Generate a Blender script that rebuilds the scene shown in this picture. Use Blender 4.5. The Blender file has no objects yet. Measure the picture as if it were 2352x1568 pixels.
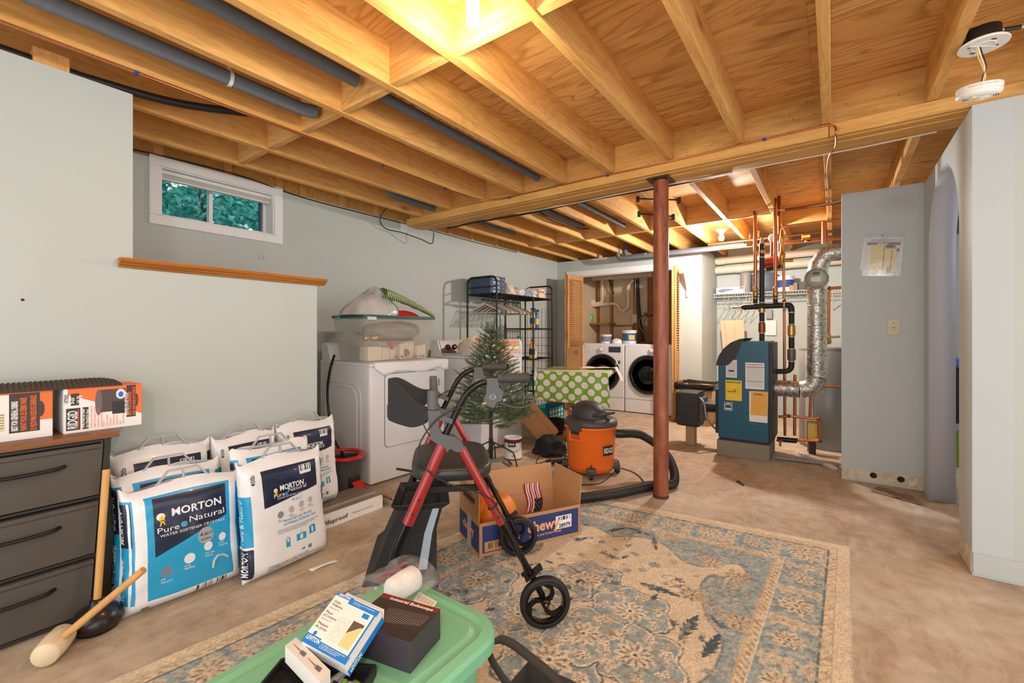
import bpy, bmesh, math, random
import numpy as np
from math import sin, cos, pi, radians, sqrt, atan2, hypot
from mathutils import Vector as V, Matrix, Euler, noise as mnoise
random.seed(7)
scn = bpy.context.scene
COL = scn.collection

# ------------------------------------------------------------------ camera
F_PX, EYE, HOR, YAW = 1019.0, 1.15, 766.0, radians(35.9)
cd = bpy.data.cameras.new('camera'); cam = bpy.data.objects.new('camera', cd); COL.objects.link(cam)
cd.sensor_width = 36; cd.lens = 36 * F_PX / 2352; cd.shift_y = -(784 - HOR) / 2352
cd.clip_start = .05; cd.clip_end = 100
cam.location = (0, 0, EYE); cam.rotation_euler = (pi / 2, 0, YAW)
scn.camera = cam
scn.view_settings.view_transform = 'Standard'; scn.view_settings.look = 'None'
scn.view_settings.gamma = 1; scn.view_settings.use_curve_mapping = False
scn.view_settings.exposure = .95
scn.cycles.max_bounces = 8; scn.cycles.transparent_max_bounces = 10; scn.cycles.use_denoising = True

# ------------------------------------------------------------------ light
w = bpy.data.worlds.new('daylight'); scn.world = w; w.use_nodes = True
bg = w.node_tree.nodes['Background']; bg.inputs[0].default_value = (.97, .985, 1, 1); bg.inputs[1].default_value = 1.22

def point_light(name, loc, watts, col, r=.05):
    l = bpy.data.lights.new(name, 'POINT'); l.energy = watts; l.color = col; l.shadow_soft_size = r
    o = bpy.data.objects.new(name, l); COL.objects.link(o); o.location = loc
    return o
WARM = (1, .80, .54)
point_light('bulb_or_fill_light', (-1.095, 1.21, 2.20), 11, (1, .83, .58), .045)
point_light('bulb_or_fill_light', (-1.01, 5.38, 2.15), 74, (1, .95, .89), .03)
point_light('bulb_or_fill_light', (.6, -.9, 2.1), 32, (1, .98, .95), .12)  # soft fill light added behind the camera; no bulb is modelled here
point_light('bulb_or_fill_light', (2.0, 4.9, 1.9), 26, (.78, .86, 1), .20)  # cool point light for the room beyond the arch; no bulb modelled

# ------------------------------------------------------------------ pixel helpers (photo is 2352 x 1568)
CY, SY = cos(YAW), sin(YAW)
def ray(u, v):
    r = (u - 1176) / F_PX
    return V((CY * r - SY, SY * r + CY, (HOR - v) / F_PX))
E0 = V((0, 0, EYE))
def atZ(u, v, z=0.): d = ray(u, v); return E0 + d * ((z - EYE) / d.z)
def atX(u, v, x): d = ray(u, v); return E0 + d * (x / d.x)
def atY(u, v, y): d = ray(u, v); return E0 + d * (y / d.y)
def atP(u, v, p, n): d = ray(u, v); n = V(n); return E0 + d * ((V(p) - E0).dot(n) / d.dot(n))

# ------------------------------------------------------------------ materials
def lin(c):
    if isinstance(c, str):
        c = c.lstrip('#'); c = [int(c[i:i + 2], 16) / 255 for i in (0, 2, 4)]
    elif max(c) > 1: c = [x / 255 for x in c]
    else: return tuple(c[:3]) + (1,)
    return tuple(x / 12.92 if x <= .04045 else ((x + .055) / 1.055) ** 2.4 for x in c[:3]) + (1,)
MATS = {}
class NT:
    def __init__(s, name):
        m = s.m = bpy.data.materials.new(name); m.use_nodes = True; s.t = m.node_tree; s.n = s.t.nodes
        s.b = s.n['Principled BSDF']; s._tc = None
    def new(s, typ, **kw):
        x = s.n.new(typ)
        for k, v in kw.items(): setattr(x, k, v)
        return x
    def link(s, a, b): s.t.links.new(a, b)
    def put(s, sock, v):
        if hasattr(v, 'is_linked') or isinstance(v, bpy.types.NodeSocket): s.link(v, sock)
        else: sock.default_value = v
    def tc(s, k='Object'):
        if s._tc is None: s._tc = s.new('ShaderNodeTexCoord')
        return s._tc.outputs[k]
    def math(s, op, a, b=0., c=None):
        x = s.new('ShaderNodeMath', operation=op); s.put(x.inputs[0], a); s.put(x.inputs[1], b)
        if c is not None: s.put(x.inputs[2], c)
        return x.outputs[0]
    def mapping(s, vec, scale=(1, 1, 1), loc=(0, 0, 0), rot=(0, 0, 0)):
        x = s.new('ShaderNodeMapping'); s.link(vec, x.inputs[0])
        x.inputs[1].default_value = loc; x.inputs[2].default_value = rot; x.inputs[3].default_value = scale
        return x.outputs[0]
    def noise(s, vec, scale=5., detail=3., rough=.55, dist=0.):
        x = s.new('ShaderNodeTexNoise'); s.link(vec, x.inputs['Vector'])
        x.inputs['Scale'].default_value = scale; x.inputs['Detail'].default_value = detail
        x.inputs['Roughness'].default_value = rough; x.inputs['Distortion'].default_value = dist
        return x.outputs['Fac']
    def ramp(s, fac, stops):
        x = s.new('ShaderNodeValToRGB'); s.link(fac, x.inputs[0]); e = x.color_ramp.elements
        while len(e) < len(stops): e.new(.5)
        for el, (p, c) in zip(e, stops): el.position = p; el.color = lin(c) if not isinstance(c, float) else (c, c, c, 1)
        return x.outputs[0]
    def mix(s, fac, a, b, mode='MIX'):
        x = s.new('ShaderNodeMix', data_type='RGBA', blend_type=mode)
        s.put(x.inputs[0], fac); s.put(x.inputs[6], a); s.put(x.inputs[7], b)
        return x.outputs[2]
    def bump(s, h, strength=.3, dist=.002):
        x = s.new('ShaderNodeBump'); x.inputs['Strength'].default_value = strength; x.inputs['Distance'].default_value = dist
        s.link(h, x.inputs['Height']); s.link(x.outputs[0], s.b.inputs['Normal'])
    def base(s, v): s.put(s.b.inputs['Base Color'], v)
    def set(s, rough=.5, metal=0., spec=None, trans=0., alpha=1., coat=0., ior=None, emit=None, estr=0.):
        i = s.b.inputs; i['Roughness'].default_value = rough; i['Metallic'].default_value = metal
        if spec is not None: i['Specular IOR Level'].default_value = spec
        i['Transmission Weight'].default_value = trans; i['Alpha'].default_value = alpha; i['Coat Weight'].default_value = coat
        if ior: i['IOR'].default_value = ior
        if emit: i['Emission Color'].default_value = lin(emit); i['Emission Strength'].default_value = estr
def mat(name, col, rough=.5, metal=0., var=.08, scale=6., bump=0., bscale=80., stretch=(1, 1, 1), rv=0., **kw):
    """plain coloured procedural material: noise-varied colour, optional fine bump"""
    if name in MATS: return MATS[name]
    t = NT(name); c = lin(col)
    t.set(rough=rough, metal=metal, **kw)
    vec = t.tc('Object')
    if stretch != (1, 1, 1): vec = t.mapping(vec, stretch)
    n = t.noise(vec, scale, 3)
    a = tuple(x * (1 - var) for x in c[:3]) + (1,); b = tuple(min(1, x * (1 + var)) for x in c[:3]) + (1,)
    t.base(t.mix(n, a, b))
    if bump: t.bump(t.noise(vec, bscale, 2), bump, .002)
    if rv: t.link(t.math('MULTIPLY_ADD', n, rv, rough - rv / 2), t.b.inputs['Roughness'])
    MATS[name] = t.m
    return t.m
def prn(name, base, shapes, rough=.45, bump=0., var=.03, **kw):
    """flat print in UV space: shapes ('r',u0,v0,u1,v1,col) | ('e',cu,cv,ru,rv,col) | ('s',period,duty,u0,v0,u1,v1,col,axis) | ('t',u0,v0,u1,v1,k,col)"""
    if name in MATS: return MATS[name]
    t = NT(name); t.set(rough=rough, **kw)
    sp = t.new('ShaderNodeSeparateXYZ'); t.link(t.tc('UV'), sp.inputs[0]); U, W = sp.outputs[0], sp.outputs[1]
    col = lin(base)
    def box(u0, v0, u1, v1):
        a = t.math('MULTIPLY', t.math('GREATER_THAN', U, u0), t.math('LESS_THAN', U, u1))
        b = t.math('MULTIPLY', t.math('GREATER_THAN', W, v0), t.math('LESS_THAN', W, v1))
        return t.math('MULTIPLY', a, b)
    for sh in shapes:
        if sh[0] == 'r': m = box(*sh[1:5]); c = sh[5]
        elif sh[0] == 'e':
            _, cu, cv, ru, rv, c = sh
            a = t.math('POWER', t.math('ABSOLUTE', t.math('DIVIDE', t.math('SUBTRACT', U, cu), ru)), 2.)
            b = t.math('POWER', t.math('ABSOLUTE', t.math('DIVIDE', t.math('SUBTRACT', W, cv), rv)), 2.)
            m = t.math('LESS_THAN', t.math('ADD', a, b), 1.)
        elif sh[0] == 's':
            _, per, duty, u0, v0, u1, v1, c, ax = sh
            f = t.math('LESS_THAN', t.math('FRACT', t.math('DIVIDE', W if ax else U, per)), duty)
            m = t.math('MULTIPLY', box(u0, v0, u1, v1), f)
        elif sh[0] == 'b':   # irregular bars (bar code) along u
            _, per, u0, v0, u1, v1, c = sh
            x = t.new('ShaderNodeTexWhiteNoise', noise_dimensions='1D'); t.link(t.math('FLOOR', t.math('DIVIDE', U, per)), x.inputs['W'])
            m = t.math('MULTIPLY', box(u0, v0, u1, v1), t.math('GREATER_THAN', x.outputs[0], .45))
        elif sh[0] == 'h':   # half plane below the line v = v0 + k*(u-u0), inside box
            _, u0, v0, u1, v1, va, k, c = sh
            m = t.math('MULTIPLY', box(u0, v0, u1, v1), t.math('LESS_THAN', W, t.math('MULTIPLY_ADD', t.math('SUBTRACT', U, u0), k, va)))
        col = t.mix(m, col, lin(c))
    n = t.noise(t.tc('Object'), 9, 3)
    col = t.mix(t.math('MULTIPLY', n, var * 2), col, (0.0, 0.0, 0.0, 1))
    t.base(col)
    if bump: t.bump(t.noise(t.tc('Object'), 40, 3), bump, .003)
    MATS[name] = t.m
    return t.m
def wood(name, c1, c2, c3, axis='Y', rough=.6, knots=True, ring=26., dirt=0., fig=0.):
    if name in MATS: return MATS[name]
    t = NT(name); t.set(rough=rough, spec=.14)
    oi = t.new('ShaderNodeObjectInfo'); vo = t.new('ShaderNodeVectorMath', operation='MULTIPLY_ADD')
    t.link(oi.outputs['Random'], vo.inputs[0]); vo.inputs[1].default_value = (37, 53, 71); t.link(t.tc('Object'), vo.inputs[2])
    sc = {'X': (.09, 1, 1), 'Y': (1, .09, 1), 'Z': (1, 1, .09)}[axis]
    p = t.mapping(vo.outputs[0], sc)
    n1 = t.noise(p, ring, 4, .6, .8); n2 = t.noise(p, ring * 7, 2, .5)
    n3 = t.noise(t.mapping(vo.outputs[0], {'X': (.35, 1, 1), 'Y': (1, .35, 1), 'Z': (1, 1, .35)}[axis]), 3.2, 3, .5)
    wv = t.math('SINE', t.math('MULTIPLY', t.noise(p, 4.5, 2, .5, .3), 95.))
    wv = t.math('MULTIPLY_ADD', wv, .5, .5)
    c = t.ramp(n1, [(.25, c2), (.6, c1), (.8, c1)])
    c = t.mix(t.math('MULTIPLY', wv, .28), c, lin(c2))
    c = t.mix(t.math('MULTIPLY', t.ramp(n2, [(.5, 0.0), (.75, 1.0)]), .30), c, lin(c3))
    if fig:
        g1 = t.noise(t.mapping(vo.outputs[0], {'X': (.22, 1, 1), 'Y': (1, .22, 1), 'Z': (1, 1, .22)}[axis]), 2.6, 3, .55, .5)
        g2 = t.math('FRACT', t.math('MULTIPLY', g1, 17.)); g2 = t.ramp(g2, [(.0, 0.0), (.55, .15), (.85, 1.0), (1.0, 0.0)])
        c = t.mix(t.math('MULTIPLY', g2, fig), c, lin(c3))
    c = t.mix(t.ramp(n3, [(.35, 0.0), (.75, .45)]), c, lin(c2))
    if knots:
        vv = t.new('ShaderNodeTexVoronoi'); t.link(t.mapping(vo.outputs[0], {'X': (1.3, 4, 4), 'Y': (4, 1.3, 4), 'Z': (4, 4, 1.3)}[axis]), vv.inputs['Vector']); vv.inputs['Scale'].default_value = 1.25
        k = t.math('LESS_THAN', vv.outputs['Distance'], .085)
        k2 = t.ramp(vv.outputs['Distance'], [(.03, 1.0), (.16, 0.0)])
        c = t.mix(t.math('MULTIPLY', k2, .75), c, lin(c3))
    if dirt: c = t.mix(t.ramp(t.noise(t.tc('Object'), 2.3, 4), [(.45, 0.0), (.75, dirt)]), c, lin((70, 60, 50)))
    t.base(c); t.bump(n1, .25, .0015)
    MATS[name] = t.m
    return t.m

# ------------------------------------------------------------------ mesh builder
def frame(d):
    d = V(d).normalized(); a = V((0, 0, 1)) if abs(d.z) < .9 else V((1, 0, 0))
    x = d.cross(a).normalized(); return x, x.cross(d).normalized()
class MB:
    def __init__(s): s.v = []; s.f = []; s.uv = []; s.sm = []; s.mi = []; s.cur = 0
    def add(s, vs, fs, smooth=False, uvs=None, M=None):
        o = len(s.v); s.v += [tuple(M @ V(p)) if M else tuple(p) for p in vs]
        for i, f in enumerate(fs):
            s.f.append([o + k for k in f]); s.sm.append(smooth); s.uv.append(uvs[i] if uvs else None); s.mi.append(s.cur)
        return s
    def box(s, x0, x1, y0, y1, z0, z1, M=None):
        vs = [(x, y, z) for z in (z0, z1) for y in (y0, y1) for x in (x0, x1)]
        fs = [(0, 2, 3, 1), (4, 5, 7, 6), (0, 1, 5, 4), (1, 3, 7, 5), (3, 2, 6, 7), (2, 0, 4, 6)]
        q = [(0, 0), (1, 0), (1, 1), (0, 1)]
        uv = [[(0, 0), (0, 1), (1, 1), (1, 0)]] + [q] * 5
        return s.add(vs, fs, uvs=uv, M=M)
    def cbox(s, c, size, rz=0., M=None):
        m = Matrix.Translation(c) @ Matrix.Rotation(rz, 4, 'Z'); m = M @ m if M else m
        a, b, d = [k / 2 for k in size]
        return s.box(-a, a, -b, b, -d, d, m)
    def bar(s, p0, p1, w_, h_, up=(0, 0, 1)):
        p0, p1 = V(p0), V(p1); d = (p1 - p0); L = d.length; d.normalize(); u = V(up)
        x = d.cross(u)
        if x.length < 1e-4: x = d.cross(V((1, 0, 0)))
        x.normalize(); z = x.cross(d)
        m = Matrix.Translation(p0) @ Matrix((x, d, z)).transposed().to_4x4()
        return s.box(-w_ / 2, w_ / 2, 0, L, -h_ / 2, h_ / 2, m)
    def tube(s, pts, r, n=10, closed=False, caps=True):
        pts = [V(p) for p in pts]; k = len(pts); rs = r if isinstance(r, (list, tuple)) else [r] * k
        vs = []; fs = []; x = None
        for i, p in enumerate(pts):
            if closed: d = pts[(i + 1) % k] - pts[i - 1]
            else: d = pts[min(i + 1, k - 1)] - pts[max(i - 1, 0)]
            if d.length < 1e-9: d = V((0, 0, 1))
            d.normalize()
            if x is None: x, y = frame(d)
            else:
                x = x - d * x.dot(d)
                if x.length < 1e-5: x, _ = frame(d)
                x.normalize(); y = x.cross(d)
            for j in range(n):
                a = 2 * pi * j / n; vs.append(p + (x * cos(a) + y * sin(a)) * rs[i])
        for i in range(k if closed else k - 1):
            for j in range(n):
                a, b = i * n + j, i * n + (j + 1) % n; c, d2 = ((i + 1) % k) * n + (j + 1) % n, ((i + 1) % k) * n + j
                fs.append((a, b, c, d2))
        s.add(vs, fs, True)
        if caps and not closed:
            s.add(vs[:n], [tuple(range(n))]); s.add(vs[-n:], [tuple(range(n))[::-1]])
        return s
    def cyl(s, p0, p1, r0, r1=None, n=16): return s.tube([p0, p1], [r0, r0 if r1 is None else r1], n)
    def lathe(s, prof, c=(0, 0, 0), n=24, axis=(0, 0, 1), M=None, smooth=True):
        """prof: (radius, height) pairs along axis from c"""
        ax = V(axis).normalized(); x, y = frame(ax); c = V(c); vs = []; fs = []
        for r, h in prof:
            for j in range(n):
                a = 2 * pi * j / n; vs.append(c + ax * h + (x * cos(a) + y * sin(a)) * max(r, 1e-5))
        for i in range(len(prof) - 1):
            for j in range(n):
                fs.append((i * n + j, (i + 1) * n + j, (i + 1) * n + (j + 1) % n, i * n + (j + 1) % n))
        s.add(vs, fs, smooth, M=M)
        if tuple(prof[0]) == tuple(prof[-1]): return s
        if prof[0][0] > 1e-4: s.add(vs[:n], [tuple(range(n))], M=M)
        if prof[-1][0] > 1e-4: s.add(vs[-n:], [tuple(range(n))[::-1]], M=M)
        return s
    def sphere(s, c, r, n=16, m=10, sc=(1, 1, 1), M=None):
        c = V(c); vs = []; fs = []
        for i in range(m + 1):
            p = pi * i / m
            for j in range(n):
                a = 2 * pi * j / n; vs.append(c + V((r * sc[0] * sin(p) * cos(a), r * sc[1] * sin(p) * sin(a), r * sc[2] * cos(p))))
        for i in range(m):
            for j in range(n): fs.append((i * n + j, (i + 1) * n + j, (i + 1) * n + (j + 1) % n, i * n + (j + 1) % n))
        return s.add(vs, fs, True, M=M)
    def grid(s, fn, nu, nv, wrap=False, smooth=True, uvf=None, M=None):
        vs = []; fs = []; uv = []; w_ = nu if wrap else nu + 1
        for j in range(nv + 1):
            for i in range(w_): vs.append(fn(i / nu, j / nv))
        for j in range(nv):
            for i in range(nu):
                fs.append((j * w_ + i, j * w_ + (i + 1) % w_, (j + 1) * w_ + (i + 1) % w_, (j + 1) * w_ + i))
                q = [(i / nu, j / nv), ((i + 1) / nu, j / nv), ((i + 1) / nu, (j + 1) / nv), (i / nu, (j + 1) / nv)]
                uv.append([uvf(*k) for k in q] if uvf else q)
        return s.add(vs, fs, smooth, uv, M)
    def poly(s, pts, uvs=None, M=None): return s.add(pts, [tuple(range(len(pts)))], uvs=[uvs] if uvs else None, M=M)
    def prism(s, pts, ext, M=None, smooth=False):
        """extrude a planar polygon (3D points) by vector ext"""
        pts = [V(p) for p in pts]; ext = V(ext); n = len(pts); vs = pts + [p + ext for p in pts]
        s.add(vs, [tuple(range(n))[::-1], tuple(range(n, 2 * n))], M=M)
        s.add(vs, [(i, (i + 1) % n, n + (i + 1) % n, n + i) for i in range(n)], smooth, M=M)
        return s
    def build(s, name, material, parent=None, world=False, bevel=0., seg=2, sub=0, solid=0., label=None, tag_=None):
        me = bpy.data.meshes.new(name)
        vs = s.v; loc = None
        if parent is not None:
            if world and parent.get('_M') is None: pass
            if world:
                mi = THINGM[parent.name].inverted(); vs = [tuple(mi @ V(p)) for p in vs]
        elif vs:
            a = np.array(vs, dtype=float); lo, hi = a.min(0), a.max(0)
            loc = ((lo[0] + hi[0]) / 2, (lo[1] + hi[1]) / 2, lo[2]); vs = (a - np.array(loc)).tolist()
        me.from_pydata(vs, [], s.f)
        me.polygons.foreach_set('use_smooth', s.sm)
        ms = material if isinstance(material, (list, tuple)) else [material]
        for m in ms: me.materials.append(m)
        if len(ms) > 1: me.polygons.foreach_set('material_index', s.mi)
        if any(u is not None for u in s.uv):
            ul = me.uv_layers.new(name='UVMap'); flat = []
            for f, u in zip(s.f, s.uv):
                for k in range(len(f)): flat += (u[k] if u else (0, 0))
            ul.data.foreach_set('uv', flat)
        me.update()
        bm = bmesh.new(); bm.from_mesh(me)
        if s.weld: bmesh.ops.remove_doubles(bm, verts=bm.verts, dist=1e-5)
        if s.fixn: bmesh.ops.recalc_face_normals(bm, faces=bm.faces)
        bm.to_mesh(me); bm.free()
        o = bpy.data.objects.new(name, me); COL.objects.link(o)
        if parent is not None:
            o.parent = parent
            if parent.type == 'MESH' and parent.name not in THINGM: pass
        elif loc: o.location = loc; THINGM[o.name] = Matrix.Translation(loc)
        if parent is not None and parent.name in THINGM: THINGM[o.name] = THINGM[parent.name]
        if solid:
            md = o.modifiers.new('t', 'SOLIDIFY'); md.thickness = solid; md.offset = 0
        if bevel:
            md = o.modifiers.new('b', 'BEVEL'); md.width = bevel; md.segments = seg; md.limit_method = 'ANGLE'; md.angle_limit = radians(40); md.harden_normals = False
        if sub:
            md = o.modifiers.new('s', 'SUBSURF'); md.levels = sub; md.render_levels = sub
        if label: o['label'] = label
        if name == 'lettering': o['kind'] = 'stuff'
        if tag_: tag(o, *tag_)
        return o
    weld = False; fixn = True
THINGM = {}
def tag(o, label, cat, group=None):
    o['label'] = label; o['category'] = cat
    if group: o['group'] = group
    return o
def struct(o, label=None):
    o['kind'] = 'structure'
    if label: o['label'] = label
    return o
def thing(name, label, cat, loc=(0, 0, 0), rz=0., group=None, rot=None):
    o = bpy.data.objects.new(name, None); COL.objects.link(o); o.empty_display_size = .05
    o.location = loc; o.rotation_euler = rot if rot else (0, 0, rz); tag(o, label, cat, group)
    THINGM[o.name] = Matrix.Translation(loc) @ o.rotation_euler.to_matrix().to_4x4()
    return o
def kid(o, p):
    o.parent = p; return o
def dup(root, loc=None, rz=None, label=None):
    r = root.copy(); COL.objects.link(r)
    if loc is not None: r.location = loc
    if rz is not None: r.rotation_euler = (0, 0, rz)
    if label: r['label'] = label
    for ch in list(root.children):
        c = ch.copy(); COL.objects.link(c); c.parent = r
        for g in list(ch.children):
            d = g.copy(); COL.objects.link(d); d.parent = c
    return r
# ------------------------------------------------------------------ lettering
TXT = {}
def glyphs(s, bold=0., shear=0.):
    k = (s, bold, shear)
    if k not in TXT:
        c = bpy.data.curves.new('lettering', 'FONT'); c.body = s; c.resolution_u = 2; c.offset = bold; c.shear = shear
        c.align_x = 'LEFT'; c.fill_mode = 'BOTH' if hasattr(c, 'fill_mode') else c.fill_mode
        o = bpy.data.objects.new('lettering', c); me = bpy.data.meshes.new_from_object(o)
        vs = [(p.co.x, p.co.y) for p in me.vertices]; fs = [tuple(p.vertices) for p in me.polygons]
        bpy.data.objects.remove(o); bpy.data.curves.remove(c); bpy.data.meshes.remove(me)
        TXT[k] = (vs, fs)
    return TXT[k]
def text(mb, s, fn, x, y, h, width=None, align='L', bold=0., shear=0., vert=False):
    """write s with cap height ~h at (x, y) in the 2D space of fn(x, y)->point; vert: runs upwards"""
    vs, fs = glyphs(s, bold, shear)
    if not vs: return mb
    x0 = min(p[0] for p in vs); x1 = max(p[0] for p in vs); L = x1 - x0
    k = h / .70; kx = width / L if width else k
    off = {'L': 0, 'C': -L * kx / 2, 'R': -L * kx}[align]
    out = []
    for px, py in vs:
        a = (px - x0) * kx + off; b = py * k
        out.append(fn(x - b, y + a) if vert else fn(x + a, y + b))
    return mb.add(out, fs)
def scrib(mb, fn, x, y, h, w, n=9, seed=1):
    """a line of print too small to read: irregular little strokes"""
    r = random.Random(seed); px = x
    for k in range(n):
        d = w / n * r.uniform(.55, .85); a = h * r.uniform(.55, 1.); mb.add([fn(px, y), fn(px + d, y), fn(px + d, y + a), fn(px, y + a)], [(0, 1, 2, 3)]); px += w / n
    return mb
def plane_fn(o, ux, uy, off=.0012):
    o, ux, uy = V(o), V(ux).normalized(), V(uy).normalized(); n = ux.cross(uy) * off
    return lambda x, y: o + ux * x + uy * y + n
def arc(c, r, a0, a1, n, ax=(1, 0, 0), ay=(0, 1, 0)):
    c, ax, ay = V(c), V(ax), V(ay)
    return [c + ax * (r * cos(a0 + (a1 - a0) * i / n)) + ay * (r * sin(a0 + (a1 - a0) * i / n)) for i in range(n + 1)]
def smooth_path(pts, n=6, closed=False):
    """Catmull-Rom"""
    P = [V(p) for p in pts]; k = len(P); out = []
    rng = k if closed else k - 1
    for i in range(rng):
        p0 = P[(i - 1) % k] if closed or i > 0 else P[0] * 2 - P[1]; p1 = P[i]; p2 = P[(i + 1) % k]
        p3 = P[(i + 2) % k] if closed or i + 2 < k else P[-1] * 2 - P[-2]
        for j in range(n):
            t = j / n; t2 = t * t; t3 = t2 * t
            out.append(.5 * ((2 * p1) + (p2 - p0) * t + (2 * p0 - 5 * p1 + 4 * p2 - p3) * t2 + (3 * p1 - p0 - 3 * p2 + p3) * t3))
    if not closed: out.append(P[-1])
    return out
def bent(pts, r, n=5):
    """polyline with rounded corners"""
    P = [V(p) for p in pts]; out = [P[0]]
    for i in range(1, len(P) - 1):
        a, b, c = P[i - 1], P[i], P[i + 1]; d1 = (a - b); d2 = (c - b)
        q = min(r, d1.length * .45, d2.length * .45); s, e = b + d1.normalized() * q, b + d2.normalized() * q
        for j in range(n + 1):
            t = j / n; out.append(s * (1 - t) ** 2 + b * 2 * t * (1 - t) + e * t * t)
    out.append(P[-1]); return out
def rrect(x0, x1, y0, y1, r, n=5):
    pts = []
    for cx, cy, a in ((x1 - r, y1 - r, 0), (x0 + r, y1 - r, pi / 2), (x0 + r, y0 + r, pi), (x1 - r, y0 + r, 3 * pi / 2)):
        pts += [(cx + r * cos(a + pi / 2 * i / n), cy + r * sin(a + pi / 2 * i / n)) for i in range(n + 1)]
    return pts

# =================================================================== SETTING
XW, XF, YB, YR = -2.72, -3.68, 6.35, 7.32      # low wall, foundation wall, closet wall, utility rear wall
JB, JT = 2.312, 2.51                           # joist bottom, top

def concrete():
    t = NT('concrete'); t.set(rough=.75, spec=.3); p = t.tc('Object')
    n1 = t.noise(p, 1.1, 5, .6, .4); n2 = t.noise(p, 14, 4, .6); n3 = t.noise(t.mapping(p, (1, .35, 1), rot=(0, 0, .5)), 3.0, 4, .6, 1.2)
    c = t.ramp(n1, [(.25, (158, 138, 114)), (.5, (192, 172, 148)), (.75, (210, 198, 180))])
    c = t.mix(t.ramp(n3, [(.52, 0.0), (.72, .55)]), c, lin((158, 124, 90)))
    c = t.mix(t.ramp(t.noise(t.mapping(p, loc=(4, 1, 0)), .9, 4, .6), [(.5, 0.0), (.7, .5)]), c, lin((206, 198, 186)))
    c = t.mix(t.ramp(n2, [(.35, 0.25), (.6, 0.0)]), c, lin((96, 74, 56)))
    n4 = t.noise(t.mapping(p, (1, .25, 1), rot=(0, 0, -.6)), 9, 5, .7, .6); n5 = t.noise(p, 90, 3, .7)
    c = t.mix(t.ramp(n4, [(.52, 0.0), (.62, .32)]), c, lin((214, 200, 180))); c = t.mix(t.ramp(n5, [(.60, 0.0), (.72, .35)]), c, lin((110, 88, 68)))
    t.base(c); t.bump(n5, .25, .002); t.link(t.math('MULTIPLY_ADD', n1, -.35, .85), t.b.inputs['Roughness'])
    return t.m
def paint(name, col, rough=.55):
    t = NT(name); t.set(rough=rough, spec=.35); p = t.tc('Object'); c = lin(col)
    n = t.noise(p, 1.3, 4, .6); k = tuple(x * .93 for x in c[:3]) + (1,)
    cc = t.mix(n, k, c)
    cc = t.mix(t.ramp(t.noise(p, 23, 3, .7), [(.72, 0.0), (.85, .12)]), cc, lin((150, 140, 125)))
    t.base(cc); t.bump(t.noise(p, 120, 2), .06, .001); return t.m
CONC = concrete()
WALLP = paint('wall_paint', (190, 198, 194)); WALLB = paint('wall_paint_cool', (192, 201, 203)); WHITEP = paint('white_trim_paint', (232, 233, 232), .4)
BLUEP = paint('wall_paint_lilac', (206, 212, 226))
JW = wood('joist_wood', (232, 184, 116), (212, 152, 80), (136, 84, 40), 'Y', fig=.22)
JX = wood('block_wood', (234, 186, 118), (214, 154, 82), (136, 84, 40), 'X', fig=.22)
BW = wood('girder_wood', (228, 180, 108), (202, 146, 76), (116, 78, 44), 'X', ring=30, dirt=.2)
PLY = wood('subfloor_plywood', (236, 190, 124), (214, 160, 94), (142, 84, 38), 'X', ring=14, knots=True, fig=.55)
TRIMW = wood('oak_ledge', (196, 128, 58), (160, 96, 38), (120, 70, 28), 'Y', rough=.35, knots=False)

fl = struct(MB().box(-3.8, 3.2, -1.6, 7.5, -.12, 0).build('floor', CONC), 'stained tan concrete basement floor')
# ceiling: subfloor sheets, joists, blocking, girder
ce = bpy.data.objects.new('ceiling', None); COL.objects.link(ce); ce.location = (0, 3, JT); struct(ce, 'open ceiling of plywood subfloor on pine joists'); THINGM['ceiling'] = Matrix.Translation((0, 3, JT))
y = -1.6
while y < 7.4:
    y2 = min(y + 1.22, 7.5)
    for a, b in ((-3.8, -2.518), (-2.517, -.091), (-.09, 3.2)): MB().box(a, b, y + .0004, y2 - .0004, JT, JT + .018).build('subfloor_sheet', PLY, ce, world=True)
    y = y2
JXS = [1.23, .81, .40, -.03, -.465, -.89, -1.305, -1.70, -2.11, -2.51, -2.915, -3.33]
for x in JXS:
    MB().box(x - .021, x + .021, -1.6, 3.052, JB, JT).build('joist', JW, ce, world=True, bevel=.002, seg=1)
    MB().box(x - .021, x + .021, 3.245, 7.5, JB + .002, JT).build('joist', JW, ce, world=True, bevel=.002, seg=1)
for a, b in zip(JXS[1:], JXS[:-1]):
    a, b = a + .021, b - .021
    if a > -1.8 and a < -.6: MB().box(a, b, 1.345, 1.385, JB + .004, JT).build('block', JX, ce, world=True, bevel=.002, seg=1)
    elif a < .3: MB().box(a, b, 1.36, 1.40, JB + .006, JT).build('block', JX, ce, world=True, bevel=.002, seg=1)
    if a < -.6: MB().box(a, b, 4.97, 5.01, JB + .003, JT).build('block', JX, ce, world=True, bevel=.002, seg=1)
    elif a < .5: MB().box(a, b, 5.62, 5.66, JB + .003, JT).build('block', JX, ce, world=True, bevel=.002, seg=1)
for i, (a, b, z) in enumerate(((3.052, 3.115, 2.236), (3.118, 3.18, 2.232), (3.183, 3.245, 2.238))):
    MB().box(-3.5, 3.2, a, b, z, JT).build('girder_ply', BW, ce, world=True, bevel=.003, seg=1)
for a, b, x0, x1 in ((3.016, 3.051, -3.5, -.02), (3.016, 3.051, -.017, 3.2), (3.246, 3.28, -3.42, 3.2)):
    MB().box(x0, x1, a, b, 2.24, 2.309).build('ledger_strip', BW, ce, world=True, bevel=.003, seg=1)
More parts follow.
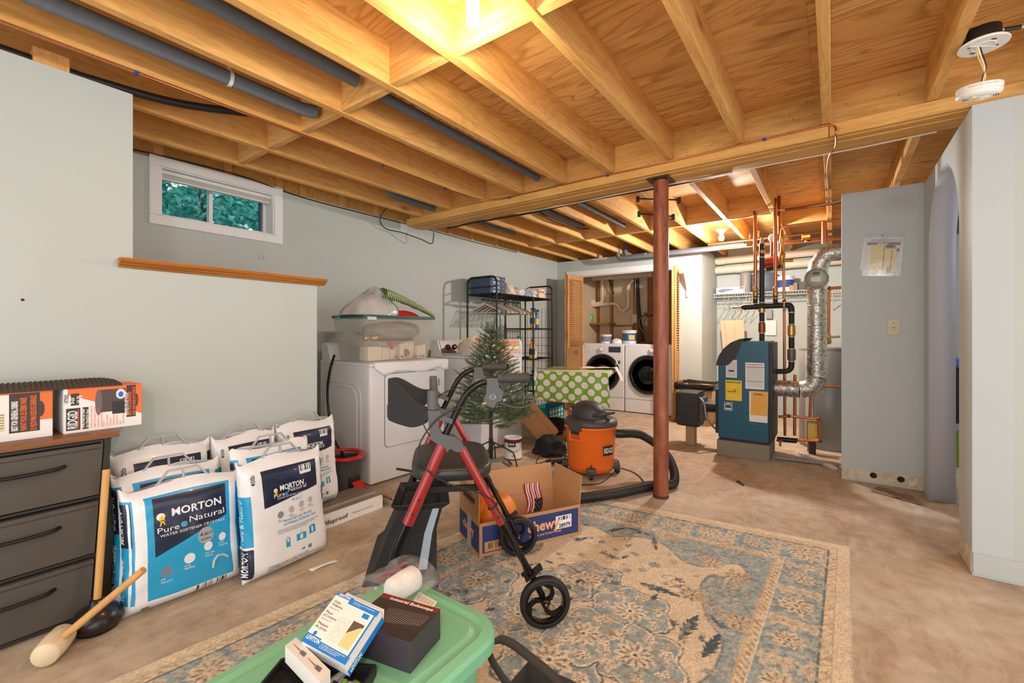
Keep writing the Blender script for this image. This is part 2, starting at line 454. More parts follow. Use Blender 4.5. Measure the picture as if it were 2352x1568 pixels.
# nail heads and knots on the girder face are tiny dark discs
NAIL = mat('nail_steel', (60, 52, 46), .5, .6)
nb = MB(); rr = random.Random(3)
for k in range(46):
    x = rr.uniform(-3.2, .4); z = rr.uniform(JB + .01, JT - .03); nb.lathe([(.0035, -.003), (.003, .0015)], (x, 3.0525, z), 6, (0, -1, 0))
o = nb.build('nail_heads', NAIL, ce, world=True); o['kind'] = 'stuff'

# --- left walls
def wall_poly(name, pts, ext, m): return struct(MB().prism(pts, ext).build(name, m, bevel=.003, seg=1))
YE, YP = 1.594, .657      # end of low wall, edge of full-height panel
wl = wall_poly('wall_left', [(XW, -1.6, 0), (XW, YE, 0), (XW, YE, 1.462), (XW, YP, 1.462), (XW, YP, 2.296), (XW, -1.6, 2.296)], (-.1, 0, 0), WALLP)
struct(MB().box(XF + .001, XW - .1, YE - .1, YE, 0, 1.462).build('wall_left_return', WALLP))
MB().lathe([(.006, -.002), (.006, .0006)], (XW, .30, 1.29), 8, (1, 0, 0)).build('nail_hole', NAIL, wl, world=True)
# spacer block and dark cable lying on top of the panel
MB().box(XW - .09, XW - .003, .33, .44, 2.297, 2.36).build('block', JX, ce, world=True)
# ledge trim
def ledge(u, w_): return u
lt = MB(); prof = [(0, 0), (.012, 0), (.016, .008), (.03, .012), (.034, .02), (.045, .024), (.045, .042), (-1.0, .042), (-1.0, .02), (0, .02)]
prof = [(.0, 0), (.012, 0), (.016, .008), (.03, .012), (.034, .02), (.046, .023), (.049, .032), (.046, .042), (-.958, .042), (-.958, .004), (0, .004)]
lt.prism([(XW + a, YP - .055, 1.463 + b) for a, b in prof], (0, YE - YP + .055 + .045, 0))
struct(lt.build('trim_1', TRIMW), 'varnished oak ledge with moulded edge capping the low wall')
# foundation wall with window opening
wy0, wy1, wz0, wz1 = 1.03, 1.79, 1.945, 2.285
fw = MB()
for a, b, c, d in ((-1.6, wy0, 0, 2.325), (wy1, 7.4, 0, 2.325), (wy0, wy1, 0, wz0), (wy0, wy1, wz1, 2.325)): fw.box(XF - .2, XF, a, b, c, d)
struct(fw.build('wall_left_rear', WALLP))
sp = MB().box(XF - .2, XF - .02, -1.6, 7.4, 2.326, JT - .001).build('sill_plate', BW, ce, world=True)
for yy in (1.0, 1.42, 1.80, 2.0, 2.38, 2.75, 3.4, 3.8, 4.2, 4.7, 5.2): MB().box(XF - .02, XF + .012, yy, yy + .05, 2.326, JT - .01).build('cleat', JX, ce, world=True)

# window
wn = thing('window_1', 'small white sliding basement window with raised mini blind', 'window', (XF, 1.41, wz0)); del wn['category']; struct(wn)
VINYL = mat('white_vinyl', (236, 237, 238), .35, var=.03)
def quadframe(mb, y0, y1, z0, z1, w_, x0, x1):
    mb.box(x0, x1, y0, y1, z1 - w_, z1); mb.box(x0, x1, y0, y1, z0, z0 + w_); mb.box(x0, x1, y0, y0 + w_, z0 + w_, z1 - w_); mb.box(x0, x1, y1 - w_, y1, z0 + w_, z1 - w_); return mb
for i, (y0, y1, z0, z1) in enumerate(((.972, 1.852, 2.279, 2.345), (.972, 1.852, 1.882, 1.947), (.972, 1.04, 1.947, 2.279), (1.785, 1.852, 1.947, 2.279))):
    MB().box(XF - .002, XF + .018, y0, y1, z0, z1).build('casing', VINYL, wn, world=True, bevel=.006)
    
jb = MB(); quadframe(jb, wy0, wy1, wz0, wz1, .012, XF - .2, XF - .001); jb.build('jamb', VINYL, wn, world=True, bevel=.002)
xs_ = XF - .15
quadframe(MB(), wy0 + .012, wy1 - .012, wz0 + .012, wz1 - .012, .02, xs_ - .03, xs_ + .03).build('frame', VINYL, wn, world=True, bevel=.003)
GL = NT('window_glass'); GL.set(rough=.10, trans=1., ior=1.12, spec=.4); GL.base(lin((225, 238, 240))); GLASS = GL.m
for k, (y0, y1, xo) in enumerate(((wy0 + .02, 1.40, 0), (1.37, wy1 - .02, -.018))):
    sh = quadframe(MB(), y0, y1, wz0 + .02, wz1 - .02, .026, xs_ - .008 + xo, xs_ + .008 + xo).build('sash', VINYL, wn, world=True, bevel=.002)
    MB().box(xs_ - .002 + xo, xs_ + .001 + xo, y0 + .024, y1 - .024, wz0 + .044, wz1 - .044).build('pane', GLASS, sh, world=True)
MB().box(xs_ - .01, xs_ + .013, 1.735, 1.75, wz0 + .05, wz1 - .06).build('latch_bar', mat('blue_grey_bar', (60, 84, 110), .4), wn, world=True)
BL = mat('blind_plastic', (226, 226, 222), .4)
hb = MB().box(XF - .07, XF - .03, wy0 + .014, wy1 - .014, 2.245, 2.27).build('blind_headrail', BL, wn, world=True, bevel=.003)
for k in range(7): MB().box(XF - .066, XF - .036, wy0 + .02, wy1 - .02, 2.218 + k * .0038, 2.2202 + k * .0038).build('blind_slat', BL, hb, world=True)
MB().box(XF - .068, XF - .034, wy0 + .02, wy1 - .02, 2.206, 2.217).build('bottom_rail', BL, hb, world=True, bevel=.002)
pc = MB().tube([(XF - .03, 1.70, 2.25), (XF + .021, 1.70, 2.15), (XF + .021, 1.70, 1.77)], .0014, 5).build('pull_cord', BL, wn, world=True)
MB().lathe([(.004, 0), (.008, -.02), (.005, -.032)], (XF + .021, 1.70, 1.772), 8).build('tassel', mat('cream_plastic', (205, 198, 170), .4), pc, world=True)
# greenery beyond the window: a dense shrub outside
def leaf_mat():
    t = NT('shrub_leaf'); t.set(rough=.5); oi = t.noise(t.tc('Object'), 7, 2)
    t.base(t.ramp(oi, [(.32, (24, 120, 112)), (.48, (60, 170, 160)), (.6, (120, 208, 200)), (.72, (230, 248, 246))])); return t.m
sb = MB(); rr = random.Random(5)
for k in range(9000):
    p = V((XF - .45 - rr.random() * 1.3, rr.uniform(-.2, 3.6), rr.uniform(1.45, 3.3))); r = rr.uniform(.028, .06)
    e = Euler((rr.uniform(0, 6), rr.uniform(0, 6), rr.uniform(0, 6))).to_matrix()
    sb.add([p + e @ V(q) for q in ((0, -r, 0), (r * .45, 0, .01), (0, r, 0), (-r * .45, 0, .01))], [(0, 1, 2, 3)])
for k in range(900):
    p = V((XF - 1.75 - rr.random() * .4, rr.uniform(-1.0, 5.0), rr.uniform(1.3, 3.2))); r = rr.uniform(.12, .22)
    e = Euler((rr.uniform(-.5, .5), rr.uniform(1.0, 2.1), rr.uniform(-.5, .5))).to_matrix()
    sb.add([p + e @ V(q) for q in ((0, -r, 0), (r * .6, 0, .01), (0, r, 0), (-r * .6, 0, .01))], [(0, 1, 2, 3)])
sb.fixn = False
sh = thing('shrub', 'teal-green leafy shrub seen through the small basement window', 'shrub', (XF - .9, 1.6, 1.2))
sb.build('foliage', leaf_mat(), sh, world=True)
MB().tube([(XF - .9, 1.6, 1.2), (XF - .85, 1.65, 2.0), (XF - .95, 1.5, 2.8)], [.03, .022, .012], 7).build('stem', mat('bark', (80, 66, 52), .9), sh, world=True)
struct(MB().box(XF - 2.4, XF - .2, -1.5, 5.2, 1.1, 1.2).build('ground_outside', mat('soil', (90, 100, 84), .95)))

# --- closet wall, utility walls
co0, co1, coz = -3.43, -1.79, 2.06
bw = MB()
bw.box(XF, co0, YB, YB + .1, 0, 2.318); bw.box(co1, -1.435, YB, YB + .1, 0, 2.318); bw.box(co0, co1, YB, YB + .1, coz, 2.318)
struct(bw.build('wall_back', WALLP))
struct(MB().box(-1.535, -1.435, YB + .1, YR, 0, 2.318).build('wall_back_return', WALLP))
struct(MB().box(-1.535, 3.0, YR, YR + .1, 0, JT).build('wall_rear', WALLP))
CP = mat('closet_pine', (205, 160, 100), .7, var=.15)
struct(MB().box(XF, -1.535, YR, YR + .1, 0, JT).build('wall_closet_rear', wood('closet_plywood', (196, 146, 84), (160, 108, 54), (120, 74, 34), 'Z', ring=10)))
tr = MB(); 
tr.box(co0 - .065, co0 + .0, YB - .018, YB - .001, 0, coz + .085); tr.box(co1, co1 + .065, YB - .018, YB - .001, 0, coz + .085); tr.box(co0, co1, YB - .018, YB - .001, coz, coz + .085)
tr.box(co0, co0 + .012, YB, YB + .1, 0, coz); tr.box(co1 - .012, co1, YB, YB + .1, 0, coz); tr.box(co0, co1, YB, YB + .1, coz - .012, coz)
struct(tr.build('trim_2', WHITEP, bevel=.004), 'white painted casing round the laundry closet opening')
# --- right hand walls
struct(MB().box(.054, .537, 4.39, 4.50, .0, 2.256).build('wall_right_switch', WALLB))
yj0, yj1, ra = 3.264, 4.187, .4615; zc = 2.163 - ra; ym = (yj0 + yj1) / 2
aw = MB()
def arch_side(x):
    L = [(x, 3.0, 0), (x, yj0, 0)] + [(x, ym - ra * cos(pi * i / 24), zc + ra * sin(pi * i / 24)) for i in range(25)] + [(x, yj1, 0), (x, 4.392, 0), (x, 4.392, 2.238), (x, 3.0, 2.238)]
    return L
aw.prism(arch_side(.537), (.134, 0, 0))
AR = aw.build('wall_right', WALLB); struct(AR)
struct(MB().box(.60, .671, 4.50, YR, 0, 2.30).build('wall_right_utility', WALLP))
lin_ = MB()   # smooth pale lining of the arch reveal
rl = ra - .003; pts = [(yj0 + .003, .0), *[(ym - rl * cos(pi * i / 40), zc + rl * sin(pi * i / 40)) for i in range(41)], (yj1 - .003, .0)]
for (a, b), (c, d) in zip(pts[:-1], pts[1:]):
    lin_.add([(.5365, a, b), (.6715, a, b), (.6715, c, d), (.5365, c, d)], [(0, 1, 2, 3)], True)
lin_.weld = True; o = lin_.build('arch_lining', BLUEP, AR, world=True, solid=.002)
struct(MB().box(.671, 3.2, 3.0, 3.12, 0, 2.238).build('wall_right_near', WALLP))
struct(MB().box(2.9, 3.0, 3.12, YR, 0, 2.3).build('wall_right_far', BLUEP))
# bare strips where the baseboards were pulled off
BARE = NT('bare_plaster'); BARE.set(rough=.9); _n = BARE.noise(BARE.tc('Object'), 9, 5, .7)
BARE.base(BARE.ramp(_n, [(.36, (206, 210, 204)), (.44, (214, 204, 184)), (.56, (196, 180, 154)), (.66, (224, 218, 206))])); BARE = BARE.m
b1 = struct(MB().box(.056, .533, 4.386, 4.3895, .012, .098).build('baseboard_right', BARE), 'bare plaster strip with two round holes where the baseboard was')
for x in (.25, .41): MB().lathe([(.022, -.001), (.022, .001)], (x, 4.3858, .062), 16, (0, -1, 0)).build('hole', mat('hole_dark', (40, 34, 28), .9), b1, world=True)
struct(MB().box(.533, .5365, 3.005, 3.25, .012, .12).build('baseboard_right_jamb', BARE))
struct(MB().box(.54, 3.1, 2.994, 2.9995, .012, .11).build('baseboard_right_near', WALLP))

# =================================================================== LEFT SIDE: dresser, boxes, salt bags
BLACKM = mat('black_metal', (34, 33, 32), .38, .3); BLACKP = mat('black_plastic', (30, 30, 31), .45, bump=.05)
DGREY = mat('dark_grey_plastic', (72, 71, 70), .5, bump=.05)
INK = mat('black_ink', (26, 25, 26), .6); WHITEI = mat('white_ink', (240, 240, 240), .5); ORI = mat('orange_ink', (242, 112, 40), .5)
CARD = mat('cardboard', (186, 138, 92), .85, var=.07, bump=.08, bscale=120); CARD2 = mat('cardboard_inside', (196, 150, 104), .85, var=.05, stretch=(1, 1, .2), scale=30)
PAPER = mat('white_paper', (236, 235, 230), .7, var=.03)

dr = thing('dresser', 'dark fabric three-drawer dresser with walnut top under the filter boxes', 'dresser', (-2.57, .2, 0))
FAB = mat('dark_fabric', (84, 78, 71), .85, var=.16, scale=4, bump=.25, bscale=400)
FRM = mat('dresser_frame', (52, 50, 48), .5, .2)
WAL = wood('walnut_veneer', (146, 98, 66), (112, 72, 46), (80, 50, 32), 'Y', rough=.4, knots=False)
def rk(x, y, z): return V((x, y + .06 * z, z))
def rbox(mb, x0, x1, y0, y1, z0, z1):
    o = len(mb.v); mb.box(x0, x1, y0, y1, z0, z1)
    for i in range(o, len(mb.v)): mb.v[i] = tuple(rk(*mb.v[i]))
    return mb
DX, DY0, DY1 = -2.432, -.10, .475
f = MB()
for x0, x1 in ((DX - .022, DX), (DX - .275, DX - .253)):
    for y0, y1 in ((DY1 - .022, DY1), (DY0, DY0 + .022)): rbox(f, x0, x1, y0, y1, 0, .72)
for z in (.012, .245, .478, .705):
    rbox(f, DX - .02, DX - .003, DY0 + .022, DY1 - .022, z, z + .012); rbox(f, DX - .272, DX - .255, DY0 + .022, DY1 - .022, z, z + .012)
    rbox(f, DX - .253, DX - .022, DY1 - .018, DY1 - .004, z, z + .012)
f.build('frame', FRM, dr, world=True, bevel=.002, seg=1)
rbox(MB(), DX - .27, DX - .24, DY0 + .02, DY1 - .02, .05, .70).build('back_cloth', FAB, dr, world=True)
rbox(MB(), DX - .285, DX + .014, DY0 - .02, DY1 + .022, .7205, .744).build('top', WAL, dr, world=True, bevel=.002)
for z0, z1 in ((.03, .236), (.263, .468), (.496, .70)):
    d = MB()
    def dfn(u, v, z0=z0, z1=z1):
        b = .006 * sin(pi * u) * sin(pi * v); return rk(DX + .006 + b, DY0 + .026 + u * (DY1 - DY0 - .052), z0 + v * (z1 - z0))
    d.grid(dfn, 10, 6); rbox(d, DX - .235, DX + .005, DY0 + .026, DY1 - .026, z0, z1)
    dw = d.build('drawer', FAB, dr, world=True)
    zh = (z0 + z1) / 2 + .035; ya, yb = .215 - .11, .215 + .125
    hp = [rk(DX + .008, ya, zh), rk(DX + .030, ya + .03, zh - .002), rk(DX + .034, (ya + yb) / 2, zh - .004), rk(DX + .030, yb - .03, zh - .002), rk(DX + .008, yb, zh)]
    MB().tube(smooth_path(hp, 5), .0072, 8).build('handle', BLACKM, dw, world=True)
    MB().bar(rk(DX + .0085, DY0 + .03, z1 - .016), rk(DX + .0085, DY1 - .03, z1 - .016), .003, .0012).build('seam', mat('seam_thread', (44, 40, 37), .9), dw, world=True)

# filter boxes on the dresser
def filter_box(y0, y1, x1, label, kind):
    t = thing('filter_box', label, 'box', (x1 - .09, (y0 + y1) / 2, .744)); z0, z1 = .7445, .925; x0 = x1 - .17
    W, H = y1 - y0, z1 - z0
    ORG, DK = (242, 116, 44), (62, 50, 42)
    if kind == 0:
        sh = [('h', 0, .55, 1, 1, 2, 0, ORG), ('r', .0, .0, 1, .62, (240, 238, 236)), ('h', 0, 0, .62, 1.1, .98, -.02, (238, 234, 228)), ('h', .62, 0, 1, 1, .30, -.18, (240, 238, 236)),
              ('r', .60, .155, .88, .98, DK), ('r', .205, .23, .56, .58, (222, 212, 178)), ('s', .055, .3, .205, .23, .56, .58, (120, 108, 80), 1), ('e', .90, .58, .05, .20, (60, 45, 40)), ('r', .60, .155, .88, .98, DK), ('r', .88, .38, 1, .9, ORG), ('e', .885, .62, .04, .17, (70, 56, 50)), ('r', .60, .155, .88, .97, DK)]
    else:
        sh = [('r', 0, .0, 1, 1, ORG), ('h', 0, 0, 1, 1, .90, -.62, (241, 239, 236)), ('r', .0, 0, .05, 1, (238, 236, 234)), ('r', .03, .06, .20, .56, DK), ('r', .225, .06, .30, .56, DK), ('r', .085, .62, .185, .89, DK),
              ('r', .42, .40, .78, .93, (84, 68, 66)), ('e', .425, .64, .045, .30, (112, 98, 104)), ('r', .60, .33, .78, .63, (38, 44, 44)), ('e', .715, .80, .065, .12, (224, 232, 238)), ('e', .715, .79, .035, .065, (52, 104, 190)), ('r', .79, .22, .92, .99, DK), ('e', .925, .62, .03, .16, (84, 64, 60)), ('r', .79, .22, .92, .99, DK)]
    b = MB(); b.box(x0, x1, y0, y1, z0, z1 - .001)
    b.build('carton', mat('carton_white', (226, 224, 222), .6, var=.04), t, world=True, bevel=.0015, seg=1)
    fr = MB(); fr.poly([(x1 + .0008, y0, z0), (x1 + .0008, y1, z0), (x1 + .0008, y1, z1), (x1 + .0008, y0, z1)], [(0, 0), (1, 0), (1, 1), (0, 1)])
    fr.build('front_print', prn('filter_print_%d' % kind, (240, 238, 236), sh), t, world=True)
    tp = MB().box(x0, x1, y0, y1, z1 - .0005, z1 + .0005).build('top_flap', ORI, t, world=True)
    P = lambda x, y: V((x1 + .0018, y0 + x * W, z0 + y * H))
    a, b_, c = MB(), MB(), MB()
    if kind == 0:
        text(a, 'BEST FOR GENERAL DEBRIS', P, .675, .20, .055, width=.62, vert=True, bold=.03)
        text(b_, 'PARFAIT POUR LES DÉBRIS VARIÉS', P, .755, .19, .055, width=.70, vert=True, bold=.02)
        text(b_, 'EL MEJOR PARA RESIDUOS GENERALES', P, .845, .18, .055, width=.74, vert=True, bold=.02)
        text(c, '1', P, .46, .62, .17, width=.12, vert=True, bold=.03); text(c, 'LAYER\nCOUCHE\nCAPA', P, .30, .80, .022, width=.12, vert=True)
        text(b_, 'para\nsacar/mojado', P, .09, .06, .035, width=.33, vert=True)
    else:
        text(a, 'RIDGID', P, .160, .10, .115, width=.40, vert=True, bold=.02)
        text(a, 'Wet Pick-Up Filter\nfor Wet/Dry Vacs', P, .25, .09, .035, width=.44, vert=True, bold=.02)
        text(a, 'REMOVED FOR WET PICK-UP', P, .815, .27, .05, width=.55, vert=True, bold=.02)
        text(b_, 'Filtre pour ramassage de\ndébris humides pour les\naspirateurs de liquides\net de poussières', P, .345, .08, .03, width=.50, vert=True)
        text(b_, 'Filtro\npara recoger\nresiduos\nmojados para\naspiradoras\npara\nseco/mojado', P, .50, .07, .03, width=.28, vert=True)
        text(b_, 'IDÉAL POUR LE RAMASSAGE\nIDEAL PARA RESIDUOS MOJADOS', P, .855, .26, .04, width=.68, vert=True, bold=.02)
        text(c, 'VF7000', P, .062, .68, .055, width=.20, vert=True, bold=.01); text(a, '5-20\n18-76', P, .125, .66, .07, width=.18, vert=True, bold=.02)
        MB().poly([P(.168, .11), P(.178, .11), P(.178, .52), P(.168, .52)]).build('orange_bar', ORI, t, world=True)
    for m_, q in ((a, WHITEI), (b_, ORI), (c, INK)):
        if m_.f: m_.build('lettering', q, t, world=True)
filter_box(.07, .358, -2.517, 'orange and white vacuum filter carton marked general debris', 0)
filter_box(.388, .637, -2.512, 'orange and white vacuum filter carton lettered RIDGID overhanging dresser', 1)
rm = MB()
def rmf(u, v):
    y = .07 + u * .50; x = -2.695 + v * .19; th = 2 * pi * v
    z = .926 + .030 * (sin(pi * v) ** .5) * (1 - .5 * max(0, (u - .85) / .15) ** 2) + .0035 * sin(u * 2 * pi * 34) * sin(pi * v) ** .3
    return V((x, y, z))
rm.grid(rmf, 204, 14); rm.box(-2.695, -2.505, .07, .57, .926, .9285)
tag(rm.build('ribbed_mat', mat('ribbed_rubber', (70, 60, 50), .8, var=.2, bump=.2)), 'dark ribbed rubber mat laid across the filter cartons', 'mat')

# salt bags ---------------------------------------------------------
BAGW = (240, 241, 243); NAVY = (32, 38, 66); CYAN = (36, 164, 214)
def bag_mat(kind):
    if kind == 'blue':   # front of the bag
        sh = [('r', 0, .07, 1, .93, BAGW), ('r', .10, .10, .93, .95, CYAN), ('r', .17, .40, .89, .905, NAVY), ('h', .17, .3, .89, .70, .43, .28, CYAN),
              ('r', .07, .10, .105, .90, BAGW), ('r', 0, .0, 1, .09, BAGW), ('r', 0, .925, 1, 1, BAGW), ('b', .006, .55, .035, .86, .095, (60, 60, 60)), ('e', .66, .50, .085, .068, (172, 174, 178)),
              ('e', .27, .295, .055, .042, (120, 136, 150)), ('e', .49, .345, .055, .042, BAGW), ('e', .68, .40, .045, .038, BAGW), ('e', .84, .44, .04, .036, BAGW),
              ('r', 3.0, .10, 4, .92, CYAN), ('r', 3.05, .55, 3.95, .9, NAVY), ('r', 3.84, .1, 3.92, .9, BAGW), ('r', 1, .1, 2, .9, CYAN), ('r', 1.4, .5, 2, .9, NAVY)]
    else:
        sh = [('h', .14, .56, .93, .905, 2, 0, NAVY), ('h', .0, .40, 1, .93, .575, .09, BAGW), ('r', .0, .40, .14, 1, BAGW), ('r', .93, .4, 1, 1, BAGW), ('r', .66, .80, .84, .88, (244, 244, 244)), ('b', .005, .67, .825, .83, .878, (30, 30, 30)),
              ('e', .34, .50, .042, .03, (150, 150, 150)), ('e', .50, .515, .042, .03, (190, 190, 190)), ('e', .66, .53, .042, .03, (190, 190, 190)), ('e', .80, .545, .036, .028, (190, 190, 190)),
              ('r', .40, .20, .46, .27, CYAN), ('r', .55, .22, .69, .28, CYAN), ('r', .74, .24, .85, .31, CYAN), ('r', .415, .245, .445, .265, BAGW), ('r', .60, .23, .64, .27, BAGW), ('r', .78, .25, .81, .30, BAGW),
              ('r', 3.05, .30, 3.98, .72, CYAN), ('r', 3.05, .04, 3.98, .28, NAVY), ('r', 1.05, .5, 1.6, .9, NAVY)]
    return prn('salt_bag_' + kind, BAGW, sh, rough=.32, bump=.12, coat=.15)
def salt_bag(name, label, base, rz, lean, kind, W=.40, H=.52, T=.135, seed=0, full=True):
    t = thing('salt_bag', label, 'bag', base, rz, None, rot=(-lean, 0, rz))
    rr = random.Random(seed); a0 = W / 2; b0 = T / 2; ph = rr.uniform(0, 9)
    # local: x across, -y front, z up
    def S(p, v, off=0.):
        p = p % 4
        i = int(p); q = 2 * (p - i) - 1
        sx, sy = [(q, -1), (1, q), (-q, 1), (-1, -q)][i]
        cx, cy = sx * sqrt(1 - sy * sy / 2), sy * sqrt(1 - sx * sx / 2); k = .45
        cx, cy = sx * (1 - k) + cx * k * 1.12, sy * (1 - k) + cy * k * 1.12
        vb = min(1., v / .10); vt = min(1., (1 - v) / .16)
        b = b0 * max(.035, (sin(vb * pi / 2) ** .8) * (sin(vt * pi / 2) ** .75)) * (.92 + .16 * (1 - v))
        a = a0 * (.955 + .045 * (1 - sin(pi * min(1, v * 1.02)))) 
        z = v * H + .012 * (v > .9) * sin(3 * q + ph) * (v - .9) * 10
        wr = .004 * sin(14 * v + 5 * q + ph) * (1 - v) + .0035 * mnoise.noise(V((q * 3 + i * 5 + ph, v * 7, seed)))
        wr += .003 * mnoise.noise(V((q * 9 + i * 3, v * 22, seed + 4)))
        x, y = cx * a, cy * b
        nrm = V((cx * .6, cy, 0)); nrm.normalize()
        y += -.010 * sin(pi * v) * (1 - q * q) if i == 0 else 0
        return V((x, y, z)) + nrm * (wr * min(vb, vt) + off)
    b = MB(); b.weld = True
    b.grid(lambda u, v: S(u * 4, v), 56, 34, wrap=True, uvf=lambda u, v: (u * 4, v))
    bo = b.build('sack', bag_mat(kind), t)
    # moulded handle
    hz = H - .004; hp = [(-.095, 0, hz), (-.055, 0, hz + .052), (.055, 0, hz + .052), (.095, 0, hz)]
    hh = MB(); hh.prism([V((x, -.004, z)) for x, y, z in [(-.11, 0, hz - .02), (-.055, 0, hz + .055), (.055, 0, hz + .055), (.11, 0, hz - .02)]], (0, .008, 0))
    hh = MB(); gy = mat('grey_handle_plastic', (176, 178, 180), .4)
    for p0, p1 in (((-.105, 0, hz - .01), (-.055, 0, hz + .052)), ((-.058, 0, hz + .052), (.058, 0, hz + .052)), ((.055, 0, hz + .052), (.105, 0, hz - .01)), ((0, 0, hz + .05), (0, 0, hz + .005)), ((-.10, 0, hz + .004), (.10, 0, hz + .004))): hh.bar(p0, p1, .008, .015, (0, 1, 0))
    hh.build('handle', gy, t, bevel=.002)
    Pf = lambda x, y: S(x, y, .0022)
    a, c, d = MB(), MB(), MB()
    YEL = mat('yellow_ink', (244, 196, 40), .5); CY = mat('cyan_ink', (50, 150, 205), .5)
    if kind == 'blue':
        text(a, 'MORTON', Pf, .335, .735, .062, width=.50, bold=.025, shear=.0); text(a, 'Pure', Pf, .20, .618, .045, width=.20); text(a, 'Natural', Pf, .50, .648, .05, width=.36)
        text(a, 'WATER SOFTENER CRYSTALS', Pf, .22, .583, .022, width=.64)
        text(c, '4-in-1', Pf, .66, .50, .030, width=.13, align='C'); text(c, 'BENEFITS', Pf, .66, .462, .013, width=.11, align='C')
        for s_, x, y in (('All\nNatural', .27, .235), ('Less\nBuildup', .49, .285), ('Softer Feeling\nSkin & Hair', .69, .335), ('Clean\nClothing', .84, .385)): text(a, s_, Pf, x, y, .016, width=.10, align='C')
        text(a, 'MORTON', Pf, 3.60, .585, .16, width=.26, vert=False) if 0 else text(a, 'MORTON', lambda x, y: S(3.45 + x, y, .002), .25, .58, .30, width=.26, vert=True, bold=.02)
        text(a, 'Pure & Natural', lambda x, y: S(3.45 + x, y, .002), .2, .14, .2, width=.32, vert=True)
        text(d, '40lb', Pf, .06, .03, .03, bold=.01)
        dp = [(.255, .665, .012), (.245, .705, .014)]
        e = MB()
        for k in range(12): e.add([Pf(.235 + .040 * cos(2 * pi * (j) / 12), .750 + .030 * sin(2 * pi * j / 12)) for j in range(12)], [tuple(range(12))]) if k == 0 else None
        e.build('emblem', WHITEI, t)
        g = MB(); g.poly([S(x, y, .003) for x, y in ((.222, .712), (.25, .73), (.272, .706), (.265, .745), (.245, .765), (.22, .74))]); g.poly([S(x, y, .003) for x, y in ((.233, .715), (.222, .676), (.231, .673), (.248, .705), (.264, .678), (.273, .680), (.258, .715))]); g.build('emblem', YEL, t)
        e2 = MB(); e2.add([S(.447 + .032 * cos(2 * pi * j / 14), .645 + .024 * sin(2 * pi * j / 14), .002) for j in range(14)], [tuple(range(14))]); e2.build('emblem', CY, t)
        mt = mat('tap_grey', (190, 196, 200), .4)
        MB().tube([S(x, y, .001) for x, y in ((.72, .20), (.73, .26), (.77, .29), (.83, .285), (.88, .25))], .006, 6).build('tap_print', mt, t)
    else:
        text(a, 'MORTON', Pf, .36, .705, .045, width=.34, bold=.03); text(a, 'Pure', Pf, .27, .655, .034, width=.15); text(a, 'Natural', Pf, .47, .675, .034, width=.27); text(a, 'WATER SOFTENER CRYSTALS', Pf, .31, .635, .012, width=.42)
        text(d, 'MORTON', lambda x, y: S(3.3 + x, y, .002), .45, .06, .3, width=.22, vert=True, bold=.02) if 0 else text(a, 'MORTON', lambda x, y: S(3.3 + x, y, .002), .50, .06, .34, width=.20, vert=True, bold=.03)
        text(c, 'Pure & Natural', lambda x, y: S(3.3 + x, y, .002), .35, .33, .22, width=.36, vert=True)
        c2 = MB()
        text(c2, '4-in-1', Pf, .585, .585, .030, width=.15, align='C'); text(c2, "America's #1 Brand\nof Water Softener Salt", Pf, .62, .43, .022, width=.50, align='C', bold=.01); c2.build('lettering', CY, t)
        for s_, x, y in (('All\nNatural', .34, .455), ('Less\nBuildup', .50, .47), ('Softer Feeling\nSkin & Hair', .66, .485), ('Clean\nClothing', .80, .50)): text(d, s_, Pf, x, y, .010, width=.08, align='C')
        text(d, "Improve your home's water with our fast-acting crystals\nwater softener salt. Pure to the last natural crystal,\nof your home. It's what you can trust.", Pf, .60, .365, .010, width=.62, align='C')
        text(d, '1-2\nPEOPLE', Pf, .43, .29, .009, align='C'); text(d, '3-4\nPEOPLE', Pf, .62, .30, .009, align='C'); text(d, '5+\nPEOPLE', Pf, .80, .32, .009, align='C')
        text(d, 'NSF', Pf, .62, .125, .018, width=.05, bold=.02); text(d, 'R3', Pf, .72, .12, .03, bold=.04)
        text(d, 'WARNING: TO HELP AVOID INJURY KEEP\nFROM BABIES AND CHILDREN. THIS BAG IS NOT A TOY\nOR PLAYTHING.', Pf, .16, .085, .013, width=.75)
        text(d, '40lb', lambda x, y: S(x, y, .002), .06, .80, .055, width=.09, vert=True, bold=.01)
        e = MB(); e.add([Pf(.30 + .026 * cos(2 * pi * j / 12), .715 + .02 * sin(2 * pi * j / 12)) for j in range(12)], [tuple(range(12))]); e.build('emblem', WHITEI, t)
        g = MB(); g.poly([S(x, y, .003) for x, y in ((.285, .70), (.30, .68), (.32, .695), (.315, .715), (.30, .72))]); g.poly([S(x, y, .003) for x, y in ((.29, .69), (.285, .665), (.30, .68), (.315, .665), (.318, .69))]); g.build('emblem', YEL, t)
        e2 = MB(); e2.add([S(.445 + .02 * cos(2 * pi * j / 14), .665 + .016 * sin(2 * pi * j / 14), .002) for j in range(14)], [tuple(range(14))]); e2.build('emblem', CY, t)
    for m_, q in ((a, WHITEI), (c, INK if kind == 'blue' else WHITEI), (d, INK)):
        if m_.f: m_.build('lettering', q, t)
    return t
R90 = radians(90)
def bag_at(label, x, y, z, deg, lean, kind, **kw):   # front faces +x turned by deg
    return salt_bag('salt_bag', label, (x, y, z), R90 + radians(deg), radians(lean), kind, **kw)
bag_at('blue and navy front of a full salt bag beside the plunger', -2.312, .745, 0, -4, 6, 'blue', W=.42, H=.50, T=.13, seed=1)
bag_at('salt bag standing between the blue front bag and the white wall-side bag', -2.452, .735, 0, -2, 6, 'blue', W=.39, H=.535, T=.09, seed=2)
bag_at('white salt bag leaning on the wall behind dresser-side bags', -2.60, .755, 0, 0, 5, 'white', W=.38, H=.605, T=.09, seed=3)
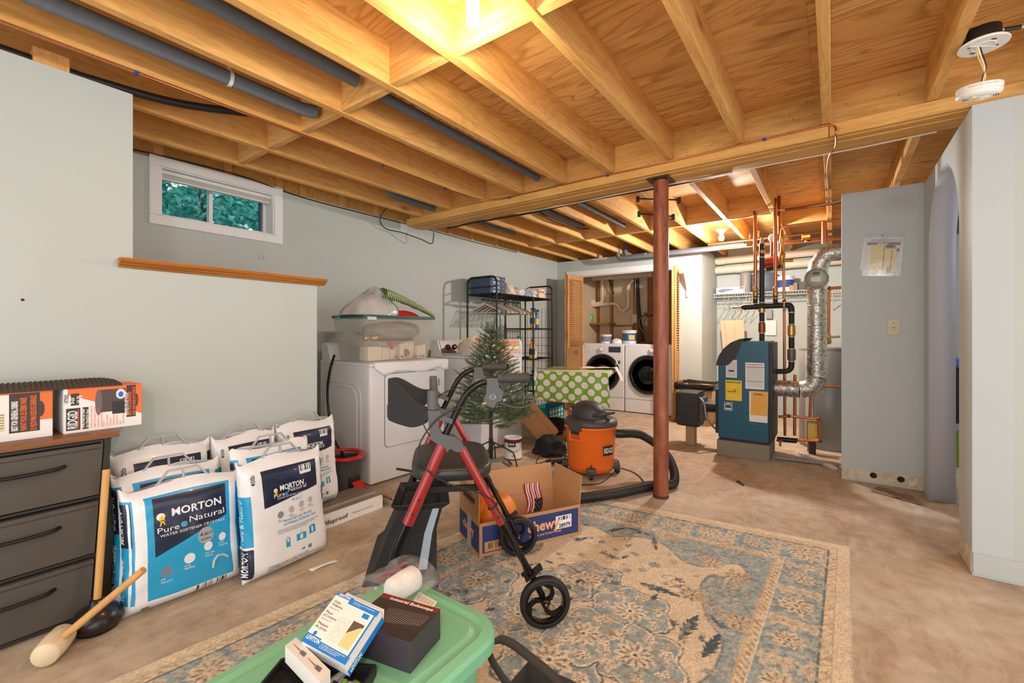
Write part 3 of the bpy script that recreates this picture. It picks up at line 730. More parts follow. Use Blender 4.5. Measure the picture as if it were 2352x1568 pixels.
bag_at('white salt bag with usage text standing beside floor paper strip', -2.20, 1.13, 0, 3, 6, 'white', W=.40, H=.545, T=.12, seed=4)
bag_at('blue salt bag half hidden behind the white usage-text bag', -2.35, 1.15, 0, -2, 6, 'blue', W=.375, H=.57, T=.085, seed=5)
bag_at('salt bag on the flooring carton with only its top showing', -2.545, 1.105, .091, 3, 6, 'white', W=.31, H=.52, T=.09, seed=6)
bag_at('white salt bag on the flooring carton beside the mop bucket', -2.59, 1.47, .091, 5, 4, 'white', W=.36, H=.525, T=.11, seed=7)

# flooring carton, torn paper, paper strip
fb = thing('flooring_carton', 'opened white flooring carton with brown planks lettered lifeproof', 'carton', (-2.53, 1.42, 0))
FX0, FX1, FY0, FY1 = -2.68, -2.412, .955, 1.875
q = MB().box(FX0, FX1, FY0, FY1, 0, .088)
q.build('sleeve', PAPER, fb, world=True, bevel=.002)
PLK = prn('plank_print', (122, 104, 88), [('s', .16, .12, 0, 0, 1, 1, (170, 160, 150), 0), ('s', .33, .35, .5, 0, 1, 1, (196, 192, 186), 0), ('s', .07, .5, .55, 0, 1, 1, (140, 126, 112), 0)])
pt = MB(); pt.poly([(FX0, FY0, .0889), (FX1 - .002, FY0, .0889), (FX1 - .002, FY1, .0889), (FX0, FY1, .0889)], [(0, 0), (1, 0), (1, 1), (0, 1)]); pt.build('plank_top', PLK, fb, world=True)
lf = MB(); P = plane_fn((FX1, 0, 0), (0, 1, 0), (0, 0, 1), .0025)
text(lf, 'lifeproof', P, 1.46, .026, .026, width=.155, bold=.012); text(lf, '100% lifeproof. 0% worries.', P, 1.645, .036, .009, width=.15)
lf.build('lettering', mat('navy_ink', (44, 48, 84), .6), fb, world=True)
MB().poly([P(1.435, .026), P(1.453, .026), P(1.453, .036), P(1.448, .05), P(1.435, .044)]).build('logo', mat('navy_ink', (44, 48, 84), .6), fb, world=True)
tp = MB(); rr = random.Random(9)
def crum(u, v): return V((-2.60 + .20 * u + .02 * mnoise.noise(V((u * 4, v * 4, 3))), 1.872 + .10 * v + .02 * mnoise.noise(V((u * 5, v * 3, 9))), .012 + .075 * (1 - v) * (.6 + .4 * u) + .03 * abs(mnoise.noise(V((u * 6, v * 6, 1))))))
tp.grid(crum, 14, 10, smooth=False); tp.build('torn_end', mat('torn_kraft', (150, 108, 72), .9, var=.2), fb, world=True, solid=.0015)
ps = MB(); ps.grid(lambda u, v: V((-2.075 + .035 * v + .02 * u, 1.17 + .13 * u, .0015 + .006 * sin(pi * u) * v)), 8, 3); tag(ps.build('paper_strip', PAPER, solid=.001), 'torn strip of off-white paper lying on the concrete', 'paper')

# mallet and plunger
PINE = wood('pale_dowel', (222, 176, 112), (204, 152, 88), (170, 120, 66), 'Z', rough=.45, knots=False, ring=14)
ml = thing('mallet', 'wooden mallet with pale round head leaning on plunger', 'mallet', (-2.22, .30, 0))
h0 = atZ(125, 1480, .0445); h1 = atX(330, 1308, -2.06)
hd = (h1 - h0).normalized()
MB().tube([h0, h1], [.014, .0125], 12).build('handle', PINE, ml, world=True)
ax = V((.55, .83, 0)).normalized(); ax = (ax - hd * ax.dot(hd)).normalized(); c0 = h0 - hd * .0
hdm = MB(); axh = V((-.25, -.55, -.05)).normalized()
axh = V((.85, -.52, .0)).normalized()
hc = h0 + V((.0, .0, .0))
hdm.lathe([(.0, -.062), (.036, -.061), (.040, -.055), (.043, 0), (.040, .055), (.036, .061), (.0, .062)], hc, 20, axh); hdm.build('head', mat('pale_rubberwood', (226, 206, 172), .6, var=.06), ml, world=True)
pl = thing('plunger', 'plunger with black rubber cup and long wooden handle', 'plunger', (-2.322, .452, 0))
pc_ = V((-2.322, .452, 0))
MB().lathe([(.056, .0), (.063, .004), (.061, .012), (.076, .022), (.080, .034), (.076, .052), (.062, .078), (.036, .094), (.024, .10), (.022, .118), (.0, .12)], pc_, 28).build('cup', mat('black_rubber', (28, 27, 26), .35, coat=.2), pl, world=True)
MB().tube([pc_ + V((-.0, 0, .10)), V((-2.385, .492, .60))], [.0125, .0125], 12).build('handle', PINE, pl, world=True)

# =================================================================== RUG
def make_rug():
    BL, NL, NR, BR = [np.array(p) for p in ((-1.63, 2.83), (-2.0, -.1), (.02, -.15), (.075, 2.994))]
    Wd, Ld = 1.95, 3.0; nu, nv = 400, 560
    s, t = np.meshgrid(np.linspace(0, 1, nu + 1), np.linspace(0, 1, nv + 1))
    XY = (NL[None, None] * ((1 - s) * (1 - t))[..., None] + NR * (s * (1 - t))[..., None] + BL * ((1 - s) * t)[..., None] + BR * (s * t)[..., None])
    X, Y = XY[..., 0], XY[..., 1]
    a, b = s * Wd, t * Ld; e = np.minimum.reduce([a, Wd - a, b, Ld - b])      # distance from the edge
    rng = np.random.default_rng(4)
    def fnoise(k, seed):
        r = np.random.default_rng(seed); g = r.random((int(Ld * k) + 3, int(Wd * k) + 3)); x, y = a * k, b * k
        i, j = x.astype(int), y.astype(int); fx, fy = x - i, y - j; fx = fx * fx * (3 - 2 * fx); fy = fy * fy * (3 - 2 * fy)
        return g[j, i] * (1 - fx) * (1 - fy) + g[j, i + 1] * fx * (1 - fy) + g[j + 1, i] * (1 - fx) * fy + g[j + 1, i + 1] * fx * fy
    n1, n2, n3 = fnoise(28, 1), fnoise(70, 2), fnoise(9, 3)
    wob = (n1 - .5) * .016 + (n2 - .5) * .008
    C = lambda c: np.array(lin(c)[:3])
    CREAM, TAN, BLU, DK, PALE, BRN = C((230, 212, 184)), C((204, 178, 144)), C((164, 178, 178)), C((80, 98, 108)), C((236, 224, 204)), C((176, 148, 116))
    col = np.empty(X.shape + (3,)); col[:] = CREAM
    def paint(m, c, k=1.): col[m] = col[m] * (1 - k) + c * k
    def at(u, v): p = atZ(u, v); return p.x, p.y
    def lobed(cx, cy, R, n, amp, ph=0., sx=1., rot=0.):
        dx, dy = X - cx, Y - cy; x = dx * cos(rot) + dy * sin(rot); y = (-dx * sin(rot) + dy * cos(rot)) * sx
        r = np.hypot(x, y); th = np.arctan2(y, x); return r / (R * (1 + amp * np.cos(n * th + ph))) + wob / R
    def rosette(cx, cy, R, n=9, c0=PALE, c1=DK, c2=TAN):
        d = lobed(cx, cy, R, n, .16); paint(d < 1, c0); d2 = lobed(cx, cy, R * .80, n, .3, .4); paint((d2 < 1) & (n2 > .42), c2, .7)
        th = np.arctan2(Y - cy, X - cx); r = np.hypot(X - cx, Y - cy)
        paint((r < R * .85) & (r > R * .30) & (np.cos(n * th) > .55), c1, .75); paint(r < R * .28, c0); paint(r < R * .12, c1)
    def leaf(x0, y0, x1, y1, wd, c, teeth=0):
        dx, dy = x1 - x0, y1 - y0; L = hypot(dx, dy); ux, uy = dx / L, dy / L
        p = ((X - x0) * ux + (Y - y0) * uy) / L; q = np.abs(-(X - x0) * uy + (Y - y0) * ux) + wob * .5
        ww = wd * np.sin(np.clip(p, 0, 1) * pi) ** .8
        if teeth: ww = ww * (.45 + .55 * np.abs(np.modf(p * teeth - q / wd * .5)[0]))
        paint((p > 0) & (p < 1) & (q < ww), c)
    # ---- field
    fld = e > .345
    # blue spandrels with scalloped leaves hugging the guard band
    def blob(cx, cy, R, n=7, amp=.12, c=BLU, out=True, sx=1., rot=0.):
        d = lobed(cx, cy, R, n, amp, .7, sx, rot)
        if out: paint((d < 1.10) & fld, DK, .85); paint((d < 1.05) & fld, PALE)
        paint((d < 1) & fld, c); paint((d < 1) & fld & (n2 > .62), DK, .25)
    dE = e + (n3 - .5) * .02
    sc = .10 + .07 * np.sin(a * 13 + 1.0) * np.sin(b * 9.5 + .6) + .16 * np.exp(-((X + .55) ** 2 + (Y - 2.45) ** 2) / .05) + .17 * np.exp(-((X + .42) ** 2 + (Y - 2.12) ** 2) / .02) + .10 * np.exp(-((X + 1.3) ** 2 + (Y - 2.5) ** 2) / .05)
    m = fld & (dE < .345 + np.maximum(sc, 0)); paint(m, BLU); paint(m & (n2 > .64), DK, .3)
    edge = fld & (np.abs(dE - .345 - np.maximum(sc, 0)) < .007); paint(edge, DK, .55)
    for u, v in ((1630, 1295), (1690, 1330), (1530, 1230), (1700, 1435), (1590, 1370)): rosette(*at(u, v), .055, 9, TAN, DK, CREAM)
    # medallion lobes
    lobes = [(1100, 1335, .175), (1350, 1335, .16), (1447, 1408, .165), (1459, 1510, .165), (1290, 1345, .15), (1190, 1415, .14), (1260, 1520, .19), (1340, 1460, .16), (1120, 1255, .12)]
    for u, v, R in lobes: blob(*at(u, v), R * .92, 6, .10)
    for u, v, R in lobes:
        cx, cy = at(u, v); rosette(cx, cy, R * .40, 11)
        for k in range(7):
            th = k * 2 * pi / 7 + R * 9; rosette(cx + R * .68 * cos(th), cy + R * .68 * sin(th), R * .13, 5, PALE, DK, TAN)
    # serrated leaves, sprigs and little flowers over the cream ground
    for u0, v0, u1, v1, w_ in ((1462, 1340, 1565, 1375, .030), (1558, 1478, 1605, 1415, .032), (1612, 1518, 1655, 1460, .028), (1385, 1225, 1440, 1215, .02), (1440, 1215, 1500, 1235, .022), (1500, 1235, 1508, 1268, .016)):
        p0, p1 = at(u0, v0), at(u1, v1); leaf(*p0, *p1, w_, DK, 6)
    for u, v, r in ((1328, 1243, .024), (1382, 1248, .018), (1458, 1275, .02), (1505, 1302, .03), (1335, 1277, .018), (1400, 1280, .022), (1440, 1312, .022), (1475, 1312, .022), (1415, 1265, .012), (1360, 1238, .014), (1630, 1550, .02), (1285, 1275, .02), (1180, 1300, .02), (1575, 1480, .012), (1235, 1300, .018), (1530, 1345, .016)): rosette(*at(u, v), r, 7, BLU, DK, TAN)
    for u, v, r in ((1555, 1345, .045), (1660, 1350, .05), (1420, 1240, .05)):
        cx, cy = at(u, v); d = np.hypot(X - cx, Y - cy); paint(np.abs(d - r * (.6 + .3 * np.sin(np.arctan2(Y - cy, X - cx)))) < .004, BRN, .8)
    for seed in range(90):
        r = np.random.default_rng(seed + 900); cx, cy, th = r.uniform(-1.55, -.35), r.uniform(.3, 2.45), r.uniform(0, 6.28); L = r.uniform(.05, .10)
        if seed % 3 == 0: leaf(cx, cy, cx + L * cos(th), cy + L * sin(th), .012, DK, 4)
        elif seed % 3 == 1:
            for s_ in (-.5, .5): leaf(cx, cy, cx + L * .5 * cos(th + s_), cy + L * .5 * sin(th + s_), .008, BRN if seed % 2 else DK)
        else:
            d = np.hypot(X - cx, Y - cy); paint(np.abs(d - L * .45) + 2 * (np.sin(np.arctan2(Y - cy, X - cx) + th) > .2) < .004, BRN, .8)
    for seed in range(70):
        r = np.random.default_rng(seed + 50); cx, cy = r.uniform(-1.6, -.3), r.uniform(.2, 2.5)
        d = lobed(cx, cy, r.uniform(.010, .020), 5, .3); paint((d < 1) & fld, [DK, TAN, BRN][seed % 3], .8)
    # ---- guard bands and main border
    g = (e > .30) & (e <= .345); paint(g, CREAM); paint(g & (np.abs(e - .322) < .016) & (n2 + .35 * np.sin((a + b) * 190) > .62), BRN, .8)
    paint(np.abs(e - .345) < .004, TAN); paint(np.abs(e - .30) < .004, PALE)
    bd = (e > .105) & (e <= .30); paint(bd, BLU); paint(bd & (n2 > .62), DK, .35)
    def border(cx, cy, R): rosette(cx, cy, R, 10, CREAM, DK, TAN)
    def along(fx, fy, length):
        k = int(length / .235)
        for i in range(k):
            p = (i + .5) * length / k
            yield p, i
    for side in range(4):
        L = Ld if side % 2 == 0 else Wd
        for p, i in along(0, 0, L - .2):
            p += .1; aa, bb = [(Wd - .2, p), (p, Ld - .2), (.2, p), (p, .2)][side]
            ii, jj = int(aa / Wd * nu), int(bb / Ld * nv); border(X[jj, ii], Y[jj, ii], .062 if i % 2 == 0 else .05)
            off = .117
            for k in range(3):
                qa, qb = [(Wd - .135 - k * .065, p + off), (p + off, Ld - .135 - k * .065), (.135 + k * .065, p + off), (p + off, .135 + k * .065)][side]
                i2, j2 = min(nu, max(0, int(qa / Wd * nu))), min(nv, max(0, int(qb / Ld * nv)))
                d = lobed(X[j2, i2], Y[j2, i2], .032, 5, .35, k); paint((d < 1) & bd, CREAM, .85); paint((d < .5) & bd, BRN, .6)
    paint(np.abs(e - .105) < .005, DK, .8)
    o_ = (e > .062) & (e <= .10); paint(o_, CREAM); paint(o_ & (n2 + .3 * np.sin((a - b) * 170) > .6), TAN, .9); paint(np.abs(e - .062) < .003, TAN)
    paint(e < .008, C((198, 182, 156)))
    n6, n7 = fnoise(130, 8), fnoise(45, 9)
    lum = col.mean(-1); bl = lum < CREAM.mean() * .72
    k = np.where(bl, np.clip((n7 - .45) * 1.6, 0, .55), np.clip((n7 - .62) * 1.2, 0, .3)) * (n6 > .35)
    col[:] = col * (1 - k[..., None]) + np.where(bl[..., None], CREAM * .92, TAN) * k[..., None]
    col *= (.86 + .28 * n6)[..., None]; col *= (.94 + .12 * n3)[..., None]
    Z = .009 + (n2 - .5) * .002; Z[e < .004] = .001
    me = bpy.data.meshes.new('rug'); vs = np.stack([X, Y, Z], -1).reshape(-1, 3)
    c0 = np.array([-.9, 1.4, 0]); vs = vs - c0
    idx = np.arange((nu + 1) * (nv + 1)).reshape(nv + 1, nu + 1)
    fs = np.stack([idx[:-1, :-1], idx[:-1, 1:], idx[1:, 1:], idx[1:, :-1]], -1).reshape(-1, 4)
    me.from_pydata(vs.tolist(), [], fs.tolist()); me.polygons.foreach_set('use_smooth', [True] * len(fs))
    ca = me.color_attributes.new('pile', 'FLOAT_COLOR', 'POINT'); buf = np.ones((len(vs), 4), dtype=np.float32); buf[:, :3] = col.reshape(-1, 3); ca.data.foreach_set('color', buf.ravel())
    t_ = NT('rug_pile'); t_.set(rough=.95, spec=.1); at_ = t_.new('ShaderNodeAttribute', attribute_name='pile')
    p = t_.tc('Object'); nn = t_.noise(t_.mapping(p, (1, .45, 1), rot=(0, 0, .9)), 260, 3, .6)
    t_.base(t_.mix(t_.ramp(nn, [(.3, .45), (.6, 0.0)]), at_.outputs['Color'], lin((96, 80, 62)))); t_.bump(nn, .5, .004)
    me.materials.append(t_.m)
    o = bpy.data.objects.new('rug', me); COL.objects.link(o); o.location = tuple(c0)
    tag(o, 'faded cream and blue-grey floral rug with wide border', 'rug')
make_rug()
RZ = .0102

# =================================================================== ROLLATOR WALKER
WO = V((-1.1085, 1.668, RZ)); WX = V((.70, .715, 0)).normalized(); WY = V((-WX.y, WX.x, 0)); wrz = atan2(WX.y, WX.x)
wk = thing('rollator_walker', 'red-framed rolling walker with black seat and hand brakes on the rug', 'walker', tuple(WO), wrz)
def wl_(u, v, y): p = atP(u, v, WO + WY * y, WY) - WO; return V((p.dot(WX), y, p.z))
RED = mat('red_enamel', (158, 38, 36), .30, .15, var=.05, coat=.5); GREYP = mat('walker_grey_plastic', (84, 84, 84), .5, bump=.04); RUB = mat('tyre_rubber', (26, 26, 26), .55); BLKT = mat('gloss_black_tube', (24, 23, 23), .22, .4)
STEEL = mat('steel', (176, 174, 170), .3, .95); PADB = mat('black_vinyl', (46, 45, 44), .42, bump=.1, bscale=300); NEOP = mat('black_neoprene', (44, 43, 43), .8, bump=.3, bscale=500)
def wheel(x, y, z, r, side, name='wheel'):
    c = V((x, y, z)); m = MB(); n = 40
    # tyre
    prof = [(r * .80, -.013), (r * .93, -.016), (r * .985, -.010), (r, 0), (r * .985, .010), (r * .93, .016), (r * .80, .013)]
    ty = MB(); ty.lathe(prof + [prof[0]], c, n, (0, 1, 0)); ty.fixn = True
    w_ = ty.build(name, RUB, wk)
    rim = MB(); rim.lathe([(r * .70, -.010), (r * .81, -.012), (r * .81, .012), (r * .70, .010), (r * .70, -.010)], c, n, (0, 1, 0))
    rim.lathe([(0, -.016), (r * .15, -.016), (r * .17, -.012), (r * .17, .012), (r * .15, .016), (0, .016)], c, 16, (0, 1, 0))
    for k in range(3):
        a0 = k * 2 * pi / 3 + .5; pts = []
        for i in range(7):
            f_ = i / 6; a = a0 + .95 * f_ ** 1.5; rr_ = r * (.10 + .64 * f_); pts.append(c + V((cos(a) * rr_, 0, sin(a) * rr_)))
        for p0, p1 in zip(pts[:-1], pts[1:]): rim.bar(p0, p1, .016, .013, (0, 1, 0))
        a = a0 + .95; q = [c + V((cos(a + s_ * .34) * r * .73, 0, sin(a + s_ * .34) * r * .73)) for s_ in (-1, 0, 1)]
        rim.prism([pts[4] + V((0, -.007, 0)), q[0] + V((0, -.007, 0)), q[2] + V((0, -.007, 0))], (0, .014, 0))
    rim.build('rim', BLKT, w_)
    MB().cyl(c + V((0, -.022, 0)), c + V((0, .022, 0)), .005, n=10).build('axle', STEEL, w_)
    return w_
for sy in (-1, 1):
    Y = .285 * sy
    wheel(0, Y, .1, .1, sy)
    rt, rb = V((-.324, Y, .712)), V((-.166, Y, .411)); lb = V((-.006, Y * .93, .115)); jo = V((-.150, Y, .385))
    MB().tube([rt, rb], [.0165, .0165], 14).build('rear_leg', RED, wk)
    lo = MB(); lo.tube([rb + (rt - rb) * .02, jo], [.0175, .0175], 14); lo.tube([jo, V((-.045, Y * .94, .19)), lb], [.013] * 3, 12); lo.build('lower_leg', BLKT, wk)
    br = MB(); br.bar((-.075, Y * .94, .185), (-.01, Y * .94, .232), .04, .008, (0, 0, 1)); br.bar((-.085, Y * .94 - .02 * sy, .19), (-.052, Y * .94 - .02 * sy, .215), .012, .012); br.cyl((-.045, Y * .94 - .02, .205), (-.045, Y * .94 + .02, .205), .006, n=8)
    br.build('brake', BLACKM, wk, bevel=.001)
    ft, fb_ = V((-.385, Y, .742)), V((-.519, Y, .441))
    MB().tube([ft, fb_], [.021, .021], 16).build('front_leg', RED, wk)
    MB().tube(bent([fb_ + (ft - fb_) * .04, V((-.56, Y, .35)), V((-.585, Y, .20)), V((-.585, Y, .155))], .06), [.0225, .0195] + [.0185] * 20 if False else .019, 14).build('lower_leg', BLKT, wk)
    fk = MB(); fk.bar((-.585, Y - .022, .155), (-.62, Y - .022, .085), .006, .024, (0, 1, 0)); fk.bar((-.585, Y + .022, .155), (-.62, Y + .022, .085), .006, .024, (0, 1, 0)); fk.bar((-.585, Y - .025, .155), (-.585, Y + .025, .155), .03, .01); fk.build('caster_fork', BLACKM, wk)
    wheel(-.62, Y, .085, .085, sy, 'caster')
    hp = bent([V((-.396, Y, .735)), V((-.286, Y, .958)), V((-.05, Y, .972))], .085, 8)
    MB().tube(hp, .0125, 14).build('handle_tube', BLKT, wk)
    gp = MB(); gp.lathe([(.016, 0), (.0185, .003), (.0185, .024), (.0175, .026), (.0175, .030), (.0195, .05), (.0190, .085), (.0195, .120), (.018, .125), (0, .126)], (-.188, Y, .969), 18, (1, 0, .012)); gp.build('grip', mat('grip_rubber', (58, 55, 53), .6, bump=.1), wk)
    # adjuster holes
    hl = MB(); dirv = (V((-.286, Y, .958)) - V((-.396, Y, .735)))
    for k in range(5): c = V((-.396, Y, .735)) + dirv * (.08 + k * .11); hl.lathe([(.0035, 0), (.003, .0006)], c + V((0, -.0123, 0)), 8, (0, -1, 0))
    for c in (rb + (rt - rb) * .12, rb + (rt - rb) * .24, fb_ + (ft - fb_) * .14, fb_ + (ft - fb_) * .30): hl.lathe([(.005, 0), (.0045, .0008)], c + V((0, -.0166 if c.x > -.33 else -.0211, 0)), 8, (0, -1, 0))
    o = hl.build('adjuster_holes', INK, wk); o['kind'] = 'stuff'
    # frame joint bracket
    px = [(600, 590), (715, 590), (760, 640), (885, 690), (870, 742), (728, 694), (722, 780), (760, 850), (900, 885), (985, 950), (1005, 1000), (975, 1055), (920, 1050), (850, 1015), (815, 1055), (790, 1000), (700, 955), (640, 920), (615, 800)]
    pts = []
    for x_, y_ in px: q = wl_(860 + x_ / 4.9, 820 + y_ / 4.9, -.285); pts.append(V((q.x, Y - .021, q.z)))
    MB().prism(pts, (0, .042, 0)).build('frame_joint', GREYP, wk, bevel=.006)
    MB().tube([V((-.428, Y, .86)), V((-.430, Y, .915)), V((-.430, Y, .928))], [.021, .020, .018], 14).build('backrest_post', GREYP, wk)
    # brake lever housing and loop
    bx = [(500, 235), (830, 235), (840, 490), (990, 660), (930, 880), (780, 960), (720, 1100), (600, 1100), (400, 1000), (400, 900), (470, 700)]
    pts = []
    for x_, y_ in bx: q = wl_(1080 + x_ / 13.07, 850 + y_ / 13.07, -.285); pts.append(V((q.x, Y - .014, q.z)))
    bh = MB().prism(pts, (0, .028, 0)).build('brake_housing', GREYP, wk, bevel=.004)
    q = wl_(1130.5, 910, -.285); bc = V((q.x, Y - .0146, q.z))
    el = lambda k, o_: [bc + V((k * .0115 * cos(2 * pi * j / 20), -o_, k * .0085 * sin(2 * pi * j / 20))) for j in range(20)]
    MB().add(el(1.05, .0004), [tuple(range(20))]).build('badge', STEEL, bh); MB().add(el(.85, .0008), [tuple(range(20))]).build('badge_face', INK, bh)
    text(MB(), 'VOCIC', lambda x, y: bc + V((x, -.0012, y)), -.007, -.0025, .005, width=.014).build('lettering', WHITEI, bh)
    lx = [(780, 1080), (850, 980), (960, 1010), (1250, 1090), (1500, 1120), (1700, 1070), (1880, 950), (1900, 830), (1800, 760), (1640, 790), (1250, 730), (980, 680)]
    pts = [wl_(1080 + x_ / 13.07, 850 + y_ / 13.07, -.285) for x_, y_ in lx]; pts = [V((p.x, Y, p.z)) for p in pts]
    MB().tube(smooth_path(pts, 4), .0042, 8).build('brake_lever', DGREY, wk)
    # cable
    cx_ = [(1105, 925), (1060, 932), (1010, 955), (975, 995), (962, 1035), (985, 1078), (1030, 1105), (1080, 1120), (1108, 1130)]
    pts = [wl_(u, v, -.285) for u, v in cx_]; pts = [V((p.x, Y - .026, p.z)) for p in pts] + [V((-.20, Y - .018, .50)), V((-.13, Y - .03, .36)), V((-.075, Y - .02, .21))]
    MB().tube(smooth_path(pts, 5), .0028, 7).build('brake_cable', BLACKP, wk)
    MB().cyl(pts[0] + V((.0, 0, 0)), pts[0] + V((.016, .01, .002)), .0048, n=10).build('cable_ferrule', mat('brass_ferrule', (206, 180, 148), .35, .6), wk)
    MB().lathe([(.0185, -.004), (.0205, -.003), (.0205, .003), (.0185, .004)], V((-.205, Y, .485)), 14, (rt - rb)).build('cable_clip', BLACKP, wk)
    MB().bar((-.455, Y * .86, .549), (-.215, Y * .86, .545), .014, .022).build('seat_rail', BLACKM, wk)
st = MB()
def seat(u, v):
    th = 2 * pi * u; k = 4.0; cx = abs(cos(th)) ** (2 / k) * (1 if cos(th) > 0 else -1); cy = abs(sin(th)) ** (2 / k) * (1 if sin(th) > 0 else -1)
    prof = [(0, .622), (.55, .624), (.85, .621), (.97, .612), (1, .595), (.985, .575), (.93, .565), (.5, .563), (0, .563)]
    i = min(7, int(v * 8)); f_ = v * 8 - i; r = prof[i][0] * (1 - f_) + prof[i + 1][0] * f_; z = prof[i][1] * (1 - f_) + prof[i + 1][1] * f_
    return V((-.352 + .165 * cx * r, .235 * cy * r, z))
st.grid(seat, 40, 24, wrap=True); st.build('seat', PADB, wk)
MB().tube([(-.515, .29, .455), (-.61, .29, .475)], .006, 8).build('fold_lever', BLACKM, wk)
MB().bar((-.255, -.262, .548), (-.255, .262, .548), .02, .02).build('crossbar', BLACKM, wk)
# backrest band: V-shaped strap between the two posts
n0t, n0b = wl_(983, 942, -.27), wl_(983, 970, -.27); f_t, f_b = wl_(882, 896, .02), wl_(904, 985, .02)
mt_, mb_ = wl_(930, 895, -.12), wl_(950, 990, -.12)
def lerp(a, b, t): return a * (1 - t) + b * t
def qb(a, b, c, t): return a * (1 - t) ** 2 + b * 2 * t * (1 - t) + c * t * t
bd = MB()
def band(u, v):
    s_ = abs(u * 2 - 1); sg = -1 if u < .5 else 1
    top = .955 - .05 * max(0, s_ - .35) / .65 * 1.2 if s_ > .35 else .955
    e_ = max(0, (s_ - .18) / .82); e_ = e_ * e_ * (3 - 2 * e_); top = .948 - .082 * e_; e2 = max(0, (s_ - .6) / .4); bot = .772 + .035 * e2 * e2
    x = -.615 + .165 * s_ ** 1.3; y = sg * .265 * s_
    return V((x, y, bot + (top - bot) * v))
bd.grid(band, 36, 8); bd.build('backrest', NEOP, wk, solid=.009, bevel=.003)
for sy in (-1, 1): MB().cbox((-.447, .268 * sy, .835), (.022, .012, .04)).build('backrest_hinge', BLACKM, wk, bevel=.002)
# under-seat bag
bgm = mat('black_mesh_fabric', (30, 30, 32), .7, bump=.6, bscale=700)
def ring(z, x0, x1, y0, y1): return [V((x0, y0, z)), V((x1, y0, z)), V((x1, y1, z)), V((x0, y1, z))]
ub = MB()
def ring(z0, z1, x0, x1, y0, y1): return [V((x0, y0, z0)), V((x1, y0, z0)), V((x1, y1, z1)), V((x0, y1, z1))]
lv = [ring(.485, .43, -.585, -.365, -.225, .215), ring(.46, .41, -.56, -.395, -.205, .20), ring(.36, .34, -.60, -.42, -.195, .19), ring(.225, .215, -.655, -.44, -.20, .20), ring(.19, .18, -.69, -.415, -.225, .225)]
for A, B in zip(lv[:-1], lv[1:]):
    for i in range(4): ub.add([A[i], A[(i + 1) % 4], B[(i + 1) % 4], B[i]], [(0, 1, 2, 3)])
ub.poly(lv[-1]); ub.poly([p + V((0, 0, -.012)) for p in lv[1]]); ub.weld = True
ub.build('under_seat_bag', bgm, wk, solid=.004)
MB().add([V((-.43, -.2075, .46)), V((-.405, -.2075, .46)), V((-.432, -.1975, .36)), V((-.462, -.1975, .36)), V((-.452, -.2025, .225)), V((-.485, -.2025, .225))], [(0, 1, 2, 3), (3, 2, 4, 5)]).build('reflective_strip', mat('reflective_silver', (186, 200, 216), .3, .3), wk)

# =================================================================== DELIVERY BOX, PUMPKIN, FLAG
bA = V((-1.46, 1.73, RZ)); bl = V((.476, .88, 0)).normalized(); bs = V((-bl.y, bl.x, 0)); LL, SS, HH = .62, .30, .17
cb = thing('delivery_box', 'open cardboard delivery box with navy print holding a pumpkin', 'box', tuple(bA + bl * LL / 2 + bs * SS / 2), atan2(bl.y, bl.x))
# local x along long side, y depth (away), z up
NVY = (42, 58, 112)
BOXF = prn('delivery_front', (190, 140, 92), [('r', .03, .09, .975, .90, NVY), ('r', .05, .12, .23, .42, (196, 146, 98)), ('b', .006, .085, .20, .20, .37, (52, 44, 46)), ('r', .735, .33, .90, .75, (240, 240, 238)), ('b', .006, .75, .60, .89, .72, (40, 40, 40))], rough=.75)
BOXS = prn('delivery_side', (190, 140, 92), [('r', .0, .10, 1, .90, NVY), ('r', .42, .0, .62, 1, (176, 170, 160))], rough=.75)
x0, x1, y0, y1 = -LL / 2, LL / 2, -SS / 2, SS / 2
def wallq(name, p0, p1, z0, z1, m, lean=(0, 0, 0), th=.004):
    p0, p1, l_ = V(p0), V(p1), V(lean); a, b, c, d = p0 + V((0, 0, z0)), p1 + V((0, 0, z0)), p1 + V((0, 0, z1)) + l_, p0 + V((0, 0, z1)) + l_
    n = (b - a).cross(d - a).normalized() * th
    q = MB(); q.add([a, b, c, d], [(0, 1, 2, 3)], uvs=[[(0, 0), (1, 0), (1, 1), (0, 1)]]); q.fixn = False
    q.add([a - n, b - n, c - n, d - n], [(3, 2, 1, 0)]); q.mi[-1] = 1
    vs = [a, b, c, d, a - n, b - n, c - n, d - n]; q.add(vs, [(0, 4, 5, 1), (1, 5, 6, 2), (2, 6, 7, 3), (3, 7, 4, 0)]); q.mi[-4:] = [1] * 4
    return q.build(name, [m, CARD2], cb)
wallq('front_wall', (x0, y0, 0), (x1, y0, 0), 0, HH, BOXF)
wallq('end_wall', (x0, y1, 0), (x0, y0, 0), 0, HH, BOXS); wallq('end_wall', (x1, y0, 0), (x1, y1, 0), 0, HH, BOXS); wallq('back_wall', (x1, y1, 0), (x0, y1, 0), 0, HH, CARD)
wallq('flap', (x0 - .001, y1 - .004, HH), (x0 - .001, y0 + .004, HH), 0.001, .155, CARD, (.004, 0, 0)); wallq('flap', (x1, y0 + .004, HH), (x1, y1 - .004, HH), .001, .158, CARD, (.012, 0, 0)); wallq('flap', (x1 - .004, y1, HH), (x0 + .004, y1, HH), .001, .155, CARD, (0, .025, 0))
MB().box(x0 + .004, x1 - .004, y0 + .004, y1 - .004, 0, .004).build('bottom', CARD2, cb)
PEACH = mat('peach_ink', (232, 170, 124), .7)
P = lambda x, y: V((x0 + x, y0 - .0012, y)); a = MB()
text(a, 'chewy', P, .28, .07, .055, width=.20, bold=.03); text(a, 'where pet lovers shop', P, .29, .042, .014, width=.20, bold=.01); a.build('lettering', PEACH, cb)
a = MB(); text(a, '28979', P, .475, .062, .022, width=.075, bold=.02); a.build('lettering', INK, cb)
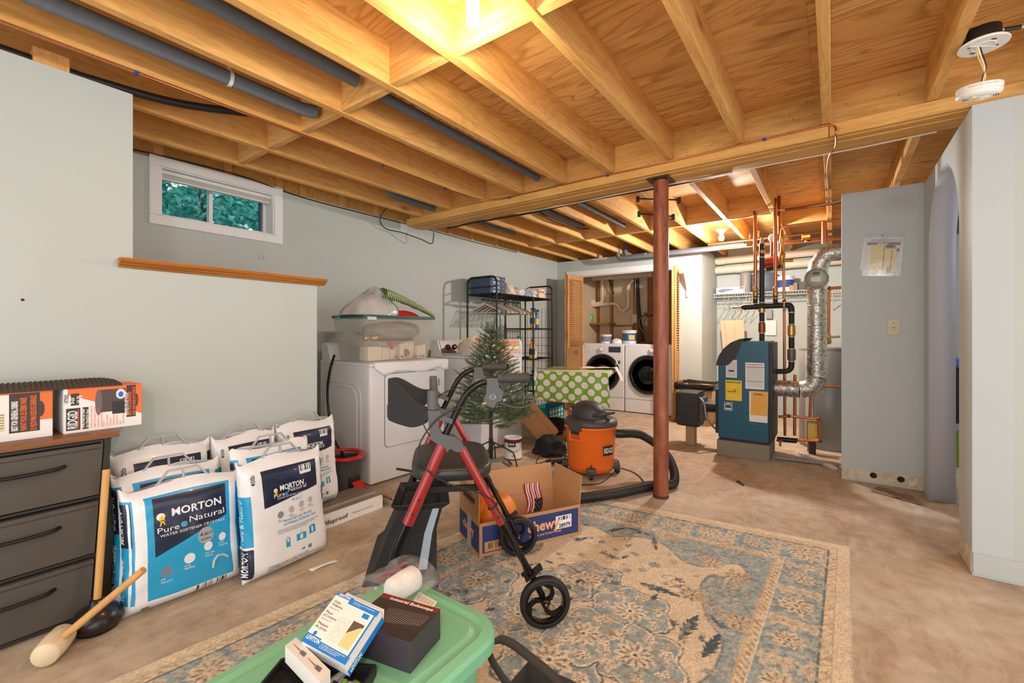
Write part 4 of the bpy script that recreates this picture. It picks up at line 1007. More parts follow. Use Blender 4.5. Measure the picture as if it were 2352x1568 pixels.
P2 = lambda x, y: V((x0 - .0012, y1 - x, y)); a = MB(); text(a, 'chewy', P2, .06, .08, .045, width=.17, bold=.03); a.build('lettering', PEACH, cb)
P3 = lambda x, y: V((x0 - .0006, y1 - x, HH + y)); a = MB(); a.add([P3(.06, .078), P3(.235, .078), P3(.235, .105), P3(.06, .105)], [(0, 1, 2, 3)]); scrib(a, P3, .07, .112, .008, .14, 11, 2); scrib(a, P3, .08, .126, .007, .10, 9, 3); scrib(a, P3, .08, .066, .005, .14, 14, 4); a.build('lettering', INK, cb)
# pumpkin
pk = thing('pumpkin', 'orange ribbed pumpkin sitting in the delivery box', 'pumpkin', tuple(bA + bl * .155 + bs * .155 + V((0, 0, .0045))))
pm = MB()
def pump(u, v):
    th = 2 * pi * u; ph = pi * v; rib = 1 - .075 * abs(cos(5 * th)) ** 3 * 0 - .06 * (1 - abs(sin(6 * th)) ** .6)
    r = .125 * sin(ph) ** .85 * rib; z = .135 - .128 * cos(pi - ph) * -1 if 0 else .130 + .126 * cos(ph) - .028 * math.exp(-((ph) / .35) ** 2) + .02 * math.exp(-((pi - ph) / .4) ** 2)
    return V((r * cos(th), r * sin(th), z))
pm.grid(pump, 96, 24, wrap=True); pm.build('body', mat('pumpkin_skin', (226, 130, 36), .45, var=.12, scale=9), pk)
MB().tube([(0, 0, .215), (.004, 0, .245), (.014, .004, .27)], [.02, .013, .011], 8).build('stem', mat('pumpkin_stem', (120, 116, 66), .8), pk)
# flag
FLG = prn('flag_print', (238, 234, 230), [('s', 2 / 13, .5, 0, 0, 1, 1, (186, 34, 44), 0), ('r', .46, 0, 1, .45, (28, 30, 46))], rough=.8)
fo = bA + bl * .47 + bs * (SS - .012); fl_ = MB()
def flagf(u, v): return fo + bl * ((u - .5) * .105 + .012 * sin(v * 5)) + bs * (.004 * sin(u * 22 + v * 3)) + V((0, 0, .045 + v * .18))
fl_.grid(flagf, 26, 20)
fg = fl_.build('flag', FLG, solid=.001); tag(fg, 'small striped flag hanging upside down inside the delivery box', 'flag')
stm = MB()
for i in range(5):
    for j in range(6):
        if (i + j) % 2: continue
        u_, v_ = .50 + i * .105, .03 + j * .075; c = flagf(u_ + .03, v_) - bs * .0016
        stm.add([c + bl * (.0042 * cos(2 * pi * k / 10 + pi / 2) * (1 if k % 2 == 0 else .45)) + V((0, 0, .0042 * sin(2 * pi * k / 10 + pi / 2) * (1 if k % 2 == 0 else .45))) for k in range(10)], [tuple(range(10))])
o = stm.build('star_print', WHITEI, fg, world=True); o['kind'] = 'stuff'

# =================================================================== GREEN TOTE AND WHAT LIES ON IT
tt = thing('storage_tote', 'green plastic storage tote with lid piled with small boxes', 'tote', (-.855, .56, RZ))
GRN = mat('green_plastic', (126, 190, 150), .42, var=.05, bump=.03)
LX0, LX1, LY0, LY1, LZ = -1.06, -.652, .23, .89, .43
def ringp(x0, x1, y0, y1, r, z): return [V((x, y, z)) for x, y in rrect(x0, x1, y0, y1, r, 6)]
def loft(mb, rings, cap0=True, cap1=True):
    n = len(rings[0]); 
    for A, B in zip(rings[:-1], rings[1:]):
        mb.add(A + B, [(i, (i + 1) % n, n + (i + 1) % n, n + i) for i in range(n)], True)
    if cap0: mb.poly(rings[0][::-1])
    if cap1: mb.poly(rings[-1])
    return mb
ins = lambda d, z, r: ringp(LX0 + d, LX1 - d, LY0 + d, LY1 - d, r, z)
loft(MB(), [ins(.075, RZ, .05), ins(.030, .385, .07), ins(.022, .388, .075), ins(.022, .402, .075)]).build('body', GRN, tt, world=True)
loft(MB(), [ins(.012, .388, .08), ins(.0, .392, .09), ins(.0, .418, .09), ins(.006, .428, .085), ins(.028, .432, .07), ins(.038, .424, .06), ins(.046, .424, .055), ins(.056, .430, .05)], True, True).build('lid', GRN, tt, world=True)
ZT = .4305
def quadbox(name, tag3, fr, br, bl_, z0, z1, m, parent=None, skin=None):
    f, b, l_ = atZ(*fr, z1), atZ(*br, z1), atZ(*bl_, z1); g = l_ + f - b
    q = [g, f, b, l_]; mb = MB(); dz = V((0, 0, z0 - z1)); mb.prism([p + dz for p in q], -dz)
    return q, mb
# endoscope carton
q, mb = quadbox('', None, (942.5, 1474), (1012, 1399), (882, 1362), ZT, .498, None)
DKB = mat('dark_plum_card', (62, 54, 62), .45, var=.1)
ec = thing('endoscope_carton', 'dark plum carton with fine silver lines lettered industrial endoscope', 'carton', tuple((q[0] + q[2]) / 2 - V((0, 0, .068))))
mb.build('carton', DKB, ec, world=True, bevel=.0015, seg=1)
ex = (q[1] - q[0]); ey = (q[3] - q[0]); EF = lambda x, y: q[0] + ex * x + ey * y + V((0, 0, .0008))
tp = MB(); tp.poly([EF(0, 0), EF(1, 0), EF(1, 1), EF(0, 1)], [(0, 0), (1, 0), (1, 1), (0, 1)])
tp.build('top_print', prn('endoscope_top', (66, 54, 50), [('r', 0, .86, 1, 1, (128, 50, 40)), ('r', 0, 0, 1, .25, (58, 48, 46))], rough=.35), ec, world=True)
a = MB(); text(a, 'Industrial Endoscope', lambda x, y: EF(x, y) + V((0, 0, .0005)), .18, .87, .075, width=.74, bold=.03)
a.build('lettering', WHITEI, ec, world=True)
ln = MB()
for k in range(18):
    x_ = .30 + k * .036; p0, p1 = EF(x_, .20 + .012 * k), EF(x_ + .02, .66 + .004 * k); ln.tube([p0, lerp(p0, p1, .5) + ex * .02, p1], .0004, 4)
o = ln.build('line_print', mat('silver_ink', (190, 186, 180), .4, .3), ec, world=True); o['kind'] = 'stuff'
# black tray with odds and ends
ty = thing('black_tray', 'shallow black tray with wrapped parts under the bulb carton', 'tray', (-.93, .47, ZT))
t0, t1 = atZ(648, 1512, .452), atZ(862, 1527, .452); td = (t1 - t0).normalized(); tn = V((td.y, -td.x, 0))
c = [t0 + td * 0, t1, t1 + tn * .16, t0 + tn * .16]; m_ = MB()
for i in range(4):
    p0, p1 = c[i], c[(i + 1) % 4]; m_.bar((p0.x, p0.y, ZT + .011), (p1.x, p1.y, ZT + .011), .005, .022)
m_.prism([V((p.x, p.y, ZT)) for p in c], (0, 0, .003)); m_.build('tray', BLACKP, ty, world=True)
rr = random.Random(12)
for k in range(7):
    p = t0 + td * rr.uniform(.11, .19) + tn * rr.uniform(.02, .07); p.z = ZT + .012
    d = V((rr.uniform(-1, 1), rr.uniform(-1, 1), .1)).normalized() * .022
    MB().tube([p - d, p + d], rr.choice([.006, .008]), 8).build('part', [mat('clear_wrap', (196, 196, 196), .2, alpha=.6), mat('green_part', (120, 170, 60), .4), BLACKP][k % 3], ty, world=True)
# bulb carton
q, mb = quadbox('', None, (733.6, 1564), (759.5, 1540), (680, 1463), .4545, .489, None)
bc_ = thing('bulb_carton', 'narrow white light-fixture carton lying on the black tray', 'carton', tuple((q[0] + q[2]) / 2 - V((0, 0, .034))))
mb.build('carton', mat('carton_ivory', (228, 222, 212), .6, var=.04), bc_, world=True, bevel=.001, seg=1)
ex2, ey2 = q[1] - q[2], q[3] - q[2]; B2 = lambda x, y: q[2] + ex2 * x + ey2 * y + V((0, 0, .0008)); gm = mat('grey_ink', (110, 106, 104), .6); a = MB()
for b0 in (.12, .55):
    a.poly([B2(.2, b0), B2(.34, b0 + .02), B2(.46, b0 + .28), B2(.36, b0 + .30)]) if 0 else None
    a.poly([B2(.30, b0 + .02), B2(.62, b0), B2(.66, b0 + .12), B2(.36, b0 + .14)]); a.poly([B2(.46, b0 + .14), B2(.54, b0 + .135), B2(.50, b0 + .36), B2(.47, b0 + .36)])
a.build('picture_print', gm, bc_, world=True)
sd = q[3] - q[0]; dn = V((0, 0, -.034)); nrm = sd.cross(dn).normalized() * -.0008
if nrm.dot(V((0, 0, EYE)) - q[0]) < 0: nrm = -nrm
for b0 in (.12, .78): MB().poly([q[0] + sd * b0 + dn * .1 + nrm, q[0] + sd * (b0 + .07) + dn * .1 + nrm, q[0] + sd * (b0 + .07) + dn * .7 + nrm, q[0] + sd * b0 + dn * .7 + nrm]).build('red_patch', mat('red_ink', (196, 36, 34), .5), bc_, world=True)
# wallplate carton (leans on the endoscope carton)
BLp, BRp, TLp = atZ(691.6, 1471.4, .500), atZ(792.5, 1527.7, .492), atZ(778, 1359, .545)
lx, ly = BRp - BLp, TLp - BLp; ln_ = lx.cross(ly).normalized(); LF = lambda x, y, o=.0008: BLp + lx * x + ly * y + ln_ * o
lv_ = thing('wallplate_carton', 'white and blue wallplate carton with cut-out window leaning on the tote pile', 'carton', tuple(BLp))
mb = MB(); mb.prism([LF(0, 0, -.034), LF(1, 0, -.034), LF(1, 1, -.034), LF(0, 1, -.034)], ln_ * .034); mb.build('carton', mat('carton_white', (226, 224, 222), .6), lv_, world=True, bevel=.001, seg=1)
BLU = (28, 128, 206)
fm = prn('wallplate_print', (238, 232, 220), [('r', 0, .0, 1, .13, BLU), ('r', 0, .13, .33, .17, BLU), ('r', 0, .93, .4, 1, BLU), ('r', .33, .875, 1, .985, BLU), ('r', .945, .13, .985, .875, BLU), ('r', .40, .22, .61, .62, (206, 196, 182)), ('r', .41, .228, .60, .612, (236, 230, 218)), ('e', .505, .49, .06, .075, (206, 196, 182)), ('e', .505, .33, .06, .075, (206, 196, 182)), ('e', .505, .49, .05, .065, (236, 230, 218)), ('e', .505, .33, .05, .065, (236, 230, 218)), ('r', .66, .20, .90, .66, (96, 84, 70)), ('h', .66, .20, .90, .60, .42, .9, (240, 206, 140)), ('r', .74, .76, .88, .85, BLU), ('e', .14, .205, .035, .04, BLU)], rough=.5)
a = MB(); a.poly([LF(0, 0), LF(1, 0), LF(1, 1), LF(0, 1)], [(0, 0), (1, 0), (1, 1), (0, 1)]); a.build('front_print', fm, lv_, world=True)
sm = prn('wallplate_side', (236, 232, 226), [('r', 0, 0, 1, .48, BLU)], rough=.5)
a = MB(); a.poly([LF(1, 0, -.034) + lx * .004, LF(1, 1, -.034) + lx * .004, LF(1, 1, 0) + lx * .004, LF(1, 0, 0) + lx * .004], [(0, 0), (1, 0), (1, 1), (0, 1)]); a.build('side_print', sm, lv_, world=True)
Lt = lambda x, y: LF(x, y, .0014); a, b_ = MB(), MB()
text(a, 'Outlet\nWallplates', Lt, .05, .80, .045, width=.26); text(a, 'Placas\np/Contacto', Lt, .05, .58, .045, width=.30); text(a, 'Plaques\nde prise', Lt, .05, .36, .045, width=.26); text(a, 'Paquete de 10', Lt, .05, .68, .022, width=.22); text(a, 'Paquet de 10', Lt, .05, .46, .022, width=.22)
text(b_, 'LEVITON', Lt, .04, .075, .07, width=.30, bold=.03); text(b_, 'THE PREFERRED CHOICE OF PROFESSIONALS\nLa opción preferida de los profesionales\nLe choix préféré des professionnels', Lt, .38, .09, .018, width=.54, bold=.01); text(b_, 'LEVITON', Lt, .06, .945, .045, width=.26, bold=.03); text(b_, 'THE PREFERRED CHOICE OF PROFESSIONALS\nLa opción preferida', Lt, .42, .935, .018, width=.5)
Ls = lambda x, y: LF(1, x, -.034 + y * .034) + lx * .008; text(b_, 'LEVITON', Ls, .05, .10, .30, width=.30, bold=.03)
a.build('lettering', INK, lv_, world=True); b_.build('lettering', WHITEI, lv_, world=True)
a = MB(); p0 = [LF(0, 1, -.030), LF(1, 1, -.030)]; a.add([p0[0], p0[1], p0[1] + ly * .13 - lx * .05 + ln_ * .012, p0[0] + ly * .13 + lx * .05 + ln_ * .012], [(0, 1, 2, 3)]); a.build('flap', PAPER, lv_, world=True, solid=.001)
# zip bag with a white roll
zb = thing('zip_bag', 'clear zip bag holding a white roll on the tote lid', 'bag', (-1.0, .84, ZT))
r0, r1 = atZ(893, 1362, .468), atZ(957, 1322, .468); dv = (r1 - r0).normalized()
MB().lathe([(0, 0), (.022, .002), (.032, .012), (.034, .05), (.0335, (r1 - r0).length - .012), (.024, (r1 - r0).length - .002), (0, (r1 - r0).length)], r0, 20, dv).build('roll', mat('white_cloth_roll', (238, 234, 228), .85, bump=.2), zb, world=True)
CLR = NT('clear_bag'); CLR.set(rough=.12, alpha=.22); CLR.base(lin((225, 225, 228))); CLR.link(CLR.math('MULTIPLY_ADD', CLR.noise(CLR.tc('Object'), 34, 3), .55, -.12), CLR.b.inputs['Alpha']); CLR = CLR.m
mb = MB(); sx_ = dv.cross(V((0, 0, 1)))
def zbag(u, v):
    th = 2 * pi * u; L_ = (r1 - r0).length; k = .055 + .012 * mnoise.noise(V((u * 5, v * 4, 2))); w2 = k * (1 + .9 * max(0, -cos(th)))
    return r0 + dv * (-.035 + (L_ + .06) * v) + sx_ * (-cos(th) * w2 * -1) * 1.0 + V((0, 0, max(-.034, sin(th) * .042 + .006 * mnoise.noise(V((u * 9, v * 7, 1))))))
mb.grid(zbag, 28, 14, wrap=True); mb.build('film', CLR, zb, world=True)
MB().bar(r0 - sx_ * .045 + V((0, 0, .02)), r1 - sx_ * .04 + V((0, 0, .028)), .010, .002).build('zip_seal', mat('magenta_plastic', (160, 30, 90), .4), zb, world=True)
# paper slip
a = MB(); a.poly([atZ(u, v, .4325) for u, v in ((947.8, 1379), (995.4, 1395), (1004.6, 1381.8), (963, 1358.6))], [(0, 0), (1, 0), (1, 1), (0, 1)])
tag(a.build('paper_slip', prn('slip_print', (238, 236, 226), [('s', .12, .25, .1, .15, .9, .85, (150, 146, 140), 1), ('s', .17, .12, .1, .15, .9, .85, (160, 150, 146), 0)]), solid=.001), 'small printed paper slip on the green tote lid', 'paper')
# black shopping bag
sb = thing('shopping_bag', 'black fabric shopping bag with looped strap standing on the rug', 'bag', (-.50, .83, RZ))
SBM = mat('black_nonwoven', (58, 52, 46), .85, var=.1, bump=.3, bscale=500)
X0, X1, Y0, Y1, ZB = -.640, -.37, .72, .955, .30
mb = MB(); top = [V((X0, Y0, ZB - .01)), V((X0, Y1, ZB)), V(((X0 + X1) / 2 - .02, Y1 + .012, ZB)), V((X1, Y1 + .02, ZB - .01)), V((X1 + .02, Y0, ZB))]; bot = [V((X0 + .02, Y0 + .02, RZ + .001)), V((X0 + .02, Y1 - .02, RZ + .001)), V(((X0 + X1) / 2, Y1 - .015, RZ + .001)), V((X1 - .02, Y1 - .02, RZ + .001)), V((X1 - .02, Y0 + .02, RZ + .001))]
for i in range(5): j = (i + 1) % 5; mb.add([top[i], top[j], bot[j], bot[i]], [(0, 1, 2, 3)])
mb.poly(bot); mb.weld = True; mb.build('sack', SBM, sb, world=True, solid=.003)
MB().box(X0 + .03, X1 - .03, Y0 + .03, Y1 - .03, .10, .13).build('contents', mat('dark_cloth', (40, 38, 36), .9), sb, world=True)
pts = smooth_path([atZ(1190, 1600, .27), atZ(1158, 1560, .30), atZ(1135, 1525, .32), atZ(1124, 1498, .335), atZ(1132, 1477, .345), atZ(1150, 1468, .345), atZ(1175, 1477, .335), atZ(1210, 1503, .32), atZ(1262, 1545, .30), atZ(1300, 1580, .28)], 5)
mb = MB()
def strap(u, v):
    i = min(len(pts) - 2, int(u * (len(pts) - 1))); f_ = u * (len(pts) - 1) - i; p = lerp(pts[i], pts[i + 1], f_); d = (pts[i + 1] - pts[i]).normalized()
    s_ = V((0, 0, 1)) * (1 - u) + V((.55, .65, .25)) * u; s_ = (s_ - d * s_.dot(d)).normalized(); return p + s_ * ((v - .5) * .022)
mb.grid(strap, 60, 2); mb.build('strap', SBM, sb, world=True, solid=.0025)

# =================================================================== DRYER ZONE
ENAM = mat('white_enamel', (234, 235, 238), .22, var=.02, coat=.3); ENAMG = mat('white_enamel_side', (222, 224, 228), .3, var=.03)
GAP = mat('seam_grey', (120, 122, 126), .6)
def rrect_tube(mb, fn, x0, x1, y0, y1, r, rad):
    pts = [fn(x, y) for x, y in rrect(x0, x1, y0, y1, r, 6)]; return mb.tube(pts, rad, 6, closed=True)
# --- clothes dryer (front faces +x)
DW, DD, DA = .75, .74, radians(-3); fl_c = V((-2.815, 2.072, 0)); Rm = Matrix.Rotation(DA, 3, 'Z'); dc = fl_c - Rm @ V((DD / 2, -DW / 2, 0))
dy = thing('clothes_dryer', 'white front-loading dryer carrying the clear storage tote', 'dryer', tuple(dc), DA)
hx, hy = DD / 2, DW / 2
MB().box(-hx, hx - .02, -hy, hy, .012, .905).build('cabinet', ENAM, dy, bevel=.008)
MB().box(hx - .0195, hx, -hy, hy, .012, .895).build('front_panel', ENAM, dy, bevel=.008)
MB().box(-hx, hx + .004, -hy - .003, hy + .003, .8955, .925).build('top_deck', ENAM, dy, bevel=.01, seg=3)
for x in (-hx + .06, hx - .06):
    for y in (-hy + .06, hy - .06): MB().cyl((x, y, 0), (x, y, .013), .02, n=10).build('foot', BLACKP, dy)
F = lambda y, z: V((hx + .004, y, z))
dm = MB(); pts = rrect(-hy + .13, hy - .075, .27, .835, .035, 6); dm.prism([V((hx + .0005, y, z)) for y, z in pts], (.008, 0, 0)); ddoor = dm.build('door', ENAM, dy, bevel=.003)
rrect_tube(MB(), lambda y, z: V((hx + .001, y, z)), -hy + .127, hy - .072, .267, .838, .037, .0022).build('door_seam', GAP, ddoor)
MB().lathe([(.0, .0), (.028, 0), (.028, .0015), (.0, .0018)], (hx + .0085, -hy + .23, .775), 24, (1, 0, 0)).build('badge', mat('badge_dark', (60, 64, 68), .3, .5), ddoor)
rrect_tube(MB(), lambda y, z: V((hx + .0105, y, z)), -hy + .23 - .017, -hy + .23 + .017, .758, .792, .0165, .0028).build('badge_ring', mat('badge_silver', (206, 208, 212), .3, .7), ddoor)
text(MB(), 'W', lambda x, y: V((hx + .0112, x, y)), -hy + .221, .768, .013, width=.018, bold=.02).build('lettering', WHITEI, ddoor)
MB().box(hx + .0085, hx + .012, -hy + .145, -hy + .175, .50, .60).build('door_grip', mat('grip_grey', (90, 92, 95), .6), ddoor, bevel=.002)  # door handle plate in its own dark grey
for z in (.40, .70): MB().box(hx + .003, hx + .012, hy - .082, hy - .072, z, z + .06).build('hinge', GAP, dy)
for k, (ins_, zz) in enumerate(((.09, .10), (.15, .16))):
    rrect_tube(MB(), lambda x, z: V((x, -hy - .0004, z)), -hx + ins_, hx - ins_ - .03, zz, .80 - ins_ * .5, .10, .004).build('side_pressing', ENAMG, dy)
cs = MB(); cs.prism([V((-hx + .01, -hy + .01, .925)), V((-hx + .15, -hy + .01, .925)), V((-hx + .10, -hy + .01, 1.05)), V((-hx + .04, -hy + .01, 1.075)), V((-hx + .01, -hy + .01, 1.06))], (0, DW - .02, 0)); cs.build('console', ENAM, dy, bevel=.012, seg=3)
# towel draped over the dryer top
tw = MB(); twm = mat('white_terry', (238, 238, 240), .9, var=.03, bump=.25, bscale=260)
def towel(u, v):
    y = -hy + .03 + u * (DW + .0); s_ = v * .66; x = -hx + .16 + s_; lim = hx + .010
    n_ = .006 * mnoise.noise(V((u * 9, v * 6, 3)))
    hang = (.035 + .075 * min(1, u / .12) * (1 - .35 * u) * (.8 + .2 * sin(u * 11 + 1)) if u < .9 else .09)
    if x < lim: return V((x, y, .9275 + abs(n_) * .6))
    t_ = min(1., (x - lim) / (.62 - hx * 2 - .010 + .16 + hx * 2 - .16 - .57 + 1e-4)) if 0 else (x - lim) / max(1e-6, (-hx + .16 + .66) - lim)
    return V((lim + .005 + .004 * sin(u * 20) * t_, y, .9275 - min(1, t_) * hang))
tw.grid(towel, 40, 30)
o = tw.build('towel', twm, None) if 0 else None
tmb = MB(); Md = Matrix.Translation(dc) @ Rm.to_4x4()
tmb.grid(lambda u, v: Md @ towel(u, v), 44, 40)
tag(tmb.build('towel', twm, solid=.003), 'white towel spread under the clear tote on the dryer', 'towel')
# black hose hanging down the dryer side into the bucket
hp = smooth_path([atY(768, 815, 2.035), atY(758, 850, 2.03), atY(752, 900, 2.035), atY(757, 960, 2.03), atY(770, 1015, 1.97), V((-2.845, 1.90, .24))], 6)
tag(MB().tube(hp, .010, 10).build('drain_hose', mat('hose_black', (26, 26, 27), .35)), 'black drain hose hanging from dryer top into the mop bucket', 'hose')
# mop bucket
mk = thing('mop_bucket', 'dark grey mop bucket with red wringer rim and foot pedal', 'bucket', (-2.845, 1.875, 0)); RDP = mat('red_plastic', (206, 34, 30), .35)
B_ = MB(); prof = [(.088, 0), (.095, .004), (.100, .05), (.112, .17), (.120, .255), (.124, .262), (.118, .262), (.110, .17), (.098, .05), (.09, .012), (0, .012)]
B_.lathe(prof, (0, 0, 0), 32); B_.build('pail', DGREY, mk)
rg = MB(); n = 40
def rimf(u, v):
    th = 2 * pi * u; a = 2 * pi * v; w_ = .016 + .008 * (1 + cos(th - .6)) / 2; return V(((.122 + w_ * cos(a)) * cos(th), (.122 + w_ * cos(a)) * sin(th), .272 + .015 * (1 + sin(th * 1 - 1.2)) / 2 + .013 * sin(a)))
rg.grid(rimf, n, 10, wrap=True); rg.build('rim', RDP, mk)
MB().lathe([(.108, .25), (.08, .235), (.07, .17), (0, .165)], (0, 0, 0), 28).build('wringer_basket', BLACKP, mk)
MB().cbox((.105, .01, .105), (.03, .085, .075), 0).build('pedal_recess', BLACKP, mk, bevel=.006)
MB().prism([V((.118, -.02, .10)), V((.118, .05, .10)), V((.165, .065, .055)), V((.165, -.01, .045))], (.006, 0, .012)).build('pedal', RDP, mk, bevel=.004)
# --- clear tote on the dryer
ct = thing('clear_tote', 'clear plastic tote with dark green lid full of ornaments on dryer', 'tote', (-3.10, 2.43, .931))
MILK = NT('milky_plastic'); MILK.set(rough=.25, alpha=.36, spec=.5); MILK.base(lin((206, 198, 184))); MILK = MILK.m
cx0, cx1, cy0, cy1 = -3.34, -2.86, 2.06, 2.82
loft(MB(), [ringp(cx0 + .05, cx1 - .05, cy0 + .05, cy1 - .05, .05, .933), ringp(cx0 + .03, cx1 - .03, cy0 + .03, cy1 - .03, .05, 1.10), ringp(cx0 + .028, cx1 - .025, cy0 + .028, cy1 - .028, .05, 1.104), ringp(cx0 + .012, cx1 - .012, cy0 + .012, cy1 - .012, .05, 1.274)], True, False).build('body', MILK, ct, world=True)
loft(MB(), [ringp(cx0 + .006, cx1 - .006, cy0 + .006, cy1 - .006, .05, 1.275), ringp(cx0, cx1, cy0, cy1, .055, 1.277), ringp(cx0, cx1, cy0, cy1, .055, 1.294), ringp(cx0 + .03, cx1 - .03, cy0 + .03, cy1 - .03, .05, 1.298)]).build('lid', mat('dark_green_lid', (14, 92, 82), .4), ct, world=True)
MB().box(cx1 - .002, cx1 + .008, cy0 + .02, cy0 + .10, 1.255, 1.28).build('latch', mat('pale_latch', (206, 212, 214), .4), ct, world=True, bevel=.003)
MB().box(cx0 + .10, cx0 + .16, cy0 - .008, cy0 + .002, 1.262, 1.286).build('latch', mat('sky_latch', (90, 170, 214), .4), ct, world=True, bevel=.003)
# contents of the tote
CW = mat('white_card', (236, 226, 206), .8); rr = random.Random(21); GOLD = mat('gold_ornament', (206, 160, 90), .15, .9); MAG = mat('magenta_ornament', (180, 40, 130), .2, .6); RDO = mat('red_ornament', (178, 30, 36), .25, .5); SIL = mat('silver_ornament', (206, 206, 206), .2, .8)
def ctag(o, l, c): tag(o, l, c, 'ornaments and dividers packed inside the clear tote'); return o
for k, (ya, yb, h) in enumerate(((2.14, 2.27, .11), (2.285, 2.36, .10), (2.375, 2.44, .12), (2.455, 2.50, .13), (2.51, 2.555, .145), (2.565, 2.63, .15), (2.645, 2.70, .11), (2.71, 2.755, .12))):
    ctag(MB().box(cx1 - .18 + .008 * (k % 2), cx1 - .075 - .012 * (k % 3), ya, yb, .936, .936 + h).build('card_divider', CW, bevel=.001), 'cream card divider standing inside the clear tote on the dryer', 'divider')
def orn(x, y, z, r, m, lab):
    t = thing('ornament', lab, 'ornament', (x, y, z), group='ornaments and dividers packed inside the clear tote'); MB().sphere((0, 0, 0), r, 18, 12).build('ball', m, t); MB().cyl((0, 0, r * .95), (0, 0, r * 1.15), r * .2, n=8).build('cap', SIL, t)
for y, z, r, m, l in ((2.13, 1.115, .028, GOLD, 'gold ball ornament at the tote end nearest the mop bucket'), (2.21, 1.115, .032, GOLD, 'larger gold ball ornament beside a magenta ball in clear tote'), (2.27, 1.13, .022, MAG, 'magenta ball ornament inside the clear tote'), (2.532, .985, .036, RDO, 'red ball ornament between card dividers in clear tote')): orn(cx1 - .058 - r, y, z, r, m, l)
for k in range(16):
    y = rr.uniform(2.38, 2.75); orn(cx1 - .064 - rr.random() * .006, y, .950 + rr.random() * .012, rr.uniform(.008, .013), rr.choice([RDO, SIL, GOLD, RDO]), 'tiny bead ornament lying on the floor of the clear tote')
MB().sphere((0, 0, 0), .03, 14, 10, (.6, 1.2, .8))
hat = MB().lathe([(.036, 0), (.037, .008), (.030, .012), (.018, .04), (.004, .062)], (cx1 - .085, 2.365, 1.052), 16, (.1, .75, .35)); ctag(hat.build('felt_hat', mat('red_felt', (196, 52, 54), .9)), 'tiny red felt hat inside the clear tote', 'hat')
shelf_ = MB().box(cx0 + .06, cx1 - .055, cy0 + .055, cy1 - .06, 1.085, 1.088); ctag(shelf_.build('tray_insert', mat('clear_tray', (210, 204, 196), .3, alpha=.5)), 'clear shelf insert across the middle of the clear tote', 'tray')
gl = MB()
gl.grid(lambda u, v: V((-3.08 + .155 * cos(2 * pi * u) * sin(pi * v) ** .5 * (1 + .30 * mnoise.noise(V((sin(2 * pi * u) * 3, cos(2 * pi * u) * 3, v * 9)))), 2.49 + .285 * sin(2 * pi * u) * sin(pi * v) ** .5, 1.172 + .070 * cos(pi * v) * (1 + .55 * mnoise.noise(V((sin(2 * pi * u) * 4, cos(2 * pi * u) * 4, 3 + v * 3)))))), 28, 14, wrap=True)
ctag(gl.build('packed_film', mat('grey_film', (132, 126, 124), .3, var=.4, scale=26, bump=.5, bscale=40)), 'crumpled grey packing film in the upper half of clear tote', 'packing')
gn = MB()
for k in range(160):
    p = V((cx1 - .12 - rr.random() * .1, rr.uniform(2.12, 2.26), 1.125 + rr.random() * .05)); d = V((rr.uniform(-1, 1), rr.uniform(-1, 1), rr.uniform(-.4, .8))).normalized() * .03; gn.add([p, p + d + V((0, .003, 0)), p + d - V((0, .003, 0))], [(0, 1, 2)])
ctag(gn.build('fir_sprig', mat('dark_fir', (34, 62, 48), .7)), 'dark green artificial fir sprig inside the clear tote', 'greenery')
# on the lid: grey bag, striped sack, red knit
gb = MB()
def gbag(u, v):
    th = 2 * pi * u; h = v; r = (1 - h ** 1.35) ** .8; ry = .25 * (r + .05 * (1 - h)); rx = .17 * r
    n_ = .022 * mnoise.noise(V((cos(th) * 1.6, sin(th) * 1.6, h * 2))) + .007 * sin(th * 11 + 3 * h) * (1 - h) ** .7 + .004 * sin(th * 23 + 1) * (1 - h)
    return V((-3.08 + (rx + n_) * cos(th), 2.285 + (ry + n_) * sin(th) + .02 * h, 1.2985 + .225 * h * (1 + .1 * sin(th * 2))))
gb.grid(gbag, 44, 20, wrap=True)
t_ = NT('grey_bin_bag'); t_.set(rough=.14, alpha=.9, coat=.4); t_.base(t_.ramp(t_.noise(t_.tc('Object'), 7, 3), [(.3, (168, 166, 166)), (.5, (206, 204, 204)), (.62, (214, 208, 206)), (.75, (160, 196, 222))])); t_.bump(t_.noise(t_.mapping(t_.tc('Object'), (1, 1, .22)), 16, 3, .5, 1.0), .5, .02)
tag(gb.build('plastic_bag', t_.m), 'stuffed translucent grey plastic bag on the tote lid', 'bag')
GS = NT('striped_fabric'); GS.set(rough=.85); w_ = GS.new('ShaderNodeTexWave', wave_type='BANDS', bands_direction='DIAGONAL'); GS.link(GS.tc('UV'), w_.inputs[0]); w_.inputs['Scale'].default_value = 7.; w_.inputs['Distortion'].default_value = 1.2
GS.base(GS.ramp(w_.outputs[0], [(.42, (36, 74, 34)), (.55, (196, 212, 150))])); GS = GS.m
sg = MB()
def sash(u, v):
    c = qb(V((-2.99, 2.32, 1.505)), V((-2.93, 2.56, 1.42)), V((-2.90, 2.80, 1.315)), u); w2 = .055 * (1.1 - .4 * u)
    n_ = .01 * mnoise.noise(V((u * 8, v * 3, 1))); return c + V((.35 - .7 * v, .10 - .2 * v, .45 * (1 - v) - .25)) * w2 * 1.6 * .9 + V((.02 + n_, 0, n_ + .012 * sin(u * 24) * v * u))
